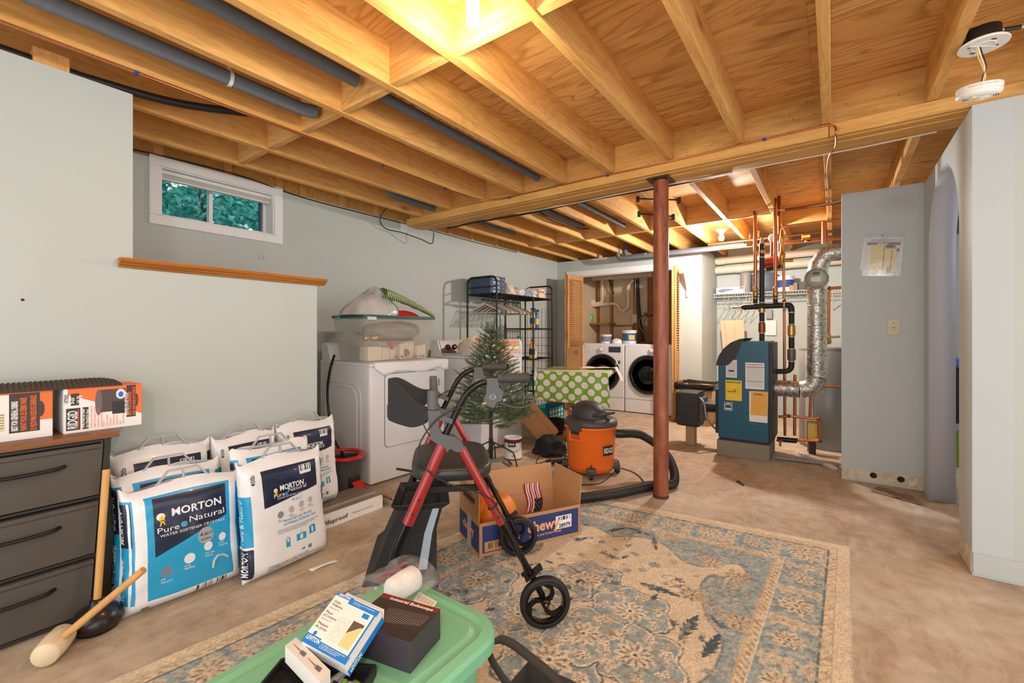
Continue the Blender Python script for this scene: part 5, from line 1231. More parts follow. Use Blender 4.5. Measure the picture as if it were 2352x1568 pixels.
def sashring(u, v):
    c = qb(V((-3.0, 2.33, 1.49)), V((-2.95, 2.56, 1.43)), V((-2.93, 2.82, 1.316)), u); th = 2 * pi * v; r1_ = .085 * (1 - .45 * u ** 2); r2_ = .040 * (1 - .6 * u)
    n_ = .006 * mnoise.noise(V((u * 12, cos(th) * 2, sin(th) * 2))); return c + V((cos(th) * (r1_ + n_) * .8, 0, 0)) + V((0, .35, 1)).normalized() * ((sin(th)) * (r2_ + n_) + cos(th) * -.012)
sg.grid(sashring, 50, 20, uvf=lambda a, b: (a * 2.2, b * 1.2))
tag(sg.build('striped_sack', GS), 'green and cream striped fabric sack slumped over the tote lid', 'sack')
rk_ = MB(); rk_.grid(lambda u, v: V((-2.935 - .10 * (1 - v) + .004 * sin(u * 60) * sin(v * 50), 2.42 + .26 * u, 1.2985 + .048 * sin(pi * min(1, .15 + v * .9)) * sin(pi * (.08 + u * .86)) ** .5 + .003 * sin(u * 70) * cos(v * 40))), 70, 26)
tag(rk_.build('red_knit', mat('red_knit_wool', (198, 20, 26), .9, var=.15, scale=60, bump=.6, bscale=220)), 'bright red knitted cloth under the striped sack', 'cloth')
# --- top-loading washer with laundry
wa = thing('top_load_washer', 'white top-loading washer with grey console behind the small tree', 'washer', (-3.09, 3.63, 0))
MB().box(-.35, .35, -.345, .345, .012, .90).build('cabinet', ENAM, wa, bevel=.01); MB().box(-.35, .355, -.35, .35, .902, .925).build('top_deck', ENAM, wa, bevel=.008, seg=3)
MB().box(-.17, .34, -.30, .30, .926, .938).build('lid', ENAM, wa, bevel=.006)
cs = MB(); cs.prism([V((-.35, -.34, .925)), V((-.20, -.34, .925)), V((-.25, -.34, 1.075)), V((-.33, -.34, 1.085))], (0, .68, 0)); cn = cs.build('console', ENAM, wa, bevel=.01, seg=3)
MB().prism([V((-.204, -.32, .945)), V((-.204, .32, .945)), V((-.244, .32, 1.068)), V((-.244, -.32, 1.068))], (.004, 0, .0015)).build('control_panel', mat('console_grey', (126, 120, 112), .35, .3), cn)
for y in (-.22, -.12, -.02): MB().lathe([(.03, 0), (.028, .02), (.02, .024), (0, .024)], (-.222, y, 1.005), 20, (.95, 0, .31)).build('knob', mat('knob_black', (48, 46, 45), .3, .3), cn)
for x in (-.3, .3):
    for y in (-.3, .3): MB().cyl((x, y, 0), (x, y, .013), .02, n=10).build('foot', BLACKP, wa)
def heap(name, c, rx, ry, h, m, lab, cat, sd=0, k=.25):
    b = MB(); c = V(c)
    def fn(u, v):
        th = 2 * pi * u; r = (1 - v ** 3.2) ** .5; n_ = 1 + k * mnoise.noise(V((cos(th) * 1.7 + sd, sin(th) * 1.7, v * 2.2 + sd))) + k * .5 * mnoise.noise(V((cos(th) * 4 + sd, sin(th) * 4, v * 6)))
        return c + V((rx * r * cos(th) * n_, ry * r * sin(th) * n_, h * v * (1 + .2 * mnoise.noise(V((sd, th, v))))))
    b.grid(fn, 34, 12, wrap=True); return tag(b.build(name, m), lab, cat)
heap('laundry_heap', (-3.02, 3.53, .9385), .20, .17, .17, mat('cream_knit', (226, 208, 190), .9, var=.12, bump=.4, bscale=120), 'heap of cream knitted laundry on the top-loading washer', 'laundry', 3)
heap('white_laundry', (-2.86, 3.318, .9385), .09, .028, .07, mat('white_knit', (232, 228, 222), .9, var=.08, bump=.4, bscale=120), 'small white knitted heap beside the washer console', 'laundry', 13)
for k, (c_, z) in enumerate((((222, 184, 148), .9386), ((240, 226, 212), .979), ((214, 168, 120), 1.015), ((226, 176, 160), 1.055))):
    tag(loft(MB(), [ringp(-2.98, -2.755, 3.73, 3.955, .03, z), ringp(-2.99, -2.75, 3.72, 3.96, .04, z + .018), ringp(-2.98, -2.755, 3.73, 3.955, .03, z + .036)]).build('folded_towel', mat('folded_%d' % k, c_, .95, bump=.3, bscale=200)), ['tan folded towel at the bottom of the pile on the washer', 'off-white folded towel in the washer-top pile', 'ochre folded towel in the washer-top pile', 'pink folded towel topping the pile on the washer'][k], 'towel', 'folded towels on the washer')
pk_ = MB(); pk_.grid(lambda u, v: V((-2.722 + .008 * sin(u * 9) * (1 - v) - (.11 * max(0, v - .42)), 3.56 + .15 * u, .85 + (.105 * min(1, v / .42) + .09 * max(0, v - .42)) + .004 * sin(u * 18))), 14, 14)
tag(pk_.build('blanket', mat('peach_blanket', (236, 176, 156), .95, bump=.3), solid=.006), 'peach blanket corner hanging over the washer front', 'blanket')

# =================================================================== CHRISTMAS TREE
TC = V((-2.42, 3.03, 0)); tr_ = thing('christmas_tree', 'small bare artificial fir tree on a folding stand', 'tree', tuple(TC))
MB().tube([(0, 0, .10), (0, 0, .55), (.005, 0, 1.18)], [.017, .015, .006], 8).build('trunk', mat('brown_trunk', (92, 70, 48), .9, var=.3, scale=40, bump=.6), tr_)
stnd = mat('stand_green_black', (40, 42, 42), .45, .3)
for k in range(4):
    a = k * pi / 2 + .5; d = V((cos(a), sin(a), 0)); MB().tube(bent([d * .012 + V((0, 0, .21)), d * .20 + V((0, 0, .12)), d * .23 + V((0, 0, .0))], .03), .006, 8).build('stand_leg', stnd, tr_)
MB().tube([(0, 0, .06), (0, 0, .24)], .02, 10).build('stand_collar', stnd, tr_); MB().tube([(.02, 0, .19), (.05, .01, .195)], .004, 6).build('thumbscrew', stnd, tr_)
def needles():
    t = NT('fir_needles'); t.set(rough=.55); n_ = t.noise(t.tc('Object'), 24, 2)
    t.base(t.ramp(n_, [(.3, (66, 92, 62)), (.5, (98, 126, 88)), (.7, (138, 158, 120))])); return t.m
nm = needles(); rr = random.Random(17); nb = MB(); nb.fixn = False; br = MB()
def sprig(p, d, L, dens=1.):
    d = d.normalized()
    while (p + d * L).x + TC.x < -2.695 and L > .02: L *= .7
    if (p + d * L).x + TC.x < -2.70: return
    x, y = frame(d); n_ = int(L / .0022 * dens)
    br.tube([p, p + d * L], [.0016, .001], 4, caps=False)
    for i in range(n_):
        f_ = (i + rr.random()) / n_; a = rr.random() * 2 * pi; q = p + d * (L * f_); nl = .027 * (1 - .35 * f_) * rr.uniform(.8, 1.2)
        o_ = (x * cos(a) + y * sin(a)); tip = q + (o_ * .80 + d * .75).normalized() * nl; s_ = o_.cross(d) * .0017
        nb.add([q + s_, q - s_, tip], [(0, 1, 2)])
levels = 17
for li in range(levels):
    f_ = li / (levels - 1); z = .36 + .78 * f_; R = .34 * (1 - f_) ** .85 + .085; nbr = int(12 - 5 * f_)
    for k in range(nbr):
        a = k * 2 * pi / nbr + li * 1.9 + rr.uniform(-.2, .2); up = .18 + .55 * f_ + rr.uniform(-.1, .15); d = V((cos(a), sin(a), up)); L = R * rr.uniform(.82, 1.1)
        p0 = V((0, 0, z)); dn = d.normalized()
        if dn.x < 0: L = min(L, (TC.x + 2.70) / -dn.x)
        br.tube([p0, p0 + dn * L * .9], .0022, 5, caps=False)
        s0 = .30 if f_ < .6 else .12
        sprig(p0 + dn * L * s0, dn, L * (1 - s0))
        for j in range(int(2 + 7 * (1 - f_))):
            g_ = s0 + .04 + (.85 - s0) * (j + rr.random()) / (2 + 7 * (1 - f_)); side = 1 if j % 2 else -1; tn = V((-sin(a), cos(a), .25)) * side
            sprig(p0 + dn * L * g_, dn * .75 + tn * .75 + V((0, 0, .15)), rr.uniform(.08, .135) * (1 - .25 * f_))
for k in range(7): a = k * .9; sprig(V((0, 0, 1.12)), V((cos(a) * .32, sin(a) * .32, 1)), .14 if k else .19)
nb.build('foliage', nm, tr_); br.build('branch', mat('branch_brown', (86, 70, 46), .9), tr_)['kind'] = 'stuff'

# paint can, black cloth, tilted box, sticks
pn = thing('paint_can', 'white paint can with dark red band beside the tree', 'can', (-2.40, 3.33, 0))
MB().lathe([(.078, 0), (.082, .002), (.082, .012), (.080, .014), (.080, .185), (.083, .188), (.083, .197), (.076, .199), (.074, .19), (0, .19)], (0, 0, 0), 32).build('can', prn('paint_label', (238, 236, 230), []), pn)
MB().lathe([(.0812, .155), (.0812, .186)], (0, 0, 0), 32).build('band', mat('maroon_label', (112, 20, 40), .4), pn); MB().lathe([(.0824, .0), (.0824, .010)], (0, 0, 0), 32).build('band', mat('maroon_label', (112, 20, 40), .4), pn)
cf = lambda R: (lambda x, y: V((R * cos(-.95 + x / R), R * sin(-.95 + x / R), y)))
a = MB()
a.grid(lambda u, v: cf(.0815)(-.045 + .07 * u, .12 + .045 * v), 8, 2); a.build('label_patch', INK, pn)
a = MB(); text(a, 'BEHR', cf(.0822), -.035, .135, .02, width=.05, bold=.02); a.build('lettering', WHITEI, pn); a = MB(); text(a, 'Paint & Primer', cf(.0806), -.04, .075, .010, width=.09); a.build('lettering', INK, pn)
MB().grid(lambda u, v: cf(.0806)(-.01 + .022 * u, .028 + .022 * v), 4, 2).build('label_patch', mat('lime_ink', (150, 206, 50), .5), pn)
MB().tube(smooth_path([cf(.083)(-.11, .165), cf(.094)(-.07, .10), cf(.10)(0, .075), cf(.094)(.07, .10), cf(.083)(.11, .165)], 5), .0018, 6).build('bail', STEEL, pn)
heap('black_cloth', (-2.20, 3.66, .001), .15, .14, .18, mat('black_cloth', (22, 22, 24), .8, bump=.4), 'crumpled black cloth on the floor by the tilted carton', 'cloth', 8, .4)
tb = thing('tilted_carton', 'plain brown carton tipped up on one edge beyond the paint can', 'carton', (-2.20, 3.88, 0), rot=(0, 0, 0))
cr_ = V((CY, SY, 0)); bk = V((-SY, CY, 0)); an = radians(49)
ax_ = cr_ * cos(an) - V((0, 0, 1)) * sin(an); az_ = cr_ * sin(an) + V((0, 0, 1)) * cos(an); o_ = atZ(1247, 1023, .004)
M_ = Matrix.Translation(o_) @ Matrix((ax_, bk, az_)).transposed().to_4x4()      # x runs down to the floor corner, z up to the right
for args in ((-.40, 0, 0, .004, 0, .215), (-.40, 0, .17, .174, 0, .215), (-.40, 0, .004, .17, 0, .004), (-.40, 0, .004, .17, .211, .215), (-.004, 0, .004, .17, .004, .211)):
    q_ = MB(); q_.box(*args, M_); q_.build('side', CARD, tb, world=True)
q_ = MB(); q_.box(-.13, 0, 0, .174, 0, .003, M_ @ Matrix.Translation((-.40, 0, .215)) @ Matrix.Rotation(radians(-28), 4, 'Y')); q_.build('flap', CARD, tb, world=True)
q_ = MB(); q_.box(-.12, 0, 0, .174, 0, .003, M_ @ Matrix.Translation((-.40, 0, 0)) @ Matrix.Rotation(radians(35), 4, 'Y')); q_.build('flap', CARD, tb, world=True)
q_ = MB(); q_.box(-.40, 0, -.0006, 0, .155, .16, M_); q_.build('crease', mat('crease_brown', (150, 106, 66), .9), tb, world=True)
for k, (a_, b_, m_) in enumerate(((atZ(1155, 1062), atZ(1172, 1072), 'brown'), (atZ(1168, 1060), atZ(1176, 1068), 'dark'), (atZ(1262, 1012), atZ(1290, 1020), 'grey'))):
    tag(MB().tube([a_ + V((0, 0, .007)), b_ + V((0, 0, .007))], .006, 7).build('stick', mat('stick_' + m_, {'brown': (150, 100, 60), 'dark': (84, 58, 40), 'grey': (120, 112, 104)}[m_], .7)), ['short brown wooden stick on the floor before the paint can', 'dark twig lying across the brown stick', 'grey trowel-like strip on the floor by the table foot'][k], 'stick')

# =================================================================== GARMENT RACK
RKX0, RKX1, RKY0, RKY1, RKM = -3.60, -3.15, 4.05, 5.30, 4.82
gr = thing('garment_rack', 'black metal garment rack with shelves and wire grid by wall', 'rack', (-3.375, 4.67, 0))
RB = mat('rack_black', (30, 29, 29), .4, .4)
for y, zt in ((RKY0, 1.82), (RKY1, 1.81)):
    MB().tube(bent([(RKX0, y, 0), (RKX0, y, zt), (RKX1, y, zt), (RKX1, y, 0)], .09, 6), .0115, 10).build('end_frame', RB, gr, world=True)
    for z in (1.70,): MB().tube([(RKX0, y, z), (RKX1, y, z)], .006, 8).build('crossbar', RB, gr, world=True)
for x in (RKX0, RKX1): MB().tube([(x, RKM, 0), (x, RKM, 1.62)], .0115, 10).build('upright', RB, gr, world=True)
def wire_shelf(z, y0, y1, name='shelf'):
    m = MB()
    for x in (RKX0, RKX1): m.tube([(x, y0, z), (x, y1, z)], .008, 8)
    for y in (y0, y1): m.tube([(RKX0, y, z), (RKX1, y, z)], .008, 8)
    k = int((y1 - y0) / .05)
    for i in range(1, k): y = y0 + (y1 - y0) * i / k; m.tube([(RKX0, y, z + .004), (RKX1, y, z + .004)], .0025, 5)
    return m.build(name, RB, gr, world=True)
wire_shelf(1.62, RKY0, RKY1, 'top_shelf')
for z in (1.215, .815, .40, .08): wire_shelf(z, RKM, RKY1)
MB().tube([(-3.375, RKY0, 1.555), (-3.375, RKM, 1.555)], .010, 10).build('hanging_rail', RB, gr, world=True)
gm_ = MB()
for i in range(11): z = .12 + i * .108; gm_.tube([(RKX0 + .012, RKM, z), (RKX0 + .012, RKY1, z)], .0028, 5)
for i in range(8): y = RKM + .03 + i * .06; gm_.tube([(RKX0 + .012, y, .1), (RKX0 + .012, y, 1.21)], .0028, 5)
for i in range(11): z = .12 + i * .108; gm_.tube([(RKX0 + .012, RKY1, z), (RKX1 - .012, RKY1, z)], .0028, 5)
for i in range(7): x = RKX0 + .04 + i * .06; gm_.tube([(x, RKY1, .1), (x, RKY1, 1.5)], .0028, 5)
gm_.build('wire_grid', RB, gr, world=True)
# blue boxes on the top shelf
BXB = mat('slate_blue_card', (66, 84, 110), .6, var=.06)
words_ = ['lowest of four slate-blue flat boxes on the rack shelf', 'second slate-blue flat box up in the rack stack', 'third slate-blue flat box up in the rack stack', 'topmost of four slate-blue flat boxes on the rack shelf']
for k in range(4):
    z0 = 1.6275 + k * .0525; t = thing('flat_box', words_[k], 'box', (-3.42, 4.23, z0), group='slate-blue boxes on the garment rack'); dx = .004 * (k % 2)
    MB().box(-3.575, -3.27 + dx, 4.085, 4.365, z0, z0 + .052).build('carton', BXB, t, world=True, bevel=.001, seg=1)
    MB().box(-3.578, -3.267 + dx, 4.082, 4.368, z0 + .030, z0 + .0523).build('carton_lid', BXB, t, world=True, bevel=.001, seg=1)
    a = MB(); Pq = plane_fn((-3.266 + dx, 4.13, z0 + .012), (0, 1, 0), (0, 0, 1)); scrib(a, Pq, .0, .016, .012, .12, 9, 5); scrib(a, Pq, .0, .0, .012, .13, 10, 6); scrib(a, Pq, .19, .002, .02, .012, 2, 7); a.build('lettering', WHITEI, t, world=True)
WB = mat('white_film_bag', (226, 216, 208), .35, var=.12, scale=20, bump=.5, bscale=40)
for k, (y, rx, ry, h, c_, l_) in enumerate(((4.49, .13, .10, .15, (232, 216, 206), 'crumpled pinkish plastic bag beside the slate-blue boxes'), (4.68, .14, .10, .12, (228, 222, 216), 'crumpled white plastic bag in the middle of rack shelf'), (4.83, .13, .08, .10, (150, 176, 206), 'crumpled pale blue plastic bag on the rack shelf'), (5.0, .15, .10, .13, (230, 220, 212), 'crumpled white plastic bag near the red-lettered rack box'))):
    heap('shopping_sack', (-3.36, y, 1.630), rx, ry * .78, h, mat('sack_%d' % k, c_, .4, var=.1, scale=25, bump=.5, bscale=60), l_, 'bag', 20 + k, .35)
rb_ = thing('lettered_box', 'beige box with red lettering at the rack shelf end', 'box', (-3.38, 5.19, 1.627)); MB().box(-3.50, -3.25, 5.12, 5.27, 1.627, 1.76).build('carton', mat('beige_card', (222, 206, 178), .7), rb_, world=True); a = MB(); scrib(a, plane_fn((-3.249, 5.13, 1.71), (0, 1, 0), (0, 0, 1)), 0, 0, .03, .12, 5, 8); a.build('lettering', mat('red_ink', (196, 36, 34), .5), rb_, world=True)
# hangers
rr = random.Random(31); HC = [(216, 206, 190), (232, 230, 226), (60, 70, 96), (176, 190, 160), (196, 130, 96), (52, 50, 52), (206, 186, 160), (222, 222, 214), (120, 84, 58)]
def hanger(y, c_, tilt, lab):
    t = thing('hanger', lab, 'hanger', (-3.375, y, 1.555), tilt, 'hangers on the garment rack rail')
    m = mat('hanger_%02x%02x%02x' % c_, c_, .4); r = .0045
    MB().tube(arc((0, 0, .0), .0165, -.9, 3.6, 10, (1, 0, 0), (0, 0, 1)) + [V((0, 0, -.045))], .0025, 6).build('hook', STEEL if c_[0] > 150 else m, t)
    MB().tube(bent([(0, 0, -.045), (.20, 0, -.135), (.205, 0, -.155), (-.205, 0, -.155), (-.20, 0, -.135), (0, 0, -.045)], .02, 3), r, 7).build('shoulders', m, t)
hl_ = ['white plastic clothes hanger on the black rack rail', 'coloured plastic clothes hanger on the black rack rail']
for k in range(24):
    c_ = HC[k % len(HC)]; y = 4.10 + k * .029
    nm_ = {(216, 206, 190): 'beige', (232, 230, 226): 'white', (60, 70, 96): 'navy', (176, 190, 160): 'sage green', (196, 130, 96): 'terracotta', (52, 50, 52): 'black', (206, 186, 160): 'tan', (222, 222, 214): 'ivory', (120, 84, 58): 'brown'}[c_]
    hanger(y, c_, .16 + rr.uniform(-.05, .05), nm_ + ' clothes hanger hooked on the black garment rack rail')
# things on the rack's shelves
def bottle(x, y, z, r, h, c_, lab, cap=(60, 110, 190), band=None, spray=False, grp='cleaning bottles on the garment rack'):
    t = thing('bottle', lab, 'bottle', (x, y, z), group=grp)
    MB().lathe([(r * .95, 0), (r, .006), (r, h * .62), (r * .8, h * .74), (r * .36, h * .82), (r * .36, h * .86)], (0, 0, 0), 18).build('flask', mat('bottle_%02x%02x%02x' % c_, c_, .3), t)
    if band: MB().lathe([(r * 1.01, h * .2), (r * 1.01, h * .5)], (0, 0, 0), 18).build('label', mat('blabel_%02x%02x%02x' % band, band, .5), t)
    cm = mat('cap_%02x%02x%02x' % cap, cap, .4)
    if spray: MB().cbox((.012, 0, h * .93), (.07, .022, .028)).build('trigger', cm, t, bevel=.004); MB().cbox((.03, 0, h * .86), (.008, .012, .04)).build('lever', cm, t, bevel=.002)
    else: MB().lathe([(r * .42, h * .86), (r * .42, h), (0, h)], (0, 0, 0), 14).build('cap', cm, t)
ZS = {0: .0885, 1: .4085, 2: .8235, 3: 1.2235}
for x, y, s_, r, h, c_, cap, band, sp, lab in ((-3.22, 4.91, 3, .035, .27, (240, 200, 40), (30, 100, 190), (30, 90, 180), True, 'yellow and blue spray bottle on the upper rack shelf'), (-3.22, 5.0, 3, .036, .25, (40, 110, 200), (30, 140, 90), (236, 190, 40), True, 'blue spray bottle with yellow label on the rack'),
                                   (-3.205, 4.875, 2, .04, .26, (240, 180, 30), (214, 60, 40), (24, 50, 120), False, 'orange, yellow and navy striped bottle on middle rack shelf'), (-3.25, 5.0, 2, .034, .13, (226, 226, 226), (206, 206, 206), None, False, 'short white bottle on middle rack shelf'), (-3.45, 4.92, 2, .05, .30, (226, 232, 224), (40, 150, 90), None, False, 'white bottle with green cap at the back of the rack'),
                                   (-3.22, 4.90, 1, .045, .26, (230, 232, 228), (40, 130, 110), (60, 150, 120), False, 'white and green jug on lower rack shelf'), (-3.25, 5.01, 1, .04, .28, (206, 212, 220), (200, 200, 206), None, False, 'grey-white jug on lower rack shelf'), (-3.24, 4.90, 0, .05, .24, (50, 80, 160), (240, 240, 240), (230, 230, 230), False, 'blue bottle on the bottom rack shelf')):
    bottle(x, y, ZS[s_], r, h, c_, lab, cap, band, sp)
for k, (c_, z, l_) in enumerate((((40, 46, 66), .4086, 'navy folded cloth on the lower rack shelf'), ((206, 96, 100), .458, 'coral folded cloth on the lower rack shelf'), ((38, 44, 64), .5075, 'dark folded cloth topping the lower rack shelf pile'))):
    tag(loft(MB(), [ringp(-3.42, -3.19, 5.07, 5.27, .03, z), ringp(-3.43, -3.18, 5.06, 5.28, .04, z + .024), ringp(-3.42, -3.19, 5.07, 5.27, .03, z + .049)]).build('folded_cloth', mat('clothfold_%d' % k, c_, .95)), l_, 'cloth', 'folded cloths on the rack')
# teal crate and black tub on the floor under the table end
tc_ = thing('teal_crate', 'teal plastic basket with white flowers by the table leg', 'basket', (-2.86, 4.62, 0)); TEAL = mat('teal_plastic', (30, 140, 146), .4)
mb = MB(); x0, x1, y0, y1 = -2.98, -2.72, 4.50, 4.86
for a, b, c, d in ((x0, x1, y0, y0 + .006), (x0, x1, y1 - .006, y1), (x0, x0 + .006, y0, y1), (x1 - .006, x1, y0, y1)): mb.box(a, b, c, d, 0, .26)
mb.box(x0, x1, y0, y1, 0, .006); mb.build('basket', TEAL, tc_, world=True)
fm = MB(); rr = random.Random(2)
for i in range(5):
    for j in range(4): fm.lathe([(.018, 0), (.018, .001)], (x1 + .0002, y0 + .04 + i * .068, .05 + j * .055), 8, (1, 0, 0))
o = fm.build('flower_print', WHITEI, tc_, world=True); o['kind'] = 'stuff'
tag(MB().lathe([(.10, 0), (.13, .16), (.138, .165), (.128, .165), (.10, .01), (0, .008)], (-2.60, 4.42, 0), 24).build('black_tub', BLACKP), 'small black plastic tub on the floor beside the teal basket', 'tub')

# =================================================================== TABLE WITH POLKA-DOT CLOTH
TRZ = radians(17); T0 = V((-2.33, 4.50, 0)); tw_, td_, tz = .37, .36, .742
tb_ = thing('trestle_table', 'small wooden trestle table under a green dotted cloth', 'table', tuple(T0), TRZ)
OAK = wood('table_oak', (176, 122, 72), (146, 96, 52), (104, 66, 34), 'Z', rough=.5)
MB().box(-tw_, tw_, -td_, td_, tz - .025, tz).build('top', OAK, tb_, bevel=.003)
for s_ in (-1, 1):
    MB().box(-.07 + .0, .07, s_ * .25 - .018, s_ * .25 + .018, .04, tz - .025).build('leg', OAK, tb_, bevel=.003); MB().box(-.22, .22, s_ * .25 - .025, s_ * .25 + .025, 0, .04).build('foot', OAK, tb_, bevel=.006)
MB().box(-.02, .02, -.25, .25, .22, .28).build('stretcher', OAK, tb_)
DOT = NT('dotted_cloth'); DOT.set(rough=.5); sp = DOT.new('ShaderNodeSeparateXYZ'); DOT.link(DOT.tc('UV'), sp.inputs[0])
def dots(ou, ov):
    fu = DOT.math('SUBTRACT', DOT.math('FRACT', DOT.math('ADD', DOT.math('MULTIPLY', sp.outputs[0], 1.), ou)), .5); fv = DOT.math('SUBTRACT', DOT.math('FRACT', DOT.math('ADD', sp.outputs[1], ov)), .5)
    return DOT.math('LESS_THAN', DOT.math('ADD', DOT.math('MULTIPLY', fu, fu), DOT.math('MULTIPLY', DOT.math('MULTIPLY', fv, fv), 1.)), .075)
DOT.base(DOT.mix(DOT.math('MAXIMUM', dots(0, 0), dots(.5, .5)), lin((128, 172, 40)), lin((236, 234, 222)))); DOTM = DOT.m
tcl = MB()
def cloth(u, v):   # u across x, v along y: flat top with hanging sides
    X = -tw_ - .24 + u * (2 * tw_ + .24 + .05); Yv = -td_ - .31 - .05 * u + v * (2 * td_ + .34 + .05 * u)
    x = max(-tw_ - .006, min(tw_ + .006, X)); y = max(-td_ - .006, min(td_ + .006, Yv)); z = tz + .003
    ox, oy = X - x, Yv - y; drop = abs(ox) + abs(oy) if (abs(ox) > 0 and abs(oy) > 0) else max(abs(ox), abs(oy)); fl = .05 * drop
    wv = .018 * sin(X * 17 + 1) * min(1, abs(oy) / .12) ; wx = .012 * sin(Yv * 19) * min(1, abs(ox) / .12)
    return V((x + (1 if ox > 0 else -1) * (fl if ox else 0) + wx, y - (fl + abs(wv) if oy < 0 else 0), z - drop * .97 + .002 * mnoise.noise(V((X * 9, Yv * 9, 0)))))
Mt = Matrix.Translation(T0) @ Matrix.Rotation(TRZ, 4, 'Z')
tcl.grid(lambda u, v: Mt @ cloth(u, v), 60, 66, uvf=lambda a, b: (a * 7.6, b * 8.2))
tag(tcl.build('tablecloth', DOTM, solid=.002), 'lime green tablecloth with large white polka dots', 'tablecloth')
wp = MB(); wp.grid(lambda u, v: Mt @ V((-.02 + u * .50, .0 + v * .30 + .03 * u, tz + .010 + .03 * (1 - v) ** 2 * u + .010 * abs(sin(u * 9)) * v - 1.1 * max(0, u - .84))), 24, 14)
tag(wp.build('wrapping_sheet', mat('pale_pink_sheet', (226, 206, 204), .5, bump=.1), solid=.0015), 'pale pink plastic sheet folded on the dotted table', 'sheet')
def carton(lab, c, size, rz, open_top=False, arrows=False):
    t = thing('carton', lab, 'carton', c, rz); a, b, h = [k / 2 if i < 2 else k for i, k in enumerate(size)]
    MB().box(-a, a, -b, b, 0, h if not open_top else h - .001).build('body', CARD, t, bevel=.002, seg=1)
    MB().box(-a - .0006, a + .0006, -.02, .02, h * .6, h + .001).build('tape', mat('kraft_tape', (198, 158, 112), .35), t)
    if open_top:
        for s_ in (-1, 1): MB().prism([V((-a, s_ * b, h)), V((a, s_ * b, h)), V((a, s_ * (b + .015), h + .05)), V((-a, s_ * (b + .015), h + .05))], (0, .003, 0)).build('flap', CARD, t)
    if arrows:
        m = MB()
        for dx in (-.012, .012): m.poly([V((a * .35 + dx - .003, -b - .001, h * .70)), V((a * .35 + dx + .003, -b - .001, h * .70)), V((a * .35 + dx + .003, -b - .001, h * .80)), V((a * .35 + dx + .008, -b - .001, h * .80)), V((a * .35 + dx, -b - .001, h * .86)), V((a * .35 + dx - .008, -b - .001, h * .80)), V((a * .35 + dx - .003, -b - .001, h * .80))])
        m.build('arrow_print', INK, t)['kind'] = 'stuff'
    return t
pB = atZ(1308, 851, .748)
carton('tall brown carton with two printed arrows on the dotted cloth', (-2.40, 4.50, .7475), (.155, .145, .245), radians(33), arrows=True)
carton('brown carton with raised flaps behind the arrow-printed carton', (-2.45, 4.69, .7475), (.15, .13, .27), radians(20), open_top=True)

# =================================================================== SHOP VACUUM
vc = V((-1.632, 3.37, 0)); vm = thing('shop_vacuum', 'orange shop vacuum with dark grey motor head and casters', 'vacuum', tuple(vc), radians(-18))
OR = mat('orange_plastic', (240, 112, 32), .38, var=.04, bump=.03)
MB().lathe([(.165, .035), (.180, .04), (.186, .075), (.188, .08), (.200, .30), (.204, .305), (.206, .385), (.214, .39), (.214, .402), (.2, .404), (0, .404)], (0, 0, 0), 48).build('drum', OR, vm)
MB().lathe([(.21, .4035), (.217, .406), (.217, .43), (.205, .450), (.17, .462), (0, .466)], (0, 0, 0), 48).build('lid', DGREY, vm)
hd = MB(); hp_ = [(.150, .458, 0), (.148, .49, 0), (.135, .53, 0), (.105, .565, 0), (.06, .585, 0), (0, .59, 0)]
def headf(u, v):
    th = 2 * pi * u; i = min(4, int(v * 5)); f_ = v * 5 - i; r = hp_[i][0] * (1 - f_) + hp_[i + 1][0] * f_; z = hp_[i][1] * (1 - f_) + hp_[i + 1][1] * f_
    sw = .006 * sin(th * 3 + v * 7); return V((r * cos(th) * 1.08 - .02, r * sin(th) * .86, z + sw * (1 - v)))
hd.grid(headf, 44, 15, wrap=True); hd.build('motor_head', mat('charcoal_plastic', (62, 60, 57), .5, bump=.05), vm)
MB().tube(bent([(.06, -.07, .48), (.19, -.075, .515), (.205, 0, .52), (.19, .075, .515), (.06, .07, .48)], .05, 6), .015, 10).build('carry_handle', DGREY, vm)
MB().tube([(.0, -.10, .46), (.0, -.10, .55)], .0 + .012, 8)
MB().cbox((-.13, -.075, .515), (.025, .03, .05)).build('power_switch', BLACKP, vm, bevel=.004)
MB().cbox((-.138, -.088, .515), (.012, .008, .022)).build('switch_rocker', mat('pale_rocker', (210, 206, 190), .4), vm)
# front latch
vl = MB(); fa = radians(-80); fd = V((cos(fa), sin(fa), 0)); ft = V((-fd.y, fd.x, 0))
def lbox(m, r0, r1, w0, z0, z1, w1=None):
    w1 = w1 or w0; m.prism([fd * r0 - ft * w0 + V((0, 0, z0)), fd * r0 + ft * w0 + V((0, 0, z0)), fd * r0 + ft * w1 + V((0, 0, z1)), fd * r0 - ft * w1 + V((0, 0, z1))], fd * (r1 - r0)); return m
lbox(MB(), .20, .232, .05, .375, .455, .060).build('latch', DGREY, vm, bevel=.006)
lbox(MB(), .205, .226, .036, .352, .376).build('latch_tongue', BLACKP, vm, bevel=.003)
fr = MB(); lbox(fr, .19, .216, .058, .29, .302); lbox(fr, .19, .216, .006, .29, .38)
MB().prism([fd * .195 + ft * -.062 + V((0, 0, .295)), fd * .195 + ft * .062 + V((0, 0, .295)), fd * .195 + ft * .062 + V((0, 0, .38)), fd * .195 + ft * -.062 + V((0, 0, .38))], fd * .022).build('latch_frame', OR, vm, bevel=.004)
MB().prism([fd * .2172 + ft * -.044 + V((0, 0, .31)), fd * .2172 + ft * .044 + V((0, 0, .31)), fd * .2172 + ft * .044 + V((0, 0, .352)), fd * .2172 + ft * -.044 + V((0, 0, .352))], fd * .001).build('latch_recess', mat('orange_shadow_plastic', (196, 84, 26), .5), vm)
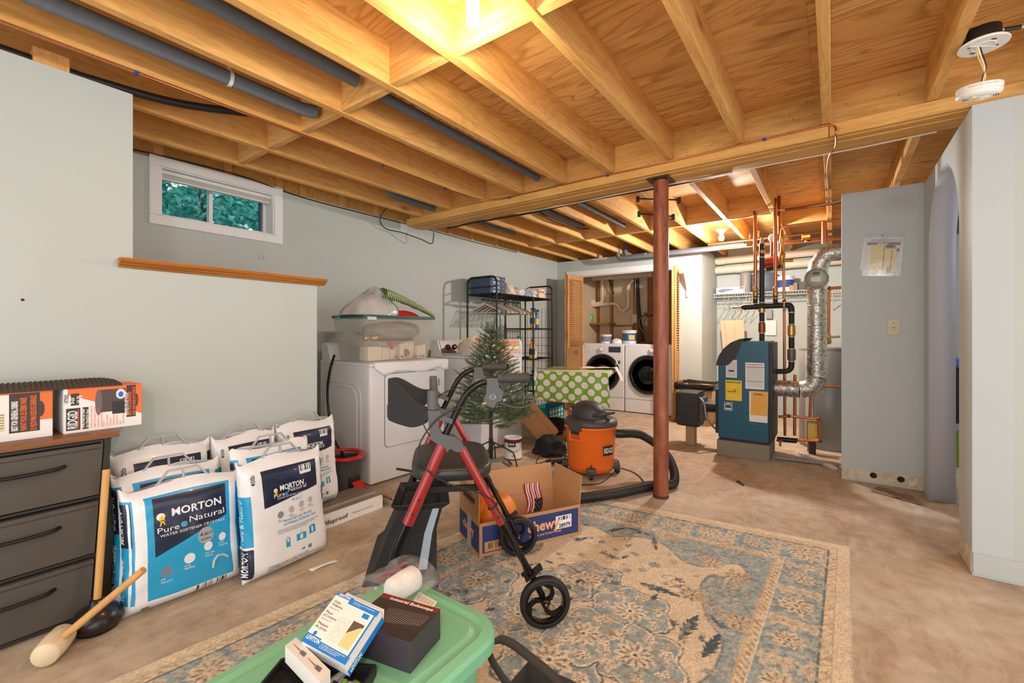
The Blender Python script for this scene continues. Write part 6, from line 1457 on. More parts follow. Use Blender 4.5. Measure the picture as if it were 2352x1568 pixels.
for k, a in enumerate((-145, -45, 45, 135)):
    a = radians(a); d = V((cos(a), sin(a), 0)); MB().cbox(d * .195 + V((0, 0, .066)), (.085, .075, .05), a).build('caster_mount', DGREY, vm, bevel=.014, seg=3)
    MB().lathe([(.0, -.012), (.022, -.012), (.024, 0), (.022, .012), (0, .012)], d * .215 + V((0, 0, .0245)), 14, V((-d.y, d.x, 0))).build('caster_wheel', BLACKP, vm)
    MB().tube(arc(d * .205 + V((0, 0, .088)), .022, 0, pi, 8, d, (0, 0, 1)), .005, 6).build('caster_grip', BLACKP, vm)
la = radians(-24 + 18); LB = lambda x, y: V((.2055 * cos(la + x / .2), .2055 * sin(la + x / .2), y)); mb = MB(); mb.grid(lambda u, v: LB(-.04 + .10 * u, .185 + .075 * v), 10, 2); mb.build('badge', INK, vm)
LB2 = lambda x, y: V((.2068 * cos(la + x / .2), .2068 * sin(la + x / .2), y)); text(MB(), 'RIDGID', LB2, -.034, .205, .04, width=.09, bold=.02).build('lettering', WHITEI, vm)
# hose
hs = thing('vacuum_hose', 'black ribbed vacuum hose looping behind the steel post', 'hose', (-1.2, 3.1, 0))
Vm = Matrix.Translation(vc) @ Matrix.Rotation(radians(-18), 4, 'Z')
h0 = vc + V((.235, .03, .345)); path = [h0, h0 + V((.10, .07, .0)), V((-1.24, 3.56, .31)), V((-1.11, 3.61, .21)), V((-1.01, 3.53, .11)), V((-.962, 3.39, .042)), V((-.995, 3.295, .040)), V((-1.078, 3.21, .040)), V((-1.14, 3.07, .044)), V((-1.22, 2.90, .046)), V((-1.33, 2.74, .047)), V((-1.42, 2.62, .047))]
sp_ = smooth_path(path, 44); k_ = len(sp_)
mb = MB(); mb.tube(sp_, [.031 + .0035 * (1 if (i // 2) % 2 else 0) for i in range(k_)], 14); mb.build('ribbed_tube', mat('hose_rubber', (32, 31, 30), .5, bump=.05), hs, world=True)
MB().tube([h0 - V((.02, .004, 0)), h0, h0 + V((.06, .045, 0))], [.036, .036, .034], 16).build('cuff', BLACKP, hs, world=True)
wd = MB().tube([V((-2.02, 3.30, .03)), V((-1.88, 3.46, .032))], [.022, .024], 12); tag(wd.build('vacuum_wand', BLACKP), 'black vacuum wand lying on the floor behind the delivery box', 'wand')
for k, (lab, pts) in enumerate((('thin black power cord looping on the floor left of the vacuum', [(1300, 1010), (1290, 1035), (1262, 1035), (1238, 1050), (1232, 1075), (1245, 1062), (1280, 1048), (1300, 1060)]), ('black vacuum power cord trailing from the caster to the hose', [(1332, 1113), (1375, 1110), (1405, 1090), (1420, 1075), (1450, 1082), (1470, 1095), (1482, 1113)]))):
    P_ = [atZ(u, v, .006) for u, v in pts]
    if k == 0: P_ = [atY(u, v, 3.22 + .02 * i) for i, (u, v) in enumerate(pts)]; P_ = [V((p.x, p.y, max(.006, p.z))) for p in P_]
    tag(MB().tube(smooth_path(P_, 6), .004, 7).build('power_cord', BLACKP), lab, 'cord')

# =================================================================== LAUNDRY CLOSET
def front_loader(lab, cx, door_glass):
    t = thing('front_load_washer' if 'washer' in lab else 'front_load_dryer', lab, 'washer' if 'washer' in lab else 'dryer', (cx, 6.58, 0)); w2 = .342; yf = -.33
    MB().box(-w2, w2, yf + .02, .36, .012, 1.0).build('cabinet', ENAM, t, bevel=.01)
    MB().box(-w2, w2, yf, yf + .019, .20, .995).build('front_panel', ENAM, t, bevel=.01, seg=3); MB().box(-w2 + .002, w2 - .002, yf + .004, yf + .019, .012, .197).build('kick_panel', ENAM, t, bevel=.004)
    c = V((0, yf, .56)); ax = (0, -1, 0)
    d = MB().lathe([(.275, 0), (.278, .012), (.262, .03), (.235, .034), (.225, .028)], c, 44, ax).build('door_ring', mat('door_black_gloss', (22, 22, 24), .12, coat=.5), t)
    MB().lathe([(.226, .028), (.20, .012), (.12, .03), (0, .036)], c, 40, ax).build('door_glass', mat('smoked_glass', (20, 24, 22), .06, spec=.8), d)
    MB().lathe([(.278, .002), (.288, .002), (.288, .008), (.278, .008), (.278, .002)], c, 44, ax).build('door_trim', mat('chrome_trim', (196, 198, 202), .2, .8), d)
    MB().lathe([(.036, 0), (.036, .02), (.03, .026), (0, .027)], V((-.02 if 'washer' in lab else .05, yf, .91)), 28, ax).build('dial', ENAM, t); MB().lathe([(.037, 0), (.040, 0), (.040, .004), (.037, .004), (.037, 0)], V((-.02 if 'washer' in lab else .05, yf, .91)), 28, ax).build('dial_ring', mat('dial_dark', (50, 50, 54), .3, .5), t)
    if 'washer' in lab:
        MB().box(.10, .29, yf - .002, yf + .001, .87, .955).build('display', mat('display_dark', (62, 66, 72), .2), t); MB().box(-.325, -.20, yf - .002, yf + .001, .85, .96).build('dispenser_drawer', ENAMG, t, bevel=.002)
        MB().box(.245, .285, yf - .0012, yf + .001, .70, .75).build('label_patch', mat('grey_label', (90, 90, 92), .5), t)
    a = MB(); text(a, 'LG', lambda x, y: V((x, yf - .0015, y)), -.30, .965, .012, bold=.02); a.build('lettering', mat('grey_ink', (110, 106, 104), .6), t)
    return t
front_loader('white front-loading washer with dark display in the laundry closet', -2.833, 1)
front_loader('white front-loading dryer with large black door behind the post', -2.135, 0)
# pails and film on the machines
def pail(x, y, z, r, h, cm, lab, lid):
    t = thing('pail', lab, 'pail', (x, y, z)); MB().lathe([(r * .88, 0), (r * .9, .003), (r, h)], (0, 0, 0), 28).build('tub', prn('pail_' + lab[:5], (236, 236, 238), []), t)
    MB().lathe([(r * .925, h * .22), (r * .985, h * .82)], (0, 0, 0), 28).build('label', cm, t); MB().lathe([(r * 1.04, h * .96), (r * 1.05, h * 1.02), (r * 1.0, h * 1.06), (0, h * 1.06)], (0, 0, 0), 28).build('lid', lid, t)
    pf = lambda x, y: V((r * 1.0 * cos(-1.0 + x / r), r * 1.0 * sin(-1.0 + x / r), y)); return t
pail(-2.87, 6.47, 1.0005, .085, .13, mat('pail_pattern', (120, 130, 150), .5, var=.6, scale=40), 'small white laundry pail on the washer', mat('cream_lid', (224, 214, 190), .4))
t = pail(-2.50, 6.50, 1.0005, .11, .19, mat('pail_blue', (34, 96, 158), .4, var=.3, scale=14), 'blue detergent pail with cream lid on the machines', mat('cream_lid', (224, 214, 190), .4))
MB().grid(lambda u, v: V((.1085 * cos(-1.35 + .9 * u), .1085 * sin(-1.35 + .9 * u), .055 + .075 * v)), 10, 3).build('label_swirl', mat('pail_swirl', (206, 190, 90), .4, var=.5, scale=30), t)
heap('plastic_wrap_pack', (-2.68, 6.45, 1.0005), .085, .07, .075, mat('clear_white_pack', (222, 226, 230), .3, bump=.3), 'white plastic-wrapped pack between the two pails', 'pack', 41, .15)
tag(MB().box(-2.30, -2.0, 6.42, 6.60, 1.0005, 1.035).build('brown_mat', mat('dark_brown_cloth', (70, 52, 42), .9), bevel=.01), 'dark brown folded mat on the closet dryer', 'mat')
# louvred bifold doors
LV = wood('louvre_pine', (216, 164, 106), (190, 134, 78), (150, 100, 56), 'Z', rough=.5, knots=False, ring=18)
def leaf_door(name, p0, p1, lab, parent, mirror=False):
    p0, p1 = V(p0), V(p1); d = (p1 - p0); L = d.length; d.normalize(); n_ = V((d.y, -d.x, 0)); M_ = Matrix.Translation(p0) @ Matrix((d, V((-d.y, d.x, 0)), V((0, 0, 1)))).transposed().to_4x4()
    z0, z1 = .015, 2.045; fr_ = MB(); th = .014
    for a, b, c, e_ in ((0, .035, z0, z1), (L - .035, L, z0, z1)): fr_.box(a, b, -th, th, c, e_, M_)
    for c, e_ in ((z0, z0 + .16), (z1 - .07, z1), (.78, .90)): fr_.box(.035, L - .035, -th, th, c, e_, M_)
    lf_ = fr_.build('leaf', LV, parent, world=True, bevel=.002, seg=1)
    for c, e_ in ((.90, z1 - .07),):
        k = int((e_ - c) / .032)
        for i in range(k):
            s_ = MB(); z = c + (i + .5) * (e_ - c) / k; s_.box(.035, L - .035, -.019, .019, -.003, .003, M_ @ Matrix.Translation((0, 0, z)) @ Matrix.Rotation(radians(38), 4, 'X')); s_.build('slat', LV, lf_, world=True)
    q_ = MB(); q_.box(.035, L - .035, -.006, .006, z0 + .16, .78, M_); q_.build('panel', LV, lf_, world=True)
d1 = thing('bifold_door', 'folded pine louvred bifold door beside the garment rack', 'door', (-3.3, 6.2, 0)); leaf_door('', (-3.41, 6.30, 0), (-3.285, 5.93, 0), '', d1); leaf_door('', (-3.255, 5.925, 0), (-3.205, 6.33, 0), '', d1)
d2 = thing('bifold_door', 'folded pine louvred bifold door beside the trash can', 'door', (-1.75, 6.2, 0)); leaf_door('', (-1.768, 6.325, 0), (-1.705, 5.95, 0), '', d2); leaf_door('', (-1.672, 5.955, 0), (-1.735, 6.325, 0), '', d2)
for z in (.3, 1.1, 1.75): MB().box(-3.27, -3.25, 5.915, 5.921, z, z + .07).build('hinge', mat('brass', (190, 150, 80), .3, .8), d1, world=True)
# closet interior: studs, panels, pipes
PINK = mat('beige_panel', (214, 190, 158), .8, var=.05); yb = YR - .001
cr = bpy.data.objects['wall_closet_rear']
for x0, x1, z0, z1, m in ((-3.10, -2.74, 1.30, 2.10, PINK), (-2.64, -2.50, 1.28, 2.15, mat('pale_panel', (220, 204, 176), .8)), (-3.35, -3.16, 1.0, 2.1, PINK), (-3.10, -2.74, .9, 1.27, PINK)): MB().box(x0, x1, yb - .03, yb, z0, z1).build('panel', m, cr, world=True)
for x in (-3.155, -2.70): MB().box(x, x + .045, yb - .05, yb, .9, 2.15).build('stud', JX if 0 else wood('stud_wood', (196, 146, 88), (160, 108, 58), (110, 70, 36), 'Z'), cr, world=True)
struct(MB().box(XF + .001, XF + .25, YB + .1, YR, 0, 2.3).build('wall_closet_side', PINK))
PVC = mat('pvc_cream', (226, 206, 182), .4, var=.05)
def pipe(name, lab, pts, r, m, bend=.0, cat='pipe', joints=(), jr=1.18, jm=None, grp=None):
    t = thing(name, lab, cat, tuple(V(pts[0])), group=grp); P_ = bent(pts, bend, 6) if bend else [V(p) for p in pts]
    MB().tube(P_, r, 14).build('tube', m, t, world=True)
    for j in joints: a, b = V(j[0]), V(j[1]); MB().cyl(a, b, r * jr, n=14).build('coupling', jm or m, t, world=True)
    return t
yp = 7.16
def cp(u, v, y=yp): return atY(u, v, y)
A = lambda u, v: cp(u, v)
pipe('drain_pipe', 'thick cream PVC pipe across the top of the laundry closet', [A(1338, 640), A(1360, 637), A(1500, 628)], .06, PVC, 0)
pipe('drain_pipe', 'cream PVC stack bending down at the closet end', [A(1352, 640), A(1350, 665), A(1345, 690), A(1338, 715)], .05, PVC, .05, joints=((A(1351, 650), A(1350, 668)),))
pipe('drain_pipe', 'cream PVC trap with a U bend above the closet machines', [A(1383, 640), A(1384, 694), A(1360, 699), A(1362, 702), A(1400, 697), A(1418, 697), A(1424, 712), A(1434, 714), A(1443, 704), A(1443, 655), A(1455, 642)], .026, PVC, .06)
tag(MB().tube([A(1352, 697), A(1366, 695)], .06, 18).build('vent_cap', mat('white_pvc', (232, 228, 220), .4)), 'round white cap on the closet drain line', 'cap')
pipe('black_hose', 'ribbed black drain hose dropping behind the closet dryer', [A(1464, 642), A(1466, 690), A(1470, 740), A(1478, 786)], .026, BLACKP, 0)
pipe('grey_conduit', 'thin grey conduit pipe in the laundry closet', [A(1460, 640), A(1458, 725)], .010, mat('grey_conduit', (176, 168, 158), .4, .4))
COP = mat('copper', (196, 126, 86), .28, .95, var=.15, scale=12); COPD = mat('dull_copper', (150, 88, 56), .4, .9, var=.2)
for k, u in enumerate((1488, 1499)): pipe('copper_riser', ['first copper riser beside the closet conduit', 'second copper riser beside the post in closet'][k], [A(u, 640), A(u, 715)], .010, COPD)
for k, u in enumerate((1484, 1496)):
    t = thing('hose_valve', ['washer hose valve on the first closet riser', 'washer hose valve on the second closet riser'][k], 'valve', tuple(A(u, 722))); p = A(u, 722); MB().sphere(p, .025, 12, 8).build('body', mat('dark_brass', (120, 92, 60), .4, .8), t, world=True); MB().lathe([(.022, 0), (.022, .008)], p + V((0, -.04, .02)), 12, (0, -1, 0)).build('handwheel', COPD, t, world=True)
    MB().tube(smooth_path([p, p + V((-.05, -.06, -.04)), p + V((-.10, -.06, -.16)), p + V((.02, -.05, -.36))], 6), .011, 8).build('supply_hose', mat('braided_hose', (120, 112, 100), .4, .5), t, world=True)
tag(MB().box(A(1451, 722).x, A(1464, 722).x, yp - .03, yp + .02, A(1451, 742).z, A(1451, 722).z).build('outlet_box', mat('outlet_beige', (206, 196, 176), .5), bevel=.006), 'beige outlet box on the closet wall', 'outlet')
tag(MB().box(A(1438, 750).x, A(1450, 750).x, yp + .02, YR - .031, A(1438, 772).z, A(1438, 750).z).build('junction_cover', PVC, bevel=.004), 'cream cover plate above the blue pail', 'cover')
for k, (u, v) in enumerate(((1404, 640), (1408, 672))): pass
pipe('black_bracket_bar', 'short black bar hanging under the closet pipe', [A(1392, 628), A(1402, 648), A(1409, 675)], .014, BLACKP)
sw = thing('closet_shelf', 'small wooden corner shelf holding bottles in the closet', 'shelf', (-3.3, 7.0, 1.5)); zs = A(1350, 742).z
MB().box(-3.43, -3.05, 7.02, YR - .05, zs - .03, zs).build('board', OAK, sw, world=True)
bottle(A(1347, 720).x - .04, 7.10, zs + .0005, .05, .26, (70, 150, 206), 'blue cleaner bottle on the closet corner shelf', (214, 60, 40), None, True, 'bottles on the closet shelf'); bottle(A(1358, 720).x, 7.12, zs + .0005, .06, .20, (110, 190, 90), 'green bottle on the closet corner shelf', (226, 226, 220), None, False, 'bottles on the closet shelf')
bottle(A(1345, 760).x, 6.98, 1.0005, .05, .16, (224, 220, 214), 'white bottle standing beside the small laundry pail', (200, 200, 200), None, False, 'bottles on the closet shelf')

# =================================================================== STEEL POST
po = thing('support_post', 'rust-brown steel column standing under the girder', 'post', (-.983, 3.148, 0))
t = NT('rust_paint'); t.set(rough=.42, metal=.2); n_ = t.noise(t.mapping(t.tc('Object'), (1, 1, .25)), 22, 5, .65)
t.base(t.ramp(n_, [(.28, (92, 50, 36)), (.45, (142, 78, 52)), (.62, (158, 92, 62)), (.74, (176, 132, 104))])); t.bump(n_, .2, .002)
MB().cyl((0, 0, 0), (0, 0, 2.222), .0515, n=36).build('shaft', t.m, po); MB().cbox((0, 0, 2.2265), (.15, .17, .008)).build('cap_plate', NAIL, po); MB().lathe([(.0535, 0), (.0525, .02)], (0, 0, 0), 36).build('base_ring', mat('rust_dark', (84, 48, 36), .8), po)

# =================================================================== BOILER
BY0, BY1, BX0, BX1, BZ0, BZ1 = 4.57, 5.06, -.885, -.468, .150, 1.08
bk_ = thing('masonry_block', 'grey concrete block under the blue boiler', 'block', (-.676, 4.80, 0))
MB().box(-.895, -.462, 4.555, 5.03, 0, .146).build('block', mat('block_concrete', (138, 132, 116), .95, var=.15, scale=30, bump=.6, bscale=60), bk_, world=True, bevel=.004)
bo = thing('oil_boiler', 'teal blue oil boiler with paper labels and black burner', 'boiler', (-.676, 4.8, .1465))
TEALB = mat('teal_enamel', (18, 86, 112), .38, var=.08, bump=.04); BBLK = mat('boiler_black', (34, 34, 36), .5)
prof = [(BX0, BZ0 + .02), (BX1, BZ0 + .02), (BX1, BZ1), (-.69, BZ1), (-.76, BZ1 - .03), (-.82, BZ1 - .085), (-.862, BZ1 - .15), (BX0, BZ1 - .215)]
MB().prism([V((x, BY0, z)) for x, z in prof], (0, .006, 0)).build('side_panel', TEALB, bo, world=True, bevel=.003)
MB().prism([V((x, BY0 + .0065, z)) for x, z in prof], (0, BY1 - BY0 - .0065, 0)).build('jacket', mat('jacket_grey', (74, 78, 82), .45, .3), bo, world=True, bevel=.004)
MB().box(BX0 + .02, BX1 - .02, BY0 + .02, BY1 - .02, .1466, BZ0 + .02).build('base', BBLK, bo, world=True)
hd = MB(); hp = [(-.655, BZ1 + .028), (-.70, BZ1 + .022), (-.775, BZ1 - .012), (-.838, BZ1 - .07), (-.88, BZ1 - .14), (-.905, BZ1 - .225), (-.895, BZ1 - .232), (-.80, BZ1 - .225), (-.74, BZ1 - .16), (-.70, BZ1 - .06), (-.685, BZ1 - .0)]
hd.prism([V((x, BY0 - .012, z)) for x, z in hp], (0, BY1 - BY0 + .02, 0)); hd.build('hood', mat('hood_black', (48, 46, 45), .55, bump=.05), bo, world=True, bevel=.004)
MB().box(BX1, BX1 + .028, BY0 + .02, BY1 - .01, BZ0 + .02, BZ1 - .01).build('rear_panel', BBLK, bo, world=True, bevel=.003)
def label_at(name, u0, v0, u1, v1, m, y, off, parent, k=(0, 0), tilt=0.):
    a, b, c, d = atY(u0, v0 + k[0], y), atY(u1, v0 + k[1], y), atY(u1, v1 + k[1], y), atY(u0, v1 + k[0], y)
    q = MB(); z0, z1 = min(a.z, c.z), max(a.z, c.z)
    q.add([(a.x, y - off, d.z), (b.x + tilt, y - off, d.z), (b.x, y - off, a.z), (a.x - tilt, y - off, a.z)], [(0, 1, 2, 3)], uvs=[[(0, 0), (1, 0), (1, 1), (0, 1)]]); q.fixn = False
    o = q.build(name, m, parent, world=True, solid=.0006); return o, V((a.x, y - off - .0008, d.z)), b.x - a.x, a.z - d.z
def put_text(parent, o, W, H, items, m, bold=.01):
    q = MB()
    for s_, x, y, h, w_ in items: text(q, s_, lambda a, b: o + V((a * W, -.0004, b * H)), x, y, h, width=w_, bold=bold)
    q.build('lettering', m, parent, world=True)
LINES = lambda n, c=(140, 140, 140): [('s', 1. / n, .32, .08, .08, .92, .86, c, 1)]
yl = BY0 - .0003
o, p, W, H = label_at('label', 1667.3, 826, 1692.6, 866, prn('label_plain', (232, 234, 234), LINES(12) + [('r', .25, .33, .75, .42, (40, 40, 44))]), yl, .001, bo)
o, p, W, H = label_at('label', 1712, 832, 1755.7, 892, prn('label_notice', (232, 234, 234), LINES(22, (170, 170, 172)) + [('r', .03, .815, .97, .845, (196, 60, 60)), ('r', 0, .28, 1, .295, (60, 60, 66)), ('r', 0, .86, 1, 1, (232, 234, 234))]), yl, .001, bo)
_q = MB(); scrib(_q, lambda a, b: p + V((a * W, -.0004, b * H)), .08, .91, .035, .84, 22, 10); _q.build('lettering', INK, bo, world=True)
o, p, W, H = label_at('label', 1666.5, 872, 1703.8, 918, prn('label_energy', (244, 206, 30), [('s', .09, .16, .12, .30, .88, .62, (160, 130, 20), 1), ('r', .1, .42, .6, .45, (70, 60, 10))]), yl, .001, bo)
put_text(bo, p, W, H, [('ENERGYGUIDE', .06, .86, .075, .88), ('87', .52, .46, .09, None)], INK, .03)
o, p, W, H = label_at('label', 1663.5, 923, 1682, 941, prn('label_star', (238, 240, 242), [('r', .06, .06, .94, .94, (30, 60, 84)), ('e', .5, .62, .36, .26, (238, 240, 242)), ('e', .5, .52, .30, .22, (30, 60, 84)), ('r', .12, .14, .88, .30, (238, 240, 242))]), yl, .001, bo)
o, p, W, H = label_at('paper_white', 1721, 898, 1763, 967, PAPER, yl, .0015, bo)
o, p, W, H = label_at('paper_orange', 1724, 897, 1764.5, 952, prn('paper_orange', (236, 180, 76), [('s', .085, .10, .1, .12, .9, .88, (196, 140, 60), 1)]), yl, .003, bo, tilt=-.004)
_q = MB(); scrib(_q, lambda a, b: p + V((a * W, -.0004, b * H)), .2, .84, .07, .5, 8, 9); _q.build('lettering', INK, bo, world=True)
sc = MB()
for u, v in ((1720, 805), (1719, 816), (1668, 800), (1684, 815), (1662, 848), (1662, 947), (1661, 990), (1743, 992), (1710, 1010)): sc.lathe([(.005, -.001), (.004, .0015)], atY(u, v, BY0), 8, (0, -1, 0))
o = sc.build('screw_heads', INK, bo, world=True); o['kind'] = 'stuff'
# burner
bx0, bx1, by0, by1, bz0, bz1 = -1.325, -1.10, 4.70, 4.97, .205, .555
lo_ = lambda x, g: [V((x, y, z)) for y, z in rrect(by0 + g, by1 - g, bz0 + g, bz1 - g, .03, 4)]
loft(MB(), [lo_(bx0, .018), lo_(bx0 + .02, .004), lo_(bx0 + .05, 0), lo_(bx1, 0)]).build('burner_cover', mat('burner_black', (44, 44, 45), .6, bump=.1), bo, world=True)
for z in (.31, .42): MB().box(bx0 + .0, bx1 - .01, by0 - .002, by0 + .002, z, z + .006).build('burner_rib', BBLK, bo, world=True)
MB().box(bx1, bx1 + .045, by0 + .03, by1 - .03, .26, .50).build('burner_body', mat('burner_grey', (84, 82, 80), .5, .5), bo, world=True, bevel=.006)
for k in range(8): MB().box(bx1 - .004, bx1 + .012, by0 - .006, by0 + .004, .23 + k * .038, .25 + k * .038).build('cover_clip', BBLK, bo, world=True)
MB().cyl((bx1 + .04, 4.83, .405), (BX0 - .03, 4.83, .405), .052, n=20).build('blast_tube', BBLK, bo, world=True)
MB().lathe([(.105, 0), (.105, .028), (.06, .03)], (BX0 - .035, 4.83, .405), 24, (1, 0, 0)).build('burner_flange', BBLK, bo, world=True)
MB().box(BX0 - .03, BX0 - .001, BY0 + .02, BY1 - .03, .20, .62).build('burner_door', BBLK, bo, world=True, bevel=.006)
MB().tube(smooth_path([(bx1 + .01, by0 + .04, .50), (bx1 + .06, by0 - .01, .46), (bx1 + .09, by0 - .02, .32), (bx1 + .15, by0 + .02, .22), (BX0 - .01, by0 + .04, .20)], 6), .010, 8).build('cable', mat('grey_flex', (150, 150, 150), .4, .3), bo, world=True)
tag(MB().box(-1.24, -1.15, 4.78, 4.88, 0, .2045).build('burner_support', mat('tan_can', (170, 140, 96), .7), bevel=.01), 'tan can propping up the black burner cover', 'support')
# black iron pipework
IRON = mat('black_iron', (48, 46, 45), .5, .5, bump=.08); IRONW = mat('thread_band', (196, 190, 180), .5, .3); BRASS = mat('brass_fitting', (190, 146, 72), .3, .85); YEL = mat('yellow_handle', (226, 180, 40), .4); REDM = mat('pump_red', (170, 34, 34), .4)
YP = 4.80
def Q(u, v, y=YP): return atY(u, v, y)
bp = thing('supply_manifold', 'black iron supply manifold rising from boiler with white thread bands', 'pipe', tuple(Q(1750, 782)))
MB().tube([Q(1750, 786), Q(1750, 708)], .0225, 16).build('riser', IRON, bp, world=True)
MB().tube([Q(1750, 703), Q(1750, 560)], .0225, 16).build('riser', IRON, bp, world=True)
for v0, v1, r in ((763, 742, .030), (716, 708, .030), (582, 575, .026)): MB().cyl(Q(1750, v0), Q(1750, v1), r, n=16).build('coupling', COPD if v0 == 763 else BRASS, bp, world=True)
for v in (766, 740, 718, 696, 592): MB().cyl(Q(1750, v), Q(1750, v - 2.2), .0245, n=16).build('thread_band', IRONW, bp, world=True)
MB().tube([Q(1703, 705), Q(1712, 705)], [.016, .030], 16).build('reducer', IRON, bp, world=True)
MB().tube(bent([Q(1712, 705), Q(1817, 700), Q(1818, 720)], .05, 6), .0265, 16).build('manifold', IRON, bp, world=True)
MB().cyl(Q(1800, 701), Q(1803, 701), .030, n=16).build('thread_band', IRONW, bp, world=True)
MB().tube(bent([Q(1818, 718), Q(1818, 852), Q(1782, 853)], .06, 6), .0235, 16).build('return_drop', IRON, bp, world=True)
for v0, v1, m, r in ((748, 770, BRASS, .032), (802, 826, mat('grey_union', (110, 104, 96), .5, .5), .034)): MB().cyl(Q(1818, v0), Q(1818, v1), r, n=16).build('coupling', m, bp, world=True)
for v in (716, 744, 772, 800, 828): MB().cyl(Q(1818, v), Q(1818, v + 2.4), .027, n=16).build('thread_band', IRONW, bp, world=True)
MB().lathe([(.016, 0), (.02, .01), (.02, .03), (.012, .04)], Q(1751, 572), 14).build('air_vent', BRASS, bp, world=True)
MB().cyl(Q(1750, 568), Q(1750, 545), .022, .012, 14).build('air_vent', mat('tan_cap', (196, 160, 100), .5), bp, world=True)
MB().tube([Q(1703, 705), Q(1682, 706)], .008, 10).build('drain_cock', BRASS, bp, world=True)
# copper risers with yellow ball valves
for k, (u, vt) in enumerate(((1735, 490), (1781, 460))):
    t = thing('copper_riser', ['copper riser with yellow valve left of the iron riser', 'copper riser with yellow valve beside the red pump'][k], 'pipe', tuple(Q(u, 696)), group=None)
    MB().tube([Q(u, 696), Q(u, 672)], .020, 14).build('nipple', IRON, t, world=True)
    vb = MB(); vb.lathe([(.016, 0), (.022, .006), (.022, .02), (.016, .026), (.024, .04), (.024, .075), (.016, .09), (.02, .095), (.02, .115), (.015, .12)], Q(u, 688), 14); vb.build('ball_valve', BRASS, t, world=True)
    MB().bar(Q(u - 2, 668, YP - .035), Q(u - 1, 646, YP - .035), .016, .006).build('valve_handle', YEL, t, world=True)
    MB().tube([Q(u, 662), Q(u, vt)], .0155, 14).build('tube', COP, t, world=True); MB().cyl(Q(u, vt + 4), Q(u, vt - 5), .02, n=14).build('elbow', COPD, t, world=True)
# mid copper lines
def cpipe(lab, pts, r=.0125, m=None, bend=.03, fit=True):
    t = thing('copper_line', lab, 'pipe', tuple(V(pts[0]))); m = m or COP
    MB().tube(bent(pts, bend, 5) if len(pts) > 2 else pts, r, 12).build('tube', m, t, world=True)
    if fit:
        for p in pts[1:-1]: MB().sphere(p, r * 1.45, 10, 8).build('elbow', COPD, t, world=True)
    return t
cpipe('copper drop pipe running from the mixing valve to the floor', [Q(1799, 565, 5.0), Q(1801, 690, 5.0), Q(1803, 1000, 5.0)], .0125)
cpipe('second copper drop pipe beside the return fitting', [Q(1826, 860, 5.0), Q(1825, 1000, 5.0)], .0135)
cpipe('copper pipe behind the galvanised flue', [Q(1863, 890, 5.2), V((Q(1857, 1010, 5.2).x, 5.2, 0))], .013)
cpipe('looped copper feed pipe above the circulator by the tank', [Q(1788, 957, 4.95), Q(1812, 955, 4.95), Q(1880, 962, 4.95), Q(1884, 1012, 4.95), Q(1830, 1010, 4.95), Q(1790, 1006, 4.95)], .013, None, .02)
cpipe('copper line running to the grey tank', [Q(1890, 886, 5.325), Q(1945, 887, 5.325)], .012)
cpipe('copper riser by the relief valve at the tank', [Q(1903, 772, 5.1), Q(1904, 662, 5.1), V((.602, 5.1, Q(1904, 662, 5.1).z + .01))], .014)
t = thing('relief_valve', 'brass relief valve cluster on the tank riser', 'valve', tuple(Q(1903, 780, 5.1))); MB().lathe([(.018, -.05), (.026, -.03), (.02, 0), (.028, .02), (.016, .04)], Q(1903, 778, 5.1), 12).build('body', BRASS, t, world=True); MB().tube([Q(1893, 775, 5.08), Q(1930, 773, 5.08)], .009, 8).build('arm', STEEL, t, world=True)
t = thing('drain_valve', 'red-handled drain valve at the boiler foot', 'valve', tuple(Q(1792, 1010, 4.85))); p = Q(1792, 1012, 4.85); MB().cyl(p, p - V((0, 0, .05)), .01, n=10).build('spout', BRASS, t, world=True); MB().lathe([(.03, 0), (.03, .01)], p + V((0, -.03, .0)), 12, (0, 0, 1)).build('handwheel', REDM, t, world=True); MB().tube([Q(1785, 1008, 4.87), Q(1830, 1012, 4.87)], .024, 12).build('body', IRON, t, world=True)
t = thing('circulator', 'small circulator with yellow label by the boiler foot', 'pump', tuple(Q(1866, 1012, 5.1))); a, b = Q(1852, 1012, 5.1), Q(1880, 965, 5.1); MB().box(a.x + .02, b.x - .02, 5.10, 5.14, 0, a.z + .01).build('foot', IRON, t, world=True); MB().box(a.x, b.x, 5.08, 5.16, a.z, b.z).build('body', mat('pump_tan', (150, 132, 92), .5), t, world=True, bevel=.01); MB().box(a.x + .012, b.x - .012, 5.076, 5.081, a.z + .02, b.z - .03).build('label', prn('pump_label', (232, 200, 90), [('s', .2, .2, 0, 0, 1, 1, (150, 120, 40), 0)]), t, world=True)
t = thing('mixing_pump', 'red circulator pump among copper pipes above the boiler', 'pump', tuple(Q(1768, 600, 5.1))); MB().cyl(Q(1748, 606, 5.1), Q(1782, 600, 5.1), .055, n=18).build('motor', REDM, t, world=True); MB().tube([Q(1790, 590, 5.1), V((Q(1790, 590, 5.1).x, 5.1, 2.20)), V((Q(1790, 590, 5.1).x, 5.1, JT - .002))], .013, 10).build('feed', COPD, t, world=True); MB().lathe([(.03, -.06), (.04, -.03), (.04, .03), (.03, .06)], Q(1790, 602, 5.1), 14).build('volute', REDM, t, world=True); MB().sphere(Q(1773, 546, 5.1), .04, 12, 8, (.8, .8, 1)).build('air_valve', mat('white_plastic_cap', (226, 226, 224), .4), t, world=True); MB().tube([Q(1773, 556, 5.1), Q(1773, 590, 5.1)], .014, 10).build('stem', COPD, t, world=True)
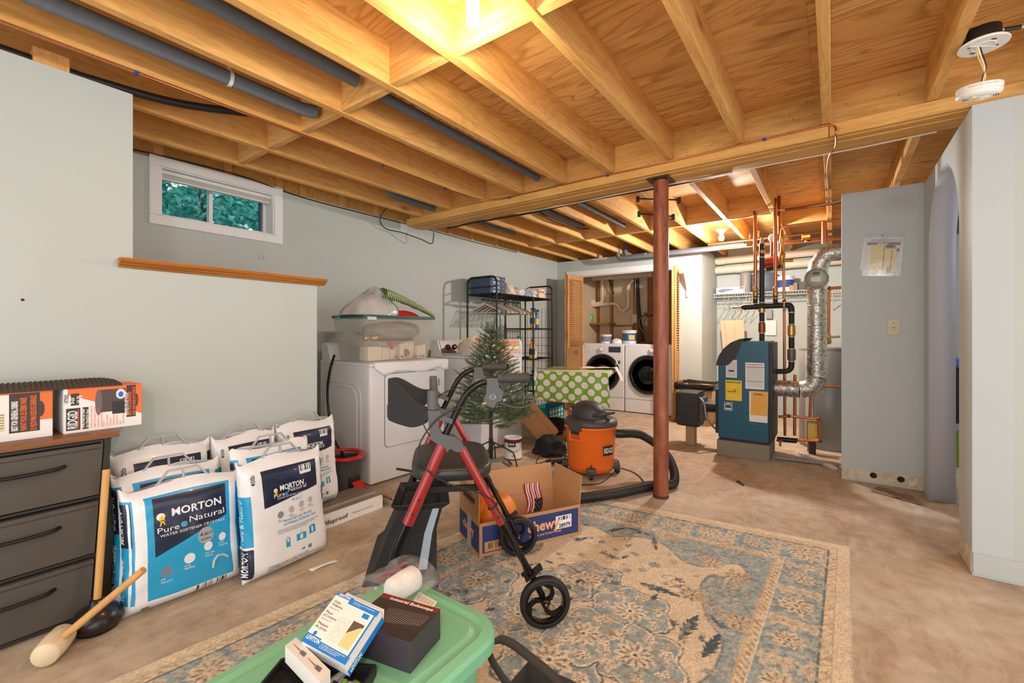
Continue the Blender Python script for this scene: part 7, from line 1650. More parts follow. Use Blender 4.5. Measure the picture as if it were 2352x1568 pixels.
t = thing('mixing_valve', 'brass mixing valve stack beside the red pump', 'valve', tuple(Q(1796, 640, 5.0))); MB().lathe([(.012, 0), (.022, .02), (.022, .06), (.03, .08), (.03, .12), (.016, .15), (.016, .22), (.024, .24), (.018, .30), (.012, .36)], Q(1796, 612, 5.0), 14).build('body', BRASS, t, world=True); MB().tube([Q(1800, 598, 4.98), Q(1822, 598, 4.98)], .014, 10).build('spout', BRASS, t, world=True); MB().tube([Q(1760, 617, 4.99), Q(1792, 612, 4.99)], .02, 10).build('side_port', IRON, t, world=True)
# overhead copper lines along x
for k, (y, z, x0, x1, r, lab) in enumerate(((5.85, 2.245, -1.25, .602, .014, 'nearest of the overhead copper lines by the utility bulb'), (6.02, 2.20, -1.15, .602, .012, 'second overhead copper line with a downward tee'), (6.2, 2.25, -.83, .602, .012, 'farthest overhead copper line under the joists'), (5.5, 2.285, -.55, .602, .014, 'overhead copper line crossing above the mixing valve'), (4.80, 2.292, -.36, .10, .0125, 'copper line reaching the switch wall top'))): cpipe(lab, [(x0, y, z), (x1, y, z)], r, COP if k % 2 else COPD, 0, False)
for k, (u, v0, v1, y) in enumerate(((1742, 545, 530, 6.02), (1892, 560, 508, 5.5), (1722, 552, 538, 6.0))): cpipe(['short copper stub below the overhead lines', 'thick copper drop beside the flue elbow', 'tiny copper stub beside the utility bulb'][k], [Q(u, v1, y), Q(u, v0, y)], [.012, .022, .012][k], COP, 0, False)
t = thing('zone_valve', 'copper-coloured zone valve with yellow sticker on overhead line', 'valve', tuple(Q(1852, 545, 5.7))); c = Q(1852, 545, 5.7); MB().cbox(c, (.085, .07, .075)).build('actuator', COPD, t, world=True, bevel=.008); MB().cbox(c + V((0, -.036, .005)), (.07, .002, .018)).build('sticker', YEL, t, world=True); MB().tube([c + V((-.3, 0, -.05)), V((.602, c.y, c.z - .05))], .013, 10).build('tube', COP, t, world=True); MB().tube([c + V((0, 0, -.05)), c + V((0, 0, 0))], .02, 10).build('stem', BRASS, t, world=True)
# insulated dark pipes and PVC
FOAM = mat('grey_foam_insulation', (100, 106, 112), .9, var=.12, scale=40, bump=.4, bscale=200)
pipe('insulated_pipe', 'dark insulated pipe running under the far joists to the bulb', [(-2.44, 6.18, 2.45), (-2.44, 6.18, 2.262), (-.9, 6.18, 2.262)], .028, FOAM, .07)
pipe('insulated_pipe', 'lower dark insulated pipe beside the first far one', [(-2.50, 6.05, 2.42), (-2.50, 6.05, 2.222), (-.85, 6.05, 2.222)], .028, FOAM, .07)
for x in (-2.15, -1.95): tag(MB().lathe([(.0295, 0), (.0295, .018)], (x, 6.18 if x < -2 else 6.05, 2.262 if x < -2 else 2.222), 16, (1, 0, 0)).build('pipe_strap', mat('white_strap', (226, 226, 224), .4)), 'white strap round the ' + ('first' if x < -2 else 'lower') + ' far insulated pipe', 'strap')
pipe('waste_pipe', 'upper cream PVC waste pipe on the utility rear wall', [(-1.43, 7.20, 2.235), (.599, 7.20, 2.25)], .055, PVC, 0, joints=(((-1.40, 7.20, 2.2355), (-1.30, 7.20, 2.236)),), jr=1.12)
pipe('waste_pipe', 'lower cream PVC waste pipe on the utility rear wall', [(-1.43, 7.20, 2.095), (.599, 7.20, 2.11)], .055, PVC, 0, joints=(((-1.15, 7.20, 2.097), (-1.06, 7.20, 2.098)),), jr=1.12)
# flue
GALV = NT('galvanised'); GALV.set(rough=.33, metal=.9); vo = GALV.new('ShaderNodeTexVoronoi'); GALV.link(GALV.tc('Object'), vo.inputs['Vector']); vo.inputs['Scale'].default_value = 70
GALV.base(GALV.ramp(vo.outputs['Color'], [(.2, (150, 148, 140)), (.5, (186, 184, 176)), (.8, (206, 204, 196))])); GALV.link(GALV.math('MULTIPLY_ADD', vo.outputs['Distance'], .5, .22), GALV.b.inputs['Roughness']); GALV = GALV.m
fz, fx, fy, fr_ = .640, -.118, 4.83, .076
fu = thing('flue_pipe', 'galvanised flue pipe rising from the boiler with damper disc', 'flue', (fx, fy, fz))
sec = lambda pts, nm='segment', r=fr_: MB().tube(pts, r, 28).build(nm, GALV, fu, world=True)
sec([(BX1 + .028, fy, fz), (fx - .13, fy, fz)])
el = arc((fx - .12, fy, fz + .12), .12, -pi / 2, 0, 3, (1, 0, 0), (0, 0, 1)); sec(el, 'elbow', fr_ * 1.01)
sec([(fx, fy, fz + .12), (fx, fy, 1.22)]); sec([(fx, fy, 1.225), (fx, fy, 1.68)])
zt = 1.80; sec([(fx, fy, 1.675), (fx + .012, fy, zt - .03), (fx + .065, fy, zt + .055), (fx + .17, fy, zt + .065)], 'elbow', fr_ * 1.02); sec([(fx + .165, fy, zt + .065), (.59, fy, zt + .08)])
for p, ax in (((fx - .135, fy, fz), (1, 0, 0)), ((fx, fy, fz + .125), (0, 0, 1)), ((fx, fy, 1.222), (0, 0, 1)), ((fx, fy, 1.40), (0, 0, 1)), ((fx, fy, 1.675), (0, 0, 1)), ((fx + .165, fy, zt + .065), (1, 0, 0))): MB().lathe([(fr_ * 1.0, -.005), (fr_ * 1.04, 0), (fr_ * 1.0, .005)], p, 28, ax).build('crimp', GALV, fu, world=True)
dmp = MB().lathe([(.092, 0), (.092, .03), (.084, .03), (.084, .022), (.0, .022)], (fx - .0, fy - .075, 1.635), 32, (-.08, -1, 0)).build('damper', GALV, fu, world=True)
MB().lathe([(.080, 0), (.080, .003), (0, .003)], (fx - .002, fy - .098, 1.635), 32, (-.08, -1, 0)).build('damper_plate', mat('damper_plate_grey', (176, 178, 172), .5, .3), dmp, world=True)
MB().cbox((fx - .002, fy - .102, 1.628), (.075, .003, .032)).build('damper_label', prn('damper_label', (226, 226, 220), LINES(4)), dmp, world=True); MB().cbox((fx - .002, fy - .102, 1.68), (.05, .003, .025)).build('damper_weight', mat('olive_weight', (70, 78, 60), .5), dmp, world=True)
# storage tank
tk = thing('water_tank', 'grey upright indirect water tank behind the flue', 'tank', (-.02, 5.60, 0)); TG = mat('tank_grey', (140, 140, 142), .35, .2, var=.05)
MB().lathe([(.27, 0), (.275, .01), (.275, 1.0), (.265, 1.01), (0, 1.012)], (0, 0, .0), 40).build('shell', TG, tk); MB().lathe([(.278, .985), (.278, 1.012), (.27, 1.016), (0, 1.018)], (0, 0, 0), 40).build('cap', TG, tk)
MB().grid(lambda u, v: V((.277 * cos(-2.42 + .30 * u), .277 * sin(-2.42 + .30 * u), .03 + .95 * v)), 8, 2).build('front_strip', mat('strip_pale', (190, 188, 184), .4), tk)
MB().grid(lambda u, v: V((.2785 * cos(-2.38 + .22 * u), .2785 * sin(-2.38 + .22 * u), .77 + .06 * v)), 6, 2).build('label', mat('label_redblack', (176, 40, 50), .5), tk)
tag(MB().tube([V((.04, 4.75, .018)), V((-.2, 4.72, .018)), V((-.44, 4.70, .018))], .016, 10).build('floor_conduit', mat('grey_pvc', (136, 136, 134), .5)), 'grey conduit lying on the floor beside the concrete block', 'conduit')
tag(MB().prism([V((-.27, 5.0, .002)), V((.0, 4.62, .002)), V((.03, 4.65, .002)), V((-.24, 5.04, .002))], (0, 0, .022)).build('red_white_strip', prn('strip_print', (226, 220, 214), [('r', 0, 0, 1, 1, (226, 220, 214))])), 'white and red packaging strip lying by the tank foot', 'packaging')
# trash bin
tb2 = thing('trash_bin', 'tan trash bin lined with a black bag beside the closet', 'bin', (-1.50, 6.03, 0)); TAN = mat('tan_plastic', (196, 164, 122), .6, var=.05)
bn = lambda g, z: [V((x, y, z)) for x, y in rrect(-1.635 + g, -1.19 - g, 5.80 + g, 6.25 - g, .05, 4)]
loft(MB(), [bn(.05, 0), bn(0, .50)], True, False).build('tub', TAN, tb2, world=True, solid=.006)
lg = MB(); n = 64
def liner(u, v):
    pts = bn(-.012, 0); k = u * len(pts); i = int(k) % len(pts); f_ = k - int(k); p = lerp(pts[i], pts[(i + 1) % len(pts)], f_); c = V((-1.4125, 6.025, 0)); d = p - c
    s_ = [1.0, 1.025, 1.0, .93][int(v * 3.001)] if v < 1 else .88; z = [.455, .49, .525, .50][min(3, int(v * 3.001))]
    return c + d * s_ + V((0, 0, z + .03 * mnoise.noise(V((u * 26, v * 3, 2))) - .05 * (v < .2) * abs(mnoise.noise(V((u * 17, 4, 1))))))
lg.grid(liner, n, 3, wrap=True); lg.build('liner', mat('black_bag_film', (22, 22, 23), .2, bump=.4, bscale=60), tb2, world=True)
# wire shelf on the rear wall with its things
ws = thing('wire_shelf', 'white wire wall shelf behind the boiler', 'shelf', (-.7, 7.17, 1.72)); WW = mat('white_wire', (232, 230, 224), .4); zs = 1.725
mb = MB()
for y in (7.02, 7.17, 7.30): mb.tube([(-1.42, y, zs), (.4, y, zs)], .005, 6)
mb.tube([(-1.42, 7.02, zs - .045), (.4, 7.02, zs - .045)], .005, 6); mb.build('rail', WW, ws, world=True)
for i in range(60): x = -1.41 + i * .0305; MB().tube([(x, 7.31, zs + .004), (x, 7.02, zs + .004), (x, 7.018, zs - .045)], .002, 4).build('wire', WW, ws, world=True)
for x in (-1.1, -.55, .0): MB().tube([(x, 7.03, zs - .04), (x, 7.315, zs - .26)], .006, 6).build('brace', WW, ws, world=True)
def on_shelf(name, lab, cat, u0, u1, v0, v1, m, y0=7.04, y1=7.28, bev=.003):
    a, b = atY(u0, v1, y0), atY(u1, v0, y0); return tag(MB().box(a.x, b.x, y0, y1, zs + .0065, zs + .0065 + (b.z - a.z)).build(name, m, bevel=bev), lab, cat)
on_shelf('appliance_carton', 'flat printed appliance carton on the white wire shelf', 'carton', 1645, 1711, 653, 671, prn('appl_print', (226, 222, 220), [('e', .35, .45, .28, .30, (110, 120, 160)), ('r', .82, .3, .97, .95, (196, 70, 80)), ('h', .3, .1, .95, .8, .35, .5, (196, 196, 206))]))
t = thing('expansion_tank', 'blue-grey expansion tank standing on the wire shelf', 'tank', (-.79, 7.15, zs + .006)); MB().lathe([(.12, -.0), (.15, .02), (.155, .06), (.155, .23), (.13, .27), (.05, .288), (0, .29)], (0, 0, 0), 32).build('shell', mat('tank_blue_grey', (104, 118, 134), .4, .2), t)
t = thing('grey_canister', 'plain grey canister beside the expansion tank', 'canister', (-1.022, 7.16, zs + .006)); MB().lathe([(.070, 0), (.073, .01), (.073, .27), (.06, .30), (0, .31)], (0, 0, 0), 28).build('shell', mat('canister_grey', (150, 146, 142), .5), t)
t = thing('striped_can', 'white and blue can on the wire shelf', 'can', (-.53, 7.14, zs + .006)); MB().lathe([(.10, 0), (.102, .01), (.102, .20), (.1, .205), (0, .205)], (0, 0, 0), 28).build('can', mat('can_white', (226, 226, 230), .35), t); MB().lathe([(.1035, .05), (.1035, .15)], (0, 0, 0), 28).build('label', mat('can_blue', (50, 80, 150), .4, var=.4, scale=20), t)
on_shelf('small_box', 'small grey box next to the striped can', 'box', 1822, 1832, 648, 666, mat('box_grey2', (130, 124, 120), .6)); on_shelf('brown_small_box', 'small brown box before the striped can', 'box', 1813, 1823, 655, 668, CARD, 7.0 + .05, 7.2)
on_shelf('dark_small_box', 'dark box behind the flue on the shelf', 'box', 1834, 1850, 648, 668, mat('box_dark2', (90, 84, 84), .6))
# wall boxes
t = thing('meter_box', 'grey electrical disconnect under the wire shelf', 'electrical box', (-.62, 7.29, 1.3)); a, b = Q(1760, 732, 7.28), Q(1774, 710, 7.28); MB().box(a.x, b.x, 7.26, 7.319, a.z, b.z).build('case', mat('box_grey', (150, 152, 154), .5), t, world=True, bevel=.006)
t = thing('breaker_panel', 'white flat electrical cover on the rear wall', 'electrical box', (-.55, 7.3, 1.0)); a, b = Q(1757, 770, 7.3), Q(1783, 735, 7.3); MB().box(a.x, b.x, 7.295, 7.319, a.z, b.z).build('cover', mat('cover_white', (226, 228, 228), .4), t, world=True, bevel=.004)
# apron and hangers on the shelf edge
ap = MB(); ap.grid(lambda u, v: V((atY(1668 + 40 * u - 14 * (v) * (1 - u) + (u - .5) * 10 * (1 - v), 0, 7.0).x, 7.0 + .012 * sin(u * 16), Q(1680, 735, 7.0).z - .62 * (1 - v))), 16, 12)
apt = thing('apron', 'beige cloth apron hanging below the wire shelf', 'apron', (Q(1685, 735, 7.0).x, 7.0, Q(1680, 735, 7.0).z - .62)); ap.build('cloth', mat('beige_apron', (222, 190, 158), .9, bump=.2), apt, world=True, solid=.003)
pa, pb = Q(1676, 736, 7.0), Q(1696, 736, 7.0); MB().tube([pa, V(((pa.x + pb.x) / 2, 7.014, zs - .047)), pb], .004, 6).build('neck_strap', mat('beige_apron', (222, 190, 158), .9), apt, world=True)
rr = random.Random(44)
for k, (u, c_, nm_) in enumerate(((1664, (206, 180, 90), 'yellow'), (1672, (196, 190, 176), 'white wire'), (1683, (70, 130, 120), 'green'), (1694, (150, 146, 140), 'grey wire'), (1706, (210, 206, 196), 'ivory wire'), (1716, (120, 116, 112), 'dark wire'))):
    p = Q(u + k * 2, 683, 7.006); t = thing('hanger', nm_ + ' clothes hanger hooked on the wire wall shelf', 'hanger', (p.x, p.y, zs - .046), 1.25 + rr.uniform(-.04, .04), 'hangers on the wire wall shelf'); m = mat('hang2_%d' % k, c_, .4)
    MB().tube(arc((0, 0, .0), .014, -.9, 3.6, 8, (1, 0, 0), (0, 0, 1)) + [V((0, 0, -.06))], .0025, 5).build('hook', m, t); MB().tube([(0, 0, -.06), (.19, 0, -.17), (-.19, 0, -.17), (0, 0, -.06)], .0035, 6).build('shoulders', m, t)
# folding bracket on the closet wall
t = thing('wall_bracket', 'white folding bracket on the wall beside the closet', 'bracket', (-1.60, 6.30, 1.7)); a = Q(1579, 682, 6.345); MB().box(a.x - .012, a.x + .012, 6.325, 6.349, Q(1579, 682, 6.345).z, Q(1579, 640, 6.345).z).build('arm', WHITEP, t, world=True); MB().prism([V((a.x - .004, 6.325, Q(1579, 668, 6.345).z)), V((a.x - .004, 6.325, Q(1579, 625, 6.345).z)), V((a.x - .004, 6.13, Q(1579, 620, 6.345).z))], (.006, 0, 0)).build('leaf', WHITEP, t, world=True)
# second bulb
lb = thing('ceiling_bulb', 'bare lit bulb in a white holder among the copper pipes', 'light bulb', (-1.01, 5.38, 2.31)); EM = NT('bulb_glow'); EM.set(emit=(255, 240, 214), estr=30.); EM.base((1, .95, .85, 1)); EM = EM.m
MB().lathe([(.055, .0), (.055, -.012), (.03, -.03), (.022, -.05)], (0, 0, 0), 20).build('holder', mat('porcelain', (236, 234, 228), .3), lb); MB().lathe([(.016, -.05), (.02, -.065), (.03, -.09), (.022, -.118), (0, -.124)], (0, 0, 0), 18).build('bulb', EM, lb)

# =================================================================== CEILING FIXTURES
lb = thing('ceiling_bulb', 'lit spiral bulb in a round holder between the near joists', 'light bulb', (-1.095, 1.262, JT - .001))
MB().lathe([(.06, 0), (.06, -.03), (.05, -.045), (.03, -.055)], (0, 0, 0), 24).build('holder', mat('porcelain', (236, 234, 228), .3), lb)
MB().lathe([(.024, -.055), (.026, -.06), (.026, -.10), (.02, -.105)], (0, 0, 0), 18).build('base', mat('porcelain', (236, 234, 228), .3), lb)
EM2 = NT('spiral_glow'); EM2.set(emit=(255, 226, 160), estr=16.); EM2.base((1, .9, .7, 1)); EM2 = EM2.m
sp = [V((.019 * cos(a * .55), .019 * sin(a * .55), -.108 - .0021 * a)) for a in range(0, 48)]
MB().tube(sp, .0072, 8).build('spiral', EM2, lb)
def insul(lab, pts, r=.032, bend=.05):
    t = thing('insulated_pipe', lab, 'pipe', tuple(V(pts[0]))); MB().tube(bent(pts, bend, 5) if len(pts) > 2 else pts, r, 18).build('tube', FOAM, t, world=True); return t
p1_ = insul('dark insulated pipe hung beside the copper-tubed joist', [(-2.305, -1.5, 2.352), (-2.305, 1.26, 2.352), (-2.29, 1.335, 2.36)], .034)
MB().lathe([(.0355, 0), (.0355, .016)], (-2.305, .905, 2.352), 18, (0, 1, 0)).build('strap', mat('white_strap', (226, 226, 224), .4), p1_, world=True); MB().box(-2.311, -2.299, .907, .919, 2.385, JT - .001).build('strap_hanger', mat('white_strap', (226, 226, 224), .4), p1_, world=True)
insul('dark insulated pipe in the next bay stopping at the blocking', [(-1.91, -1.5, 2.40), (-1.91, 1.325, 2.40)], .031)
insul('dark insulated pipe beyond the blocking reaching the girder', [(-1.90, 1.42, 2.385), (-1.90, 2.97, 2.385)], .027)
insul('short bent insulated pipe in the bay by the left wall', [(-3.13, 2.45, 2.42), (-3.13, 2.55, 2.36), (-3.13, 3.02, 2.36)], .03)
insul('insulated pipe in the far bay left of the post', [(-2.31, 3.30, 2.37), (-2.31, 4.55, 2.37)], .027); insul('insulated pipe in the far bay near the foundation wall', [(-3.12, 3.40, 2.37), (-3.12, 4.35, 2.37)], .03); insul('insulated pipe in the far bay over the rack', [(-1.91, 3.5, 2.37), (-1.91, 4.80, 2.37)], .025)
tag(MB().box(-2.76, -2.72, 3.30, 4.2, 2.42, 2.45).build('white_conduit', mat('white_pvc2', (232, 232, 232), .4)), 'white strip conduit in the far ceiling bay', 'conduit')
# copper capillary along joist and girder with clips
ct_ = thing('copper_tube', 'thin copper tube clipped along joist edge and girder strip', 'tube', (-2.5, 1.5, JB - .006))
pts = [(-2.503, -1.5, JB - .0075), (-2.499, .3, JB - .0075), (-2.504, 1.3, JB - .0075), (-2.499, 2.2, JB - .0075), (-2.50, 2.72, JB - .0075), (-2.44, 2.93, JB - .012), (-2.28, 2.992, JB - .018), (-2.0, 3.004, JB - .016), (-1.6, 3.007, JB - .012), (-.9, 3.007, JB - .018), (-.35, 3.007, JB - .010), (-.1, 3.007, JB - .009), (.0, 3.008, JB - .02), (.012, 3.0, 2.236), (.01, 3.15, 2.222), (-.02, 3.30, 2.222), (-.035, 3.9, 2.302), (-.03, 4.6, 2.3055), (-.03, 5.2, 2.3055)]
MB().tube(smooth_path(pts, 8), .0048, 7).build('tube', COP, ct_, world=True)
BLC = mat('blue_clip', (30, 60, 150), .4)
for p in ((-2.50, .62, JB - .006), (-2.503, 1.95, JB - .007), (-2.50, 2.55, JB - .0065), (-2.2, 3.007, JB - .016), (-1.32, 3.007, JB - .014), (-.33, 3.007, JB - .008)): MB().cbox(V(p) + V((0, -.004, -.004)), (.018, .012, .014)).build('clip', BLC, ct_, world=True)
def wire(lab, pts, r, m, cat='cable'): return tag(MB().tube(smooth_path(pts, 6), r, 6).build('cable', m), lab, cat)
WC = mat('white_cable', (206, 190, 172), .5); BC = mat('black_cable', (30, 28, 27), .5)
wire('white cable stapled along the girder underside', [(.45, 3.262, 2.232), (.1, 3.262, 2.226), (-.3, 3.268, 2.231), (-.8, 3.262, 2.224), (-1.2, 3.268, 2.231), (-1.8, 3.262, 2.224), (-2.3, 3.266, 2.23)], .0045, WC)
wire('black cable bundle running under the girder edge', [(-.55, 3.288, 2.234), (-1.0, 3.286, 2.226), (-1.6, 3.289, 2.234), (-2.2, 3.287, 2.222), (-2.8, 3.289, 2.232), (-3.2, 3.29, 2.226)], .009, BC)
wire('white cable sagging across the far joists toward the switch wall', [(.40, 4.75, 2.306), (.15, 4.72, 2.300), (-.03, 4.78, 2.290), (-.30, 4.80, 2.290), (-.46, 4.82, 2.305), (-.7, 4.85, 2.285), (-.89, 4.9, 2.306)], .0055, WC)
wire('black wire drooping from the ceiling corner by the girder end', [(-3.3545, 2.66, 2.43), (-3.36, 2.68, 2.36), (-3.58, 2.75, 2.27), (-3.62, 2.85, 2.20), (-3.58, 3.02, 2.185), (-3.50, 3.2, 2.14), (-3.47, 3.33, 2.11), (-3.46, 3.35, 2.19), (-3.47, 3.36, 2.235)], .005, BC)
wire('black wire along the foundation wall top', [(-3.676, .75, 2.318), (-3.674, .92, 2.345), (-3.655, 1.5, 2.352), (-3.675, 2.0, 2.315), (-3.676, 2.6, 2.31), (-3.675, 3.4, 2.316), (-3.676, 4.2, 2.308), (-3.675, 5.2, 2.314)], .005, BC)
wire('thick black cable lying on top of the painted panel', [(XW - .045, -1.2, 2.322), (XW - .05, .3, 2.318), (XW - .04, .55, 2.318), (XW - .02, .85, 2.34), (-2.66, 1.2, 2.40)], .02, BC)
wire('black cable sagging in the far bay', [(-2.4, 3.6, 2.40), (-2.37, 4.0, 2.34), (-2.36, 4.5, 2.35), (-2.4, 4.9, 2.42)], .008, BC)
# bike hooks: black double bars near the post
for k, (z, x0, x1, y) in enumerate(((2.285, -1.33, -1.0, 3.62), (2.255, -1.32, -1.03, 4.05))):
    a, b = [(atY(1465, 456, 3.5), atY(1560, 459, 3.5)), (atY(1468, 490, 3.7), atY(1546, 497, 3.7))][k]
    t = thing('storage_hook', ['upper black hook bar with rubber ends behind the post', 'lower black hook bar with rubber ends behind the post'][k], 'hook', tuple(a)); MB().tube([a, b], .006, 8).build('bar', BLACKM, t, world=True)
    for p in (a, b): MB().tube([p + V((0, 0, .018)), p - V((0, 0, .028))], .014, 10).build('rubber_end', BLACKP, t, world=True)
    MB().tube([lerp(a, b, .45), V((lerp(a, b, .45).x, lerp(a, b, .45).y, JT))], .005, 6).build('stem', BLACKM, t, world=True)
# smoke alarm: mounting plate on the joist box and the alarm hanging by its wires
SX, SY_ = .485, 2.535; AW = mat('alarm_white', (234, 233, 228), .4); WYE = mat('wire_yellow', (226, 196, 90), .5); WWH = mat('wire_white', (230, 226, 216), .5)
sm = thing('alarm_mount', 'white smoke alarm mounting plate on a black ceiling box', 'alarm mount', (SX, SY_, 2.30))
MB().lathe([(.074, 0), (.0755, .004), (.072, .010), (.062, .014), (.040, .0145)], (0, 0, -.004), 36).build('plate', AW, sm)
MB().lathe([(.031, .0), (.033, -.004), (.036, -.004), (.037, .004), (.031, .0)], (0, 0, -.002), 28).build('collar', AW, sm); MB().lathe([(.0305, .001), (0, .001)], (0, 0, .0), 24).build('opening', mat('box_inside', (44, 40, 30), .9), sm)
for a in (.5, 2.1, 3.6, 5.2): MB().bar((.047 * cos(a - .18), .047 * sin(a - .18), -.0052), (.047 * cos(a + .18), .047 * sin(a + .18), -.0052), .006, .0012).build('slot', INK, sm)
MB().bar((-.045, -.03, -.006), (.045, .03, -.006), .007, .002).build('strap', AW, sm)
MB().lathe([(.052, .009), (.052, .06), (0, .06)], (0, 0, .0), 24).build('ceiling_box', BLACKP, sm); MB().cbox((-.036, 0, .05), (.05, .03, .05)).build('box_bracket', BLACKP, sm); MB().cbox((.03, .035, .055), (.03, .03, .06)).build('box_clamp', BLACKP, sm, bevel=.004)
MB().tube(smooth_path([(.05, .02, .05), (.16, .06, .055), (.34, .05, .05), (.5, .03, .10)], 6), .006, 8).build('feed_cable', WC, sm); MB().tube([(.06, .025, .0505), (.11, .045, .053)], .0085, 8).build('tape', BLACKP, sm)
zd = 2.118
al = thing('smoke_alarm', 'round white smoke alarm dangling from wires below its mount', 'smoke alarm', (SX - .012, SY_ - .0, zd), rot=(radians(9), radians(3), 0))
MB().lathe([(.0, .022), (.066, .022), (.068, .019), (.068, .006), (.0665, .004), (.0665, .001), (.068, -.001), (.066, -.014), (.056, -.022), (.040, -.026), (.0, -.027)], (0, 0, 0), 40).build('body', AW, al)
MB().lathe([(.030, -.026), (.028, -.029), (.0, -.030)], (.004, -.006, 0), 28).build('front_disc', AW, al); MB().lathe([(.012, -.029), (.011, -.0325), (0, -.033)], (.004, -.002, 0), 20, (0, 0, 1)).build('test_button', AW, al)
for bx in (-.046, .040):
    for k in range(3): MB().bar((bx + k * .006, -.020, -.0245), (bx + k * .006 + .002, -.006, -.0255), .0025, .003).build('vent_slot', INK, al)
MB().cbox((-.018, -.036, -.027), (.012, .012, .006)).build('tab', mat('tab_yellow', (230, 206, 90), .5), al)
a = MB(); text(a, 'SMOKE ALARM - DO NOT PAINT', lambda x, y: V((.0688 * cos(-2.2 + x / .068), .0688 * sin(-2.2 + x / .068), y)), 0, .010, .0035, width=.09); a.build('lettering', mat('grey_ink', (110, 106, 104), .6), al)
for k, (m, o_) in enumerate(((WYE, -.003), (WWH, .002), (BC, .006))):
    MB().tube(smooth_path([(SX - .018 + o_, SY_ - .004, 2.306), (SX - .012 + o_ * 1.5, SY_ - .006, 2.26), (SX + .002 + o_, SY_, 2.21), (SX + .004 - o_, SY_ + .004, 2.17), (SX - .008 + o_, SY_ + .006, zd + .018)], 6), .0022, 6).build('lead_wire', m, al, world=False) if 0 else None
    q = MB().tube(smooth_path([(SX - .018 + o_, SY_ - .004, 2.306), (SX - .012 + o_ * 1.5, SY_ - .006, 2.26), (SX + .002 + o_, SY_, 2.21), (SX + .004 - o_, SY_ + .004, 2.17), (SX - .010 + o_, SY_ + .004, zd + .018)], 6), .0022, 6)
    q.build('lead_wire', m, sm, world=True)
# =================================================================== RIGHT WALL THINGS
yw = 4.3895
ps = thing('manual_pouch', 'clear pouch of boiler papers with yellow note pinned to wall', 'papers', (.25, yw, 1.68))
def wq(u, v, off): p = atY(u, v, yw); return V((p.x, yw - off, p.z))
def sheet(name, c, m, off): 
    q = MB(); q.add([wq(u, v, off) for u, v in c], [(0, 1, 2, 3)], uvs=[[(0, 0), (1, 0), (1, 1), (0, 1)]]); q.fixn = False; return q.build(name, m, ps, world=True, solid=.0008)
S5 = lambda x, y: (1930 + x / 5.225, 500 + y / 5.225)
sheet('back_sheet', [S5(235, 620), S5(700, 620), S5(760, 240), S5(295, 245)], PAPER, .001)
sheet('cover_sheet', [S5(258, 690), S5(718, 690), S5(768, 232), S5(305, 235)], prn('manual_cover', (224, 226, 232), [('r', .06, .795, .93, .87, (52, 54, 60)), ('r', .07, .88, .93, .96, (206, 210, 216)), ('r', .84, .62, .92, .72, (90, 92, 96)), ('s', .07, .2, .82, .05, .95, .6, (180, 184, 190), 1)]), .0022)
sheet('note', [S5(348, 670), S5(640, 670), S5(682, 318), S5(372, 325)], prn('yellow_note', (232, 212, 130), [('r', .50, .03, .545, .97, (70, 64, 50)), ('s', .075, .12, .03, .06, .47, .94, (196, 174, 96), 0), ('r', .58, .86, .95, .99, (60, 58, 54)), ('r', .70, .02, .90, .24, (150, 140, 100))]), .0034)
q = MB(); 
def bil(c, off):
    P_ = [wq(u, v, off) for u, v in c]; return lambda x, y: lerp(lerp(P_[0], P_[1], x), lerp(P_[3], P_[2], x), y)
cf_ = bil([S5(258, 690), S5(718, 690), S5(768, 232), S5(305, 235)], .0032); text(q, 'INSTALLATION, OPERATING AND\nSERVICE INSTRUCTIONS FOR', cf_, .18, .925, .02, width=.62, bold=.01); q.build('lettering', INK, ps, world=True)
q = MB(); text(q, 'MPO-IQ', cf_, .34, .808, .04, width=.26, bold=.03); q.build('lettering', WHITEI, ps, world=True)
nf = bil([S5(348, 670), S5(640, 670), S5(682, 318), S5(372, 325)], .0044); q = MB(); scrib(q, lambda x, y: nf(.86 - y, x), .24, 0, .07, .55, 15, 11); scrib(q, lambda x, y: nf(.86 - y, x), .04, 0, .06, .14, 5, 12); q.build('lettering', INK, ps, world=True)
sheet('pouch_film', [S5(250, 700), S5(726, 700), S5(770, 178), S5(303, 178)], CLR, .006)
MB().sphere(wq(*S5(505, 210), .006), .004, 8, 6).build('pin', NAIL, ps, world=True)
sw = thing('light_switch', 'almond toggle light switch plate on the wall', 'switch', (.30, yw, 1.15)); ALM = mat('almond_plastic', (206, 196, 164), .4)
a, b = wq(2038.5, 768.5, 0), wq(2067.5, 732.5, 0); MB().box(a.x, b.x, yw - .006, yw - .0002, a.z, b.z).build('plate', ALM, sw, world=True, bevel=.002)
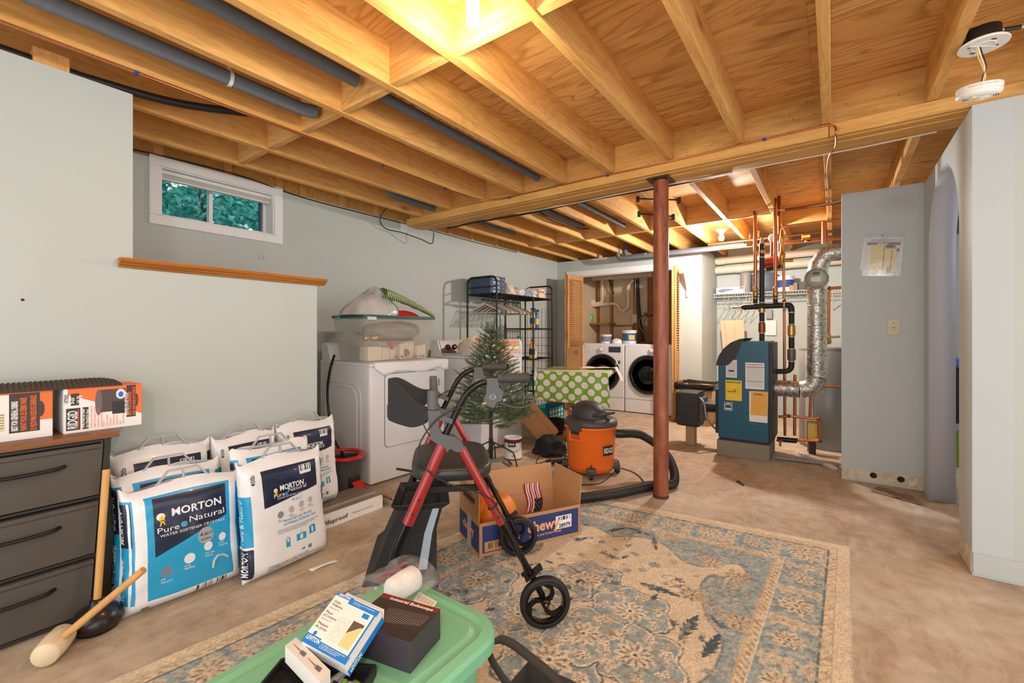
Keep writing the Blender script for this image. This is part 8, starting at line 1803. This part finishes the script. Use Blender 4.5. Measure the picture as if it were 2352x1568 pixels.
cx, cz = (a.x + b.x) / 2, (a.z + b.z) / 2; MB().box(cx - .0055, cx + .0055, yw - .0075, yw - .0055, cz - .012, cz + .012).build('toggle_slot', mat('almond_dark', (150, 140, 112), .5), sw, world=True); MB().prism([V((cx - .004, yw - .007, cz - .002)), V((cx + .004, yw - .007, cz - .002)), V((cx + .004, yw - .007, cz + .009)), V((cx - .004, yw - .007, cz + .009))], (0, -.010, .004)).build('toggle', mat('toggle_white', (236, 234, 226), .4), sw, world=True)
for dz in (-.028, .028): MB().lathe([(.003, 0), (.0025, .001)], (cx, yw - .006, cz + dz), 8, (0, -1, 0)).build('screw', NAIL, sw, world=True)
# rag on the floor by the arch, chips
rg = MB(); rc = [atZ(2000, 1128), atZ(2128, 1165), atZ(2085, 1140), atZ(2015, 1118)]
rg.grid(lambda u, v: lerp(lerp(rc[0], rc[1], u), lerp(rc[3], rc[2], u), v) + V((0, 0, .004 + .02 * max(0, mnoise.noise(V((u * 5, v * 2, 7)))) + .012 * (u > .8) * (u - .8) * 5)), 20, 8); tag(rg.build('kraft_sheet', mat('brown_paper', (140, 112, 90), .85, var=.1), solid=.002), 'crumpled brown paper sheet on the floor before the arch', 'paper')
tag(MB().prism([atZ(1690, 1106) + V((0, 0, .001)), atZ(1707, 1117) + V((0, 0, .001)), atZ(1710, 1114) + V((0, 0, .001)), atZ(1696, 1104) + V((0, 0, .001))], (0, 0, .004)).build('floor_chip', INK), 'small dark chip lying on the concrete before the boiler', 'chip')
# things glimpsed through the arch
ha = thing('wire_hamper', 'black wire hamper glimpsed through the arch', 'hamper', (.96, 5.6, 0)); mb = MB()
for i in range(9): mb.tube([(.80 + i * .04, 5.45, .36), (.80 + i * .04, 5.45, .86)], .004, 5)
for i in range(8): mb.tube([(.80, 5.45, .38 + i * .066), (1.14, 5.45, .38 + i * .066)], .004, 5)
mb.box(.80, 1.14, 5.455, 5.75, .36, .84); mb.build('basket', mat('black_wire', (34, 38, 46), .5), ha, world=True); MB().box(.79, 1.15, 5.44, 5.76, .86, .93).build('lid', mat('blue_lid', (60, 120, 190), .4), ha, world=True, bevel=.01)
for x in (.82, 1.12):
    for y in (5.48, 5.72): MB().tube([(x, y, 0), (x, y, .36)], .01, 6).build('leg', BLACKM, ha, world=True)
heap('green_sack', (.95, 5.38, .001), .13, .06, .36, mat('lime_green_sack', (150, 176, 60), .7, var=.4, scale=18), 'lime green sack under the wire hamper beyond the arch', 'sack', 51, .2)
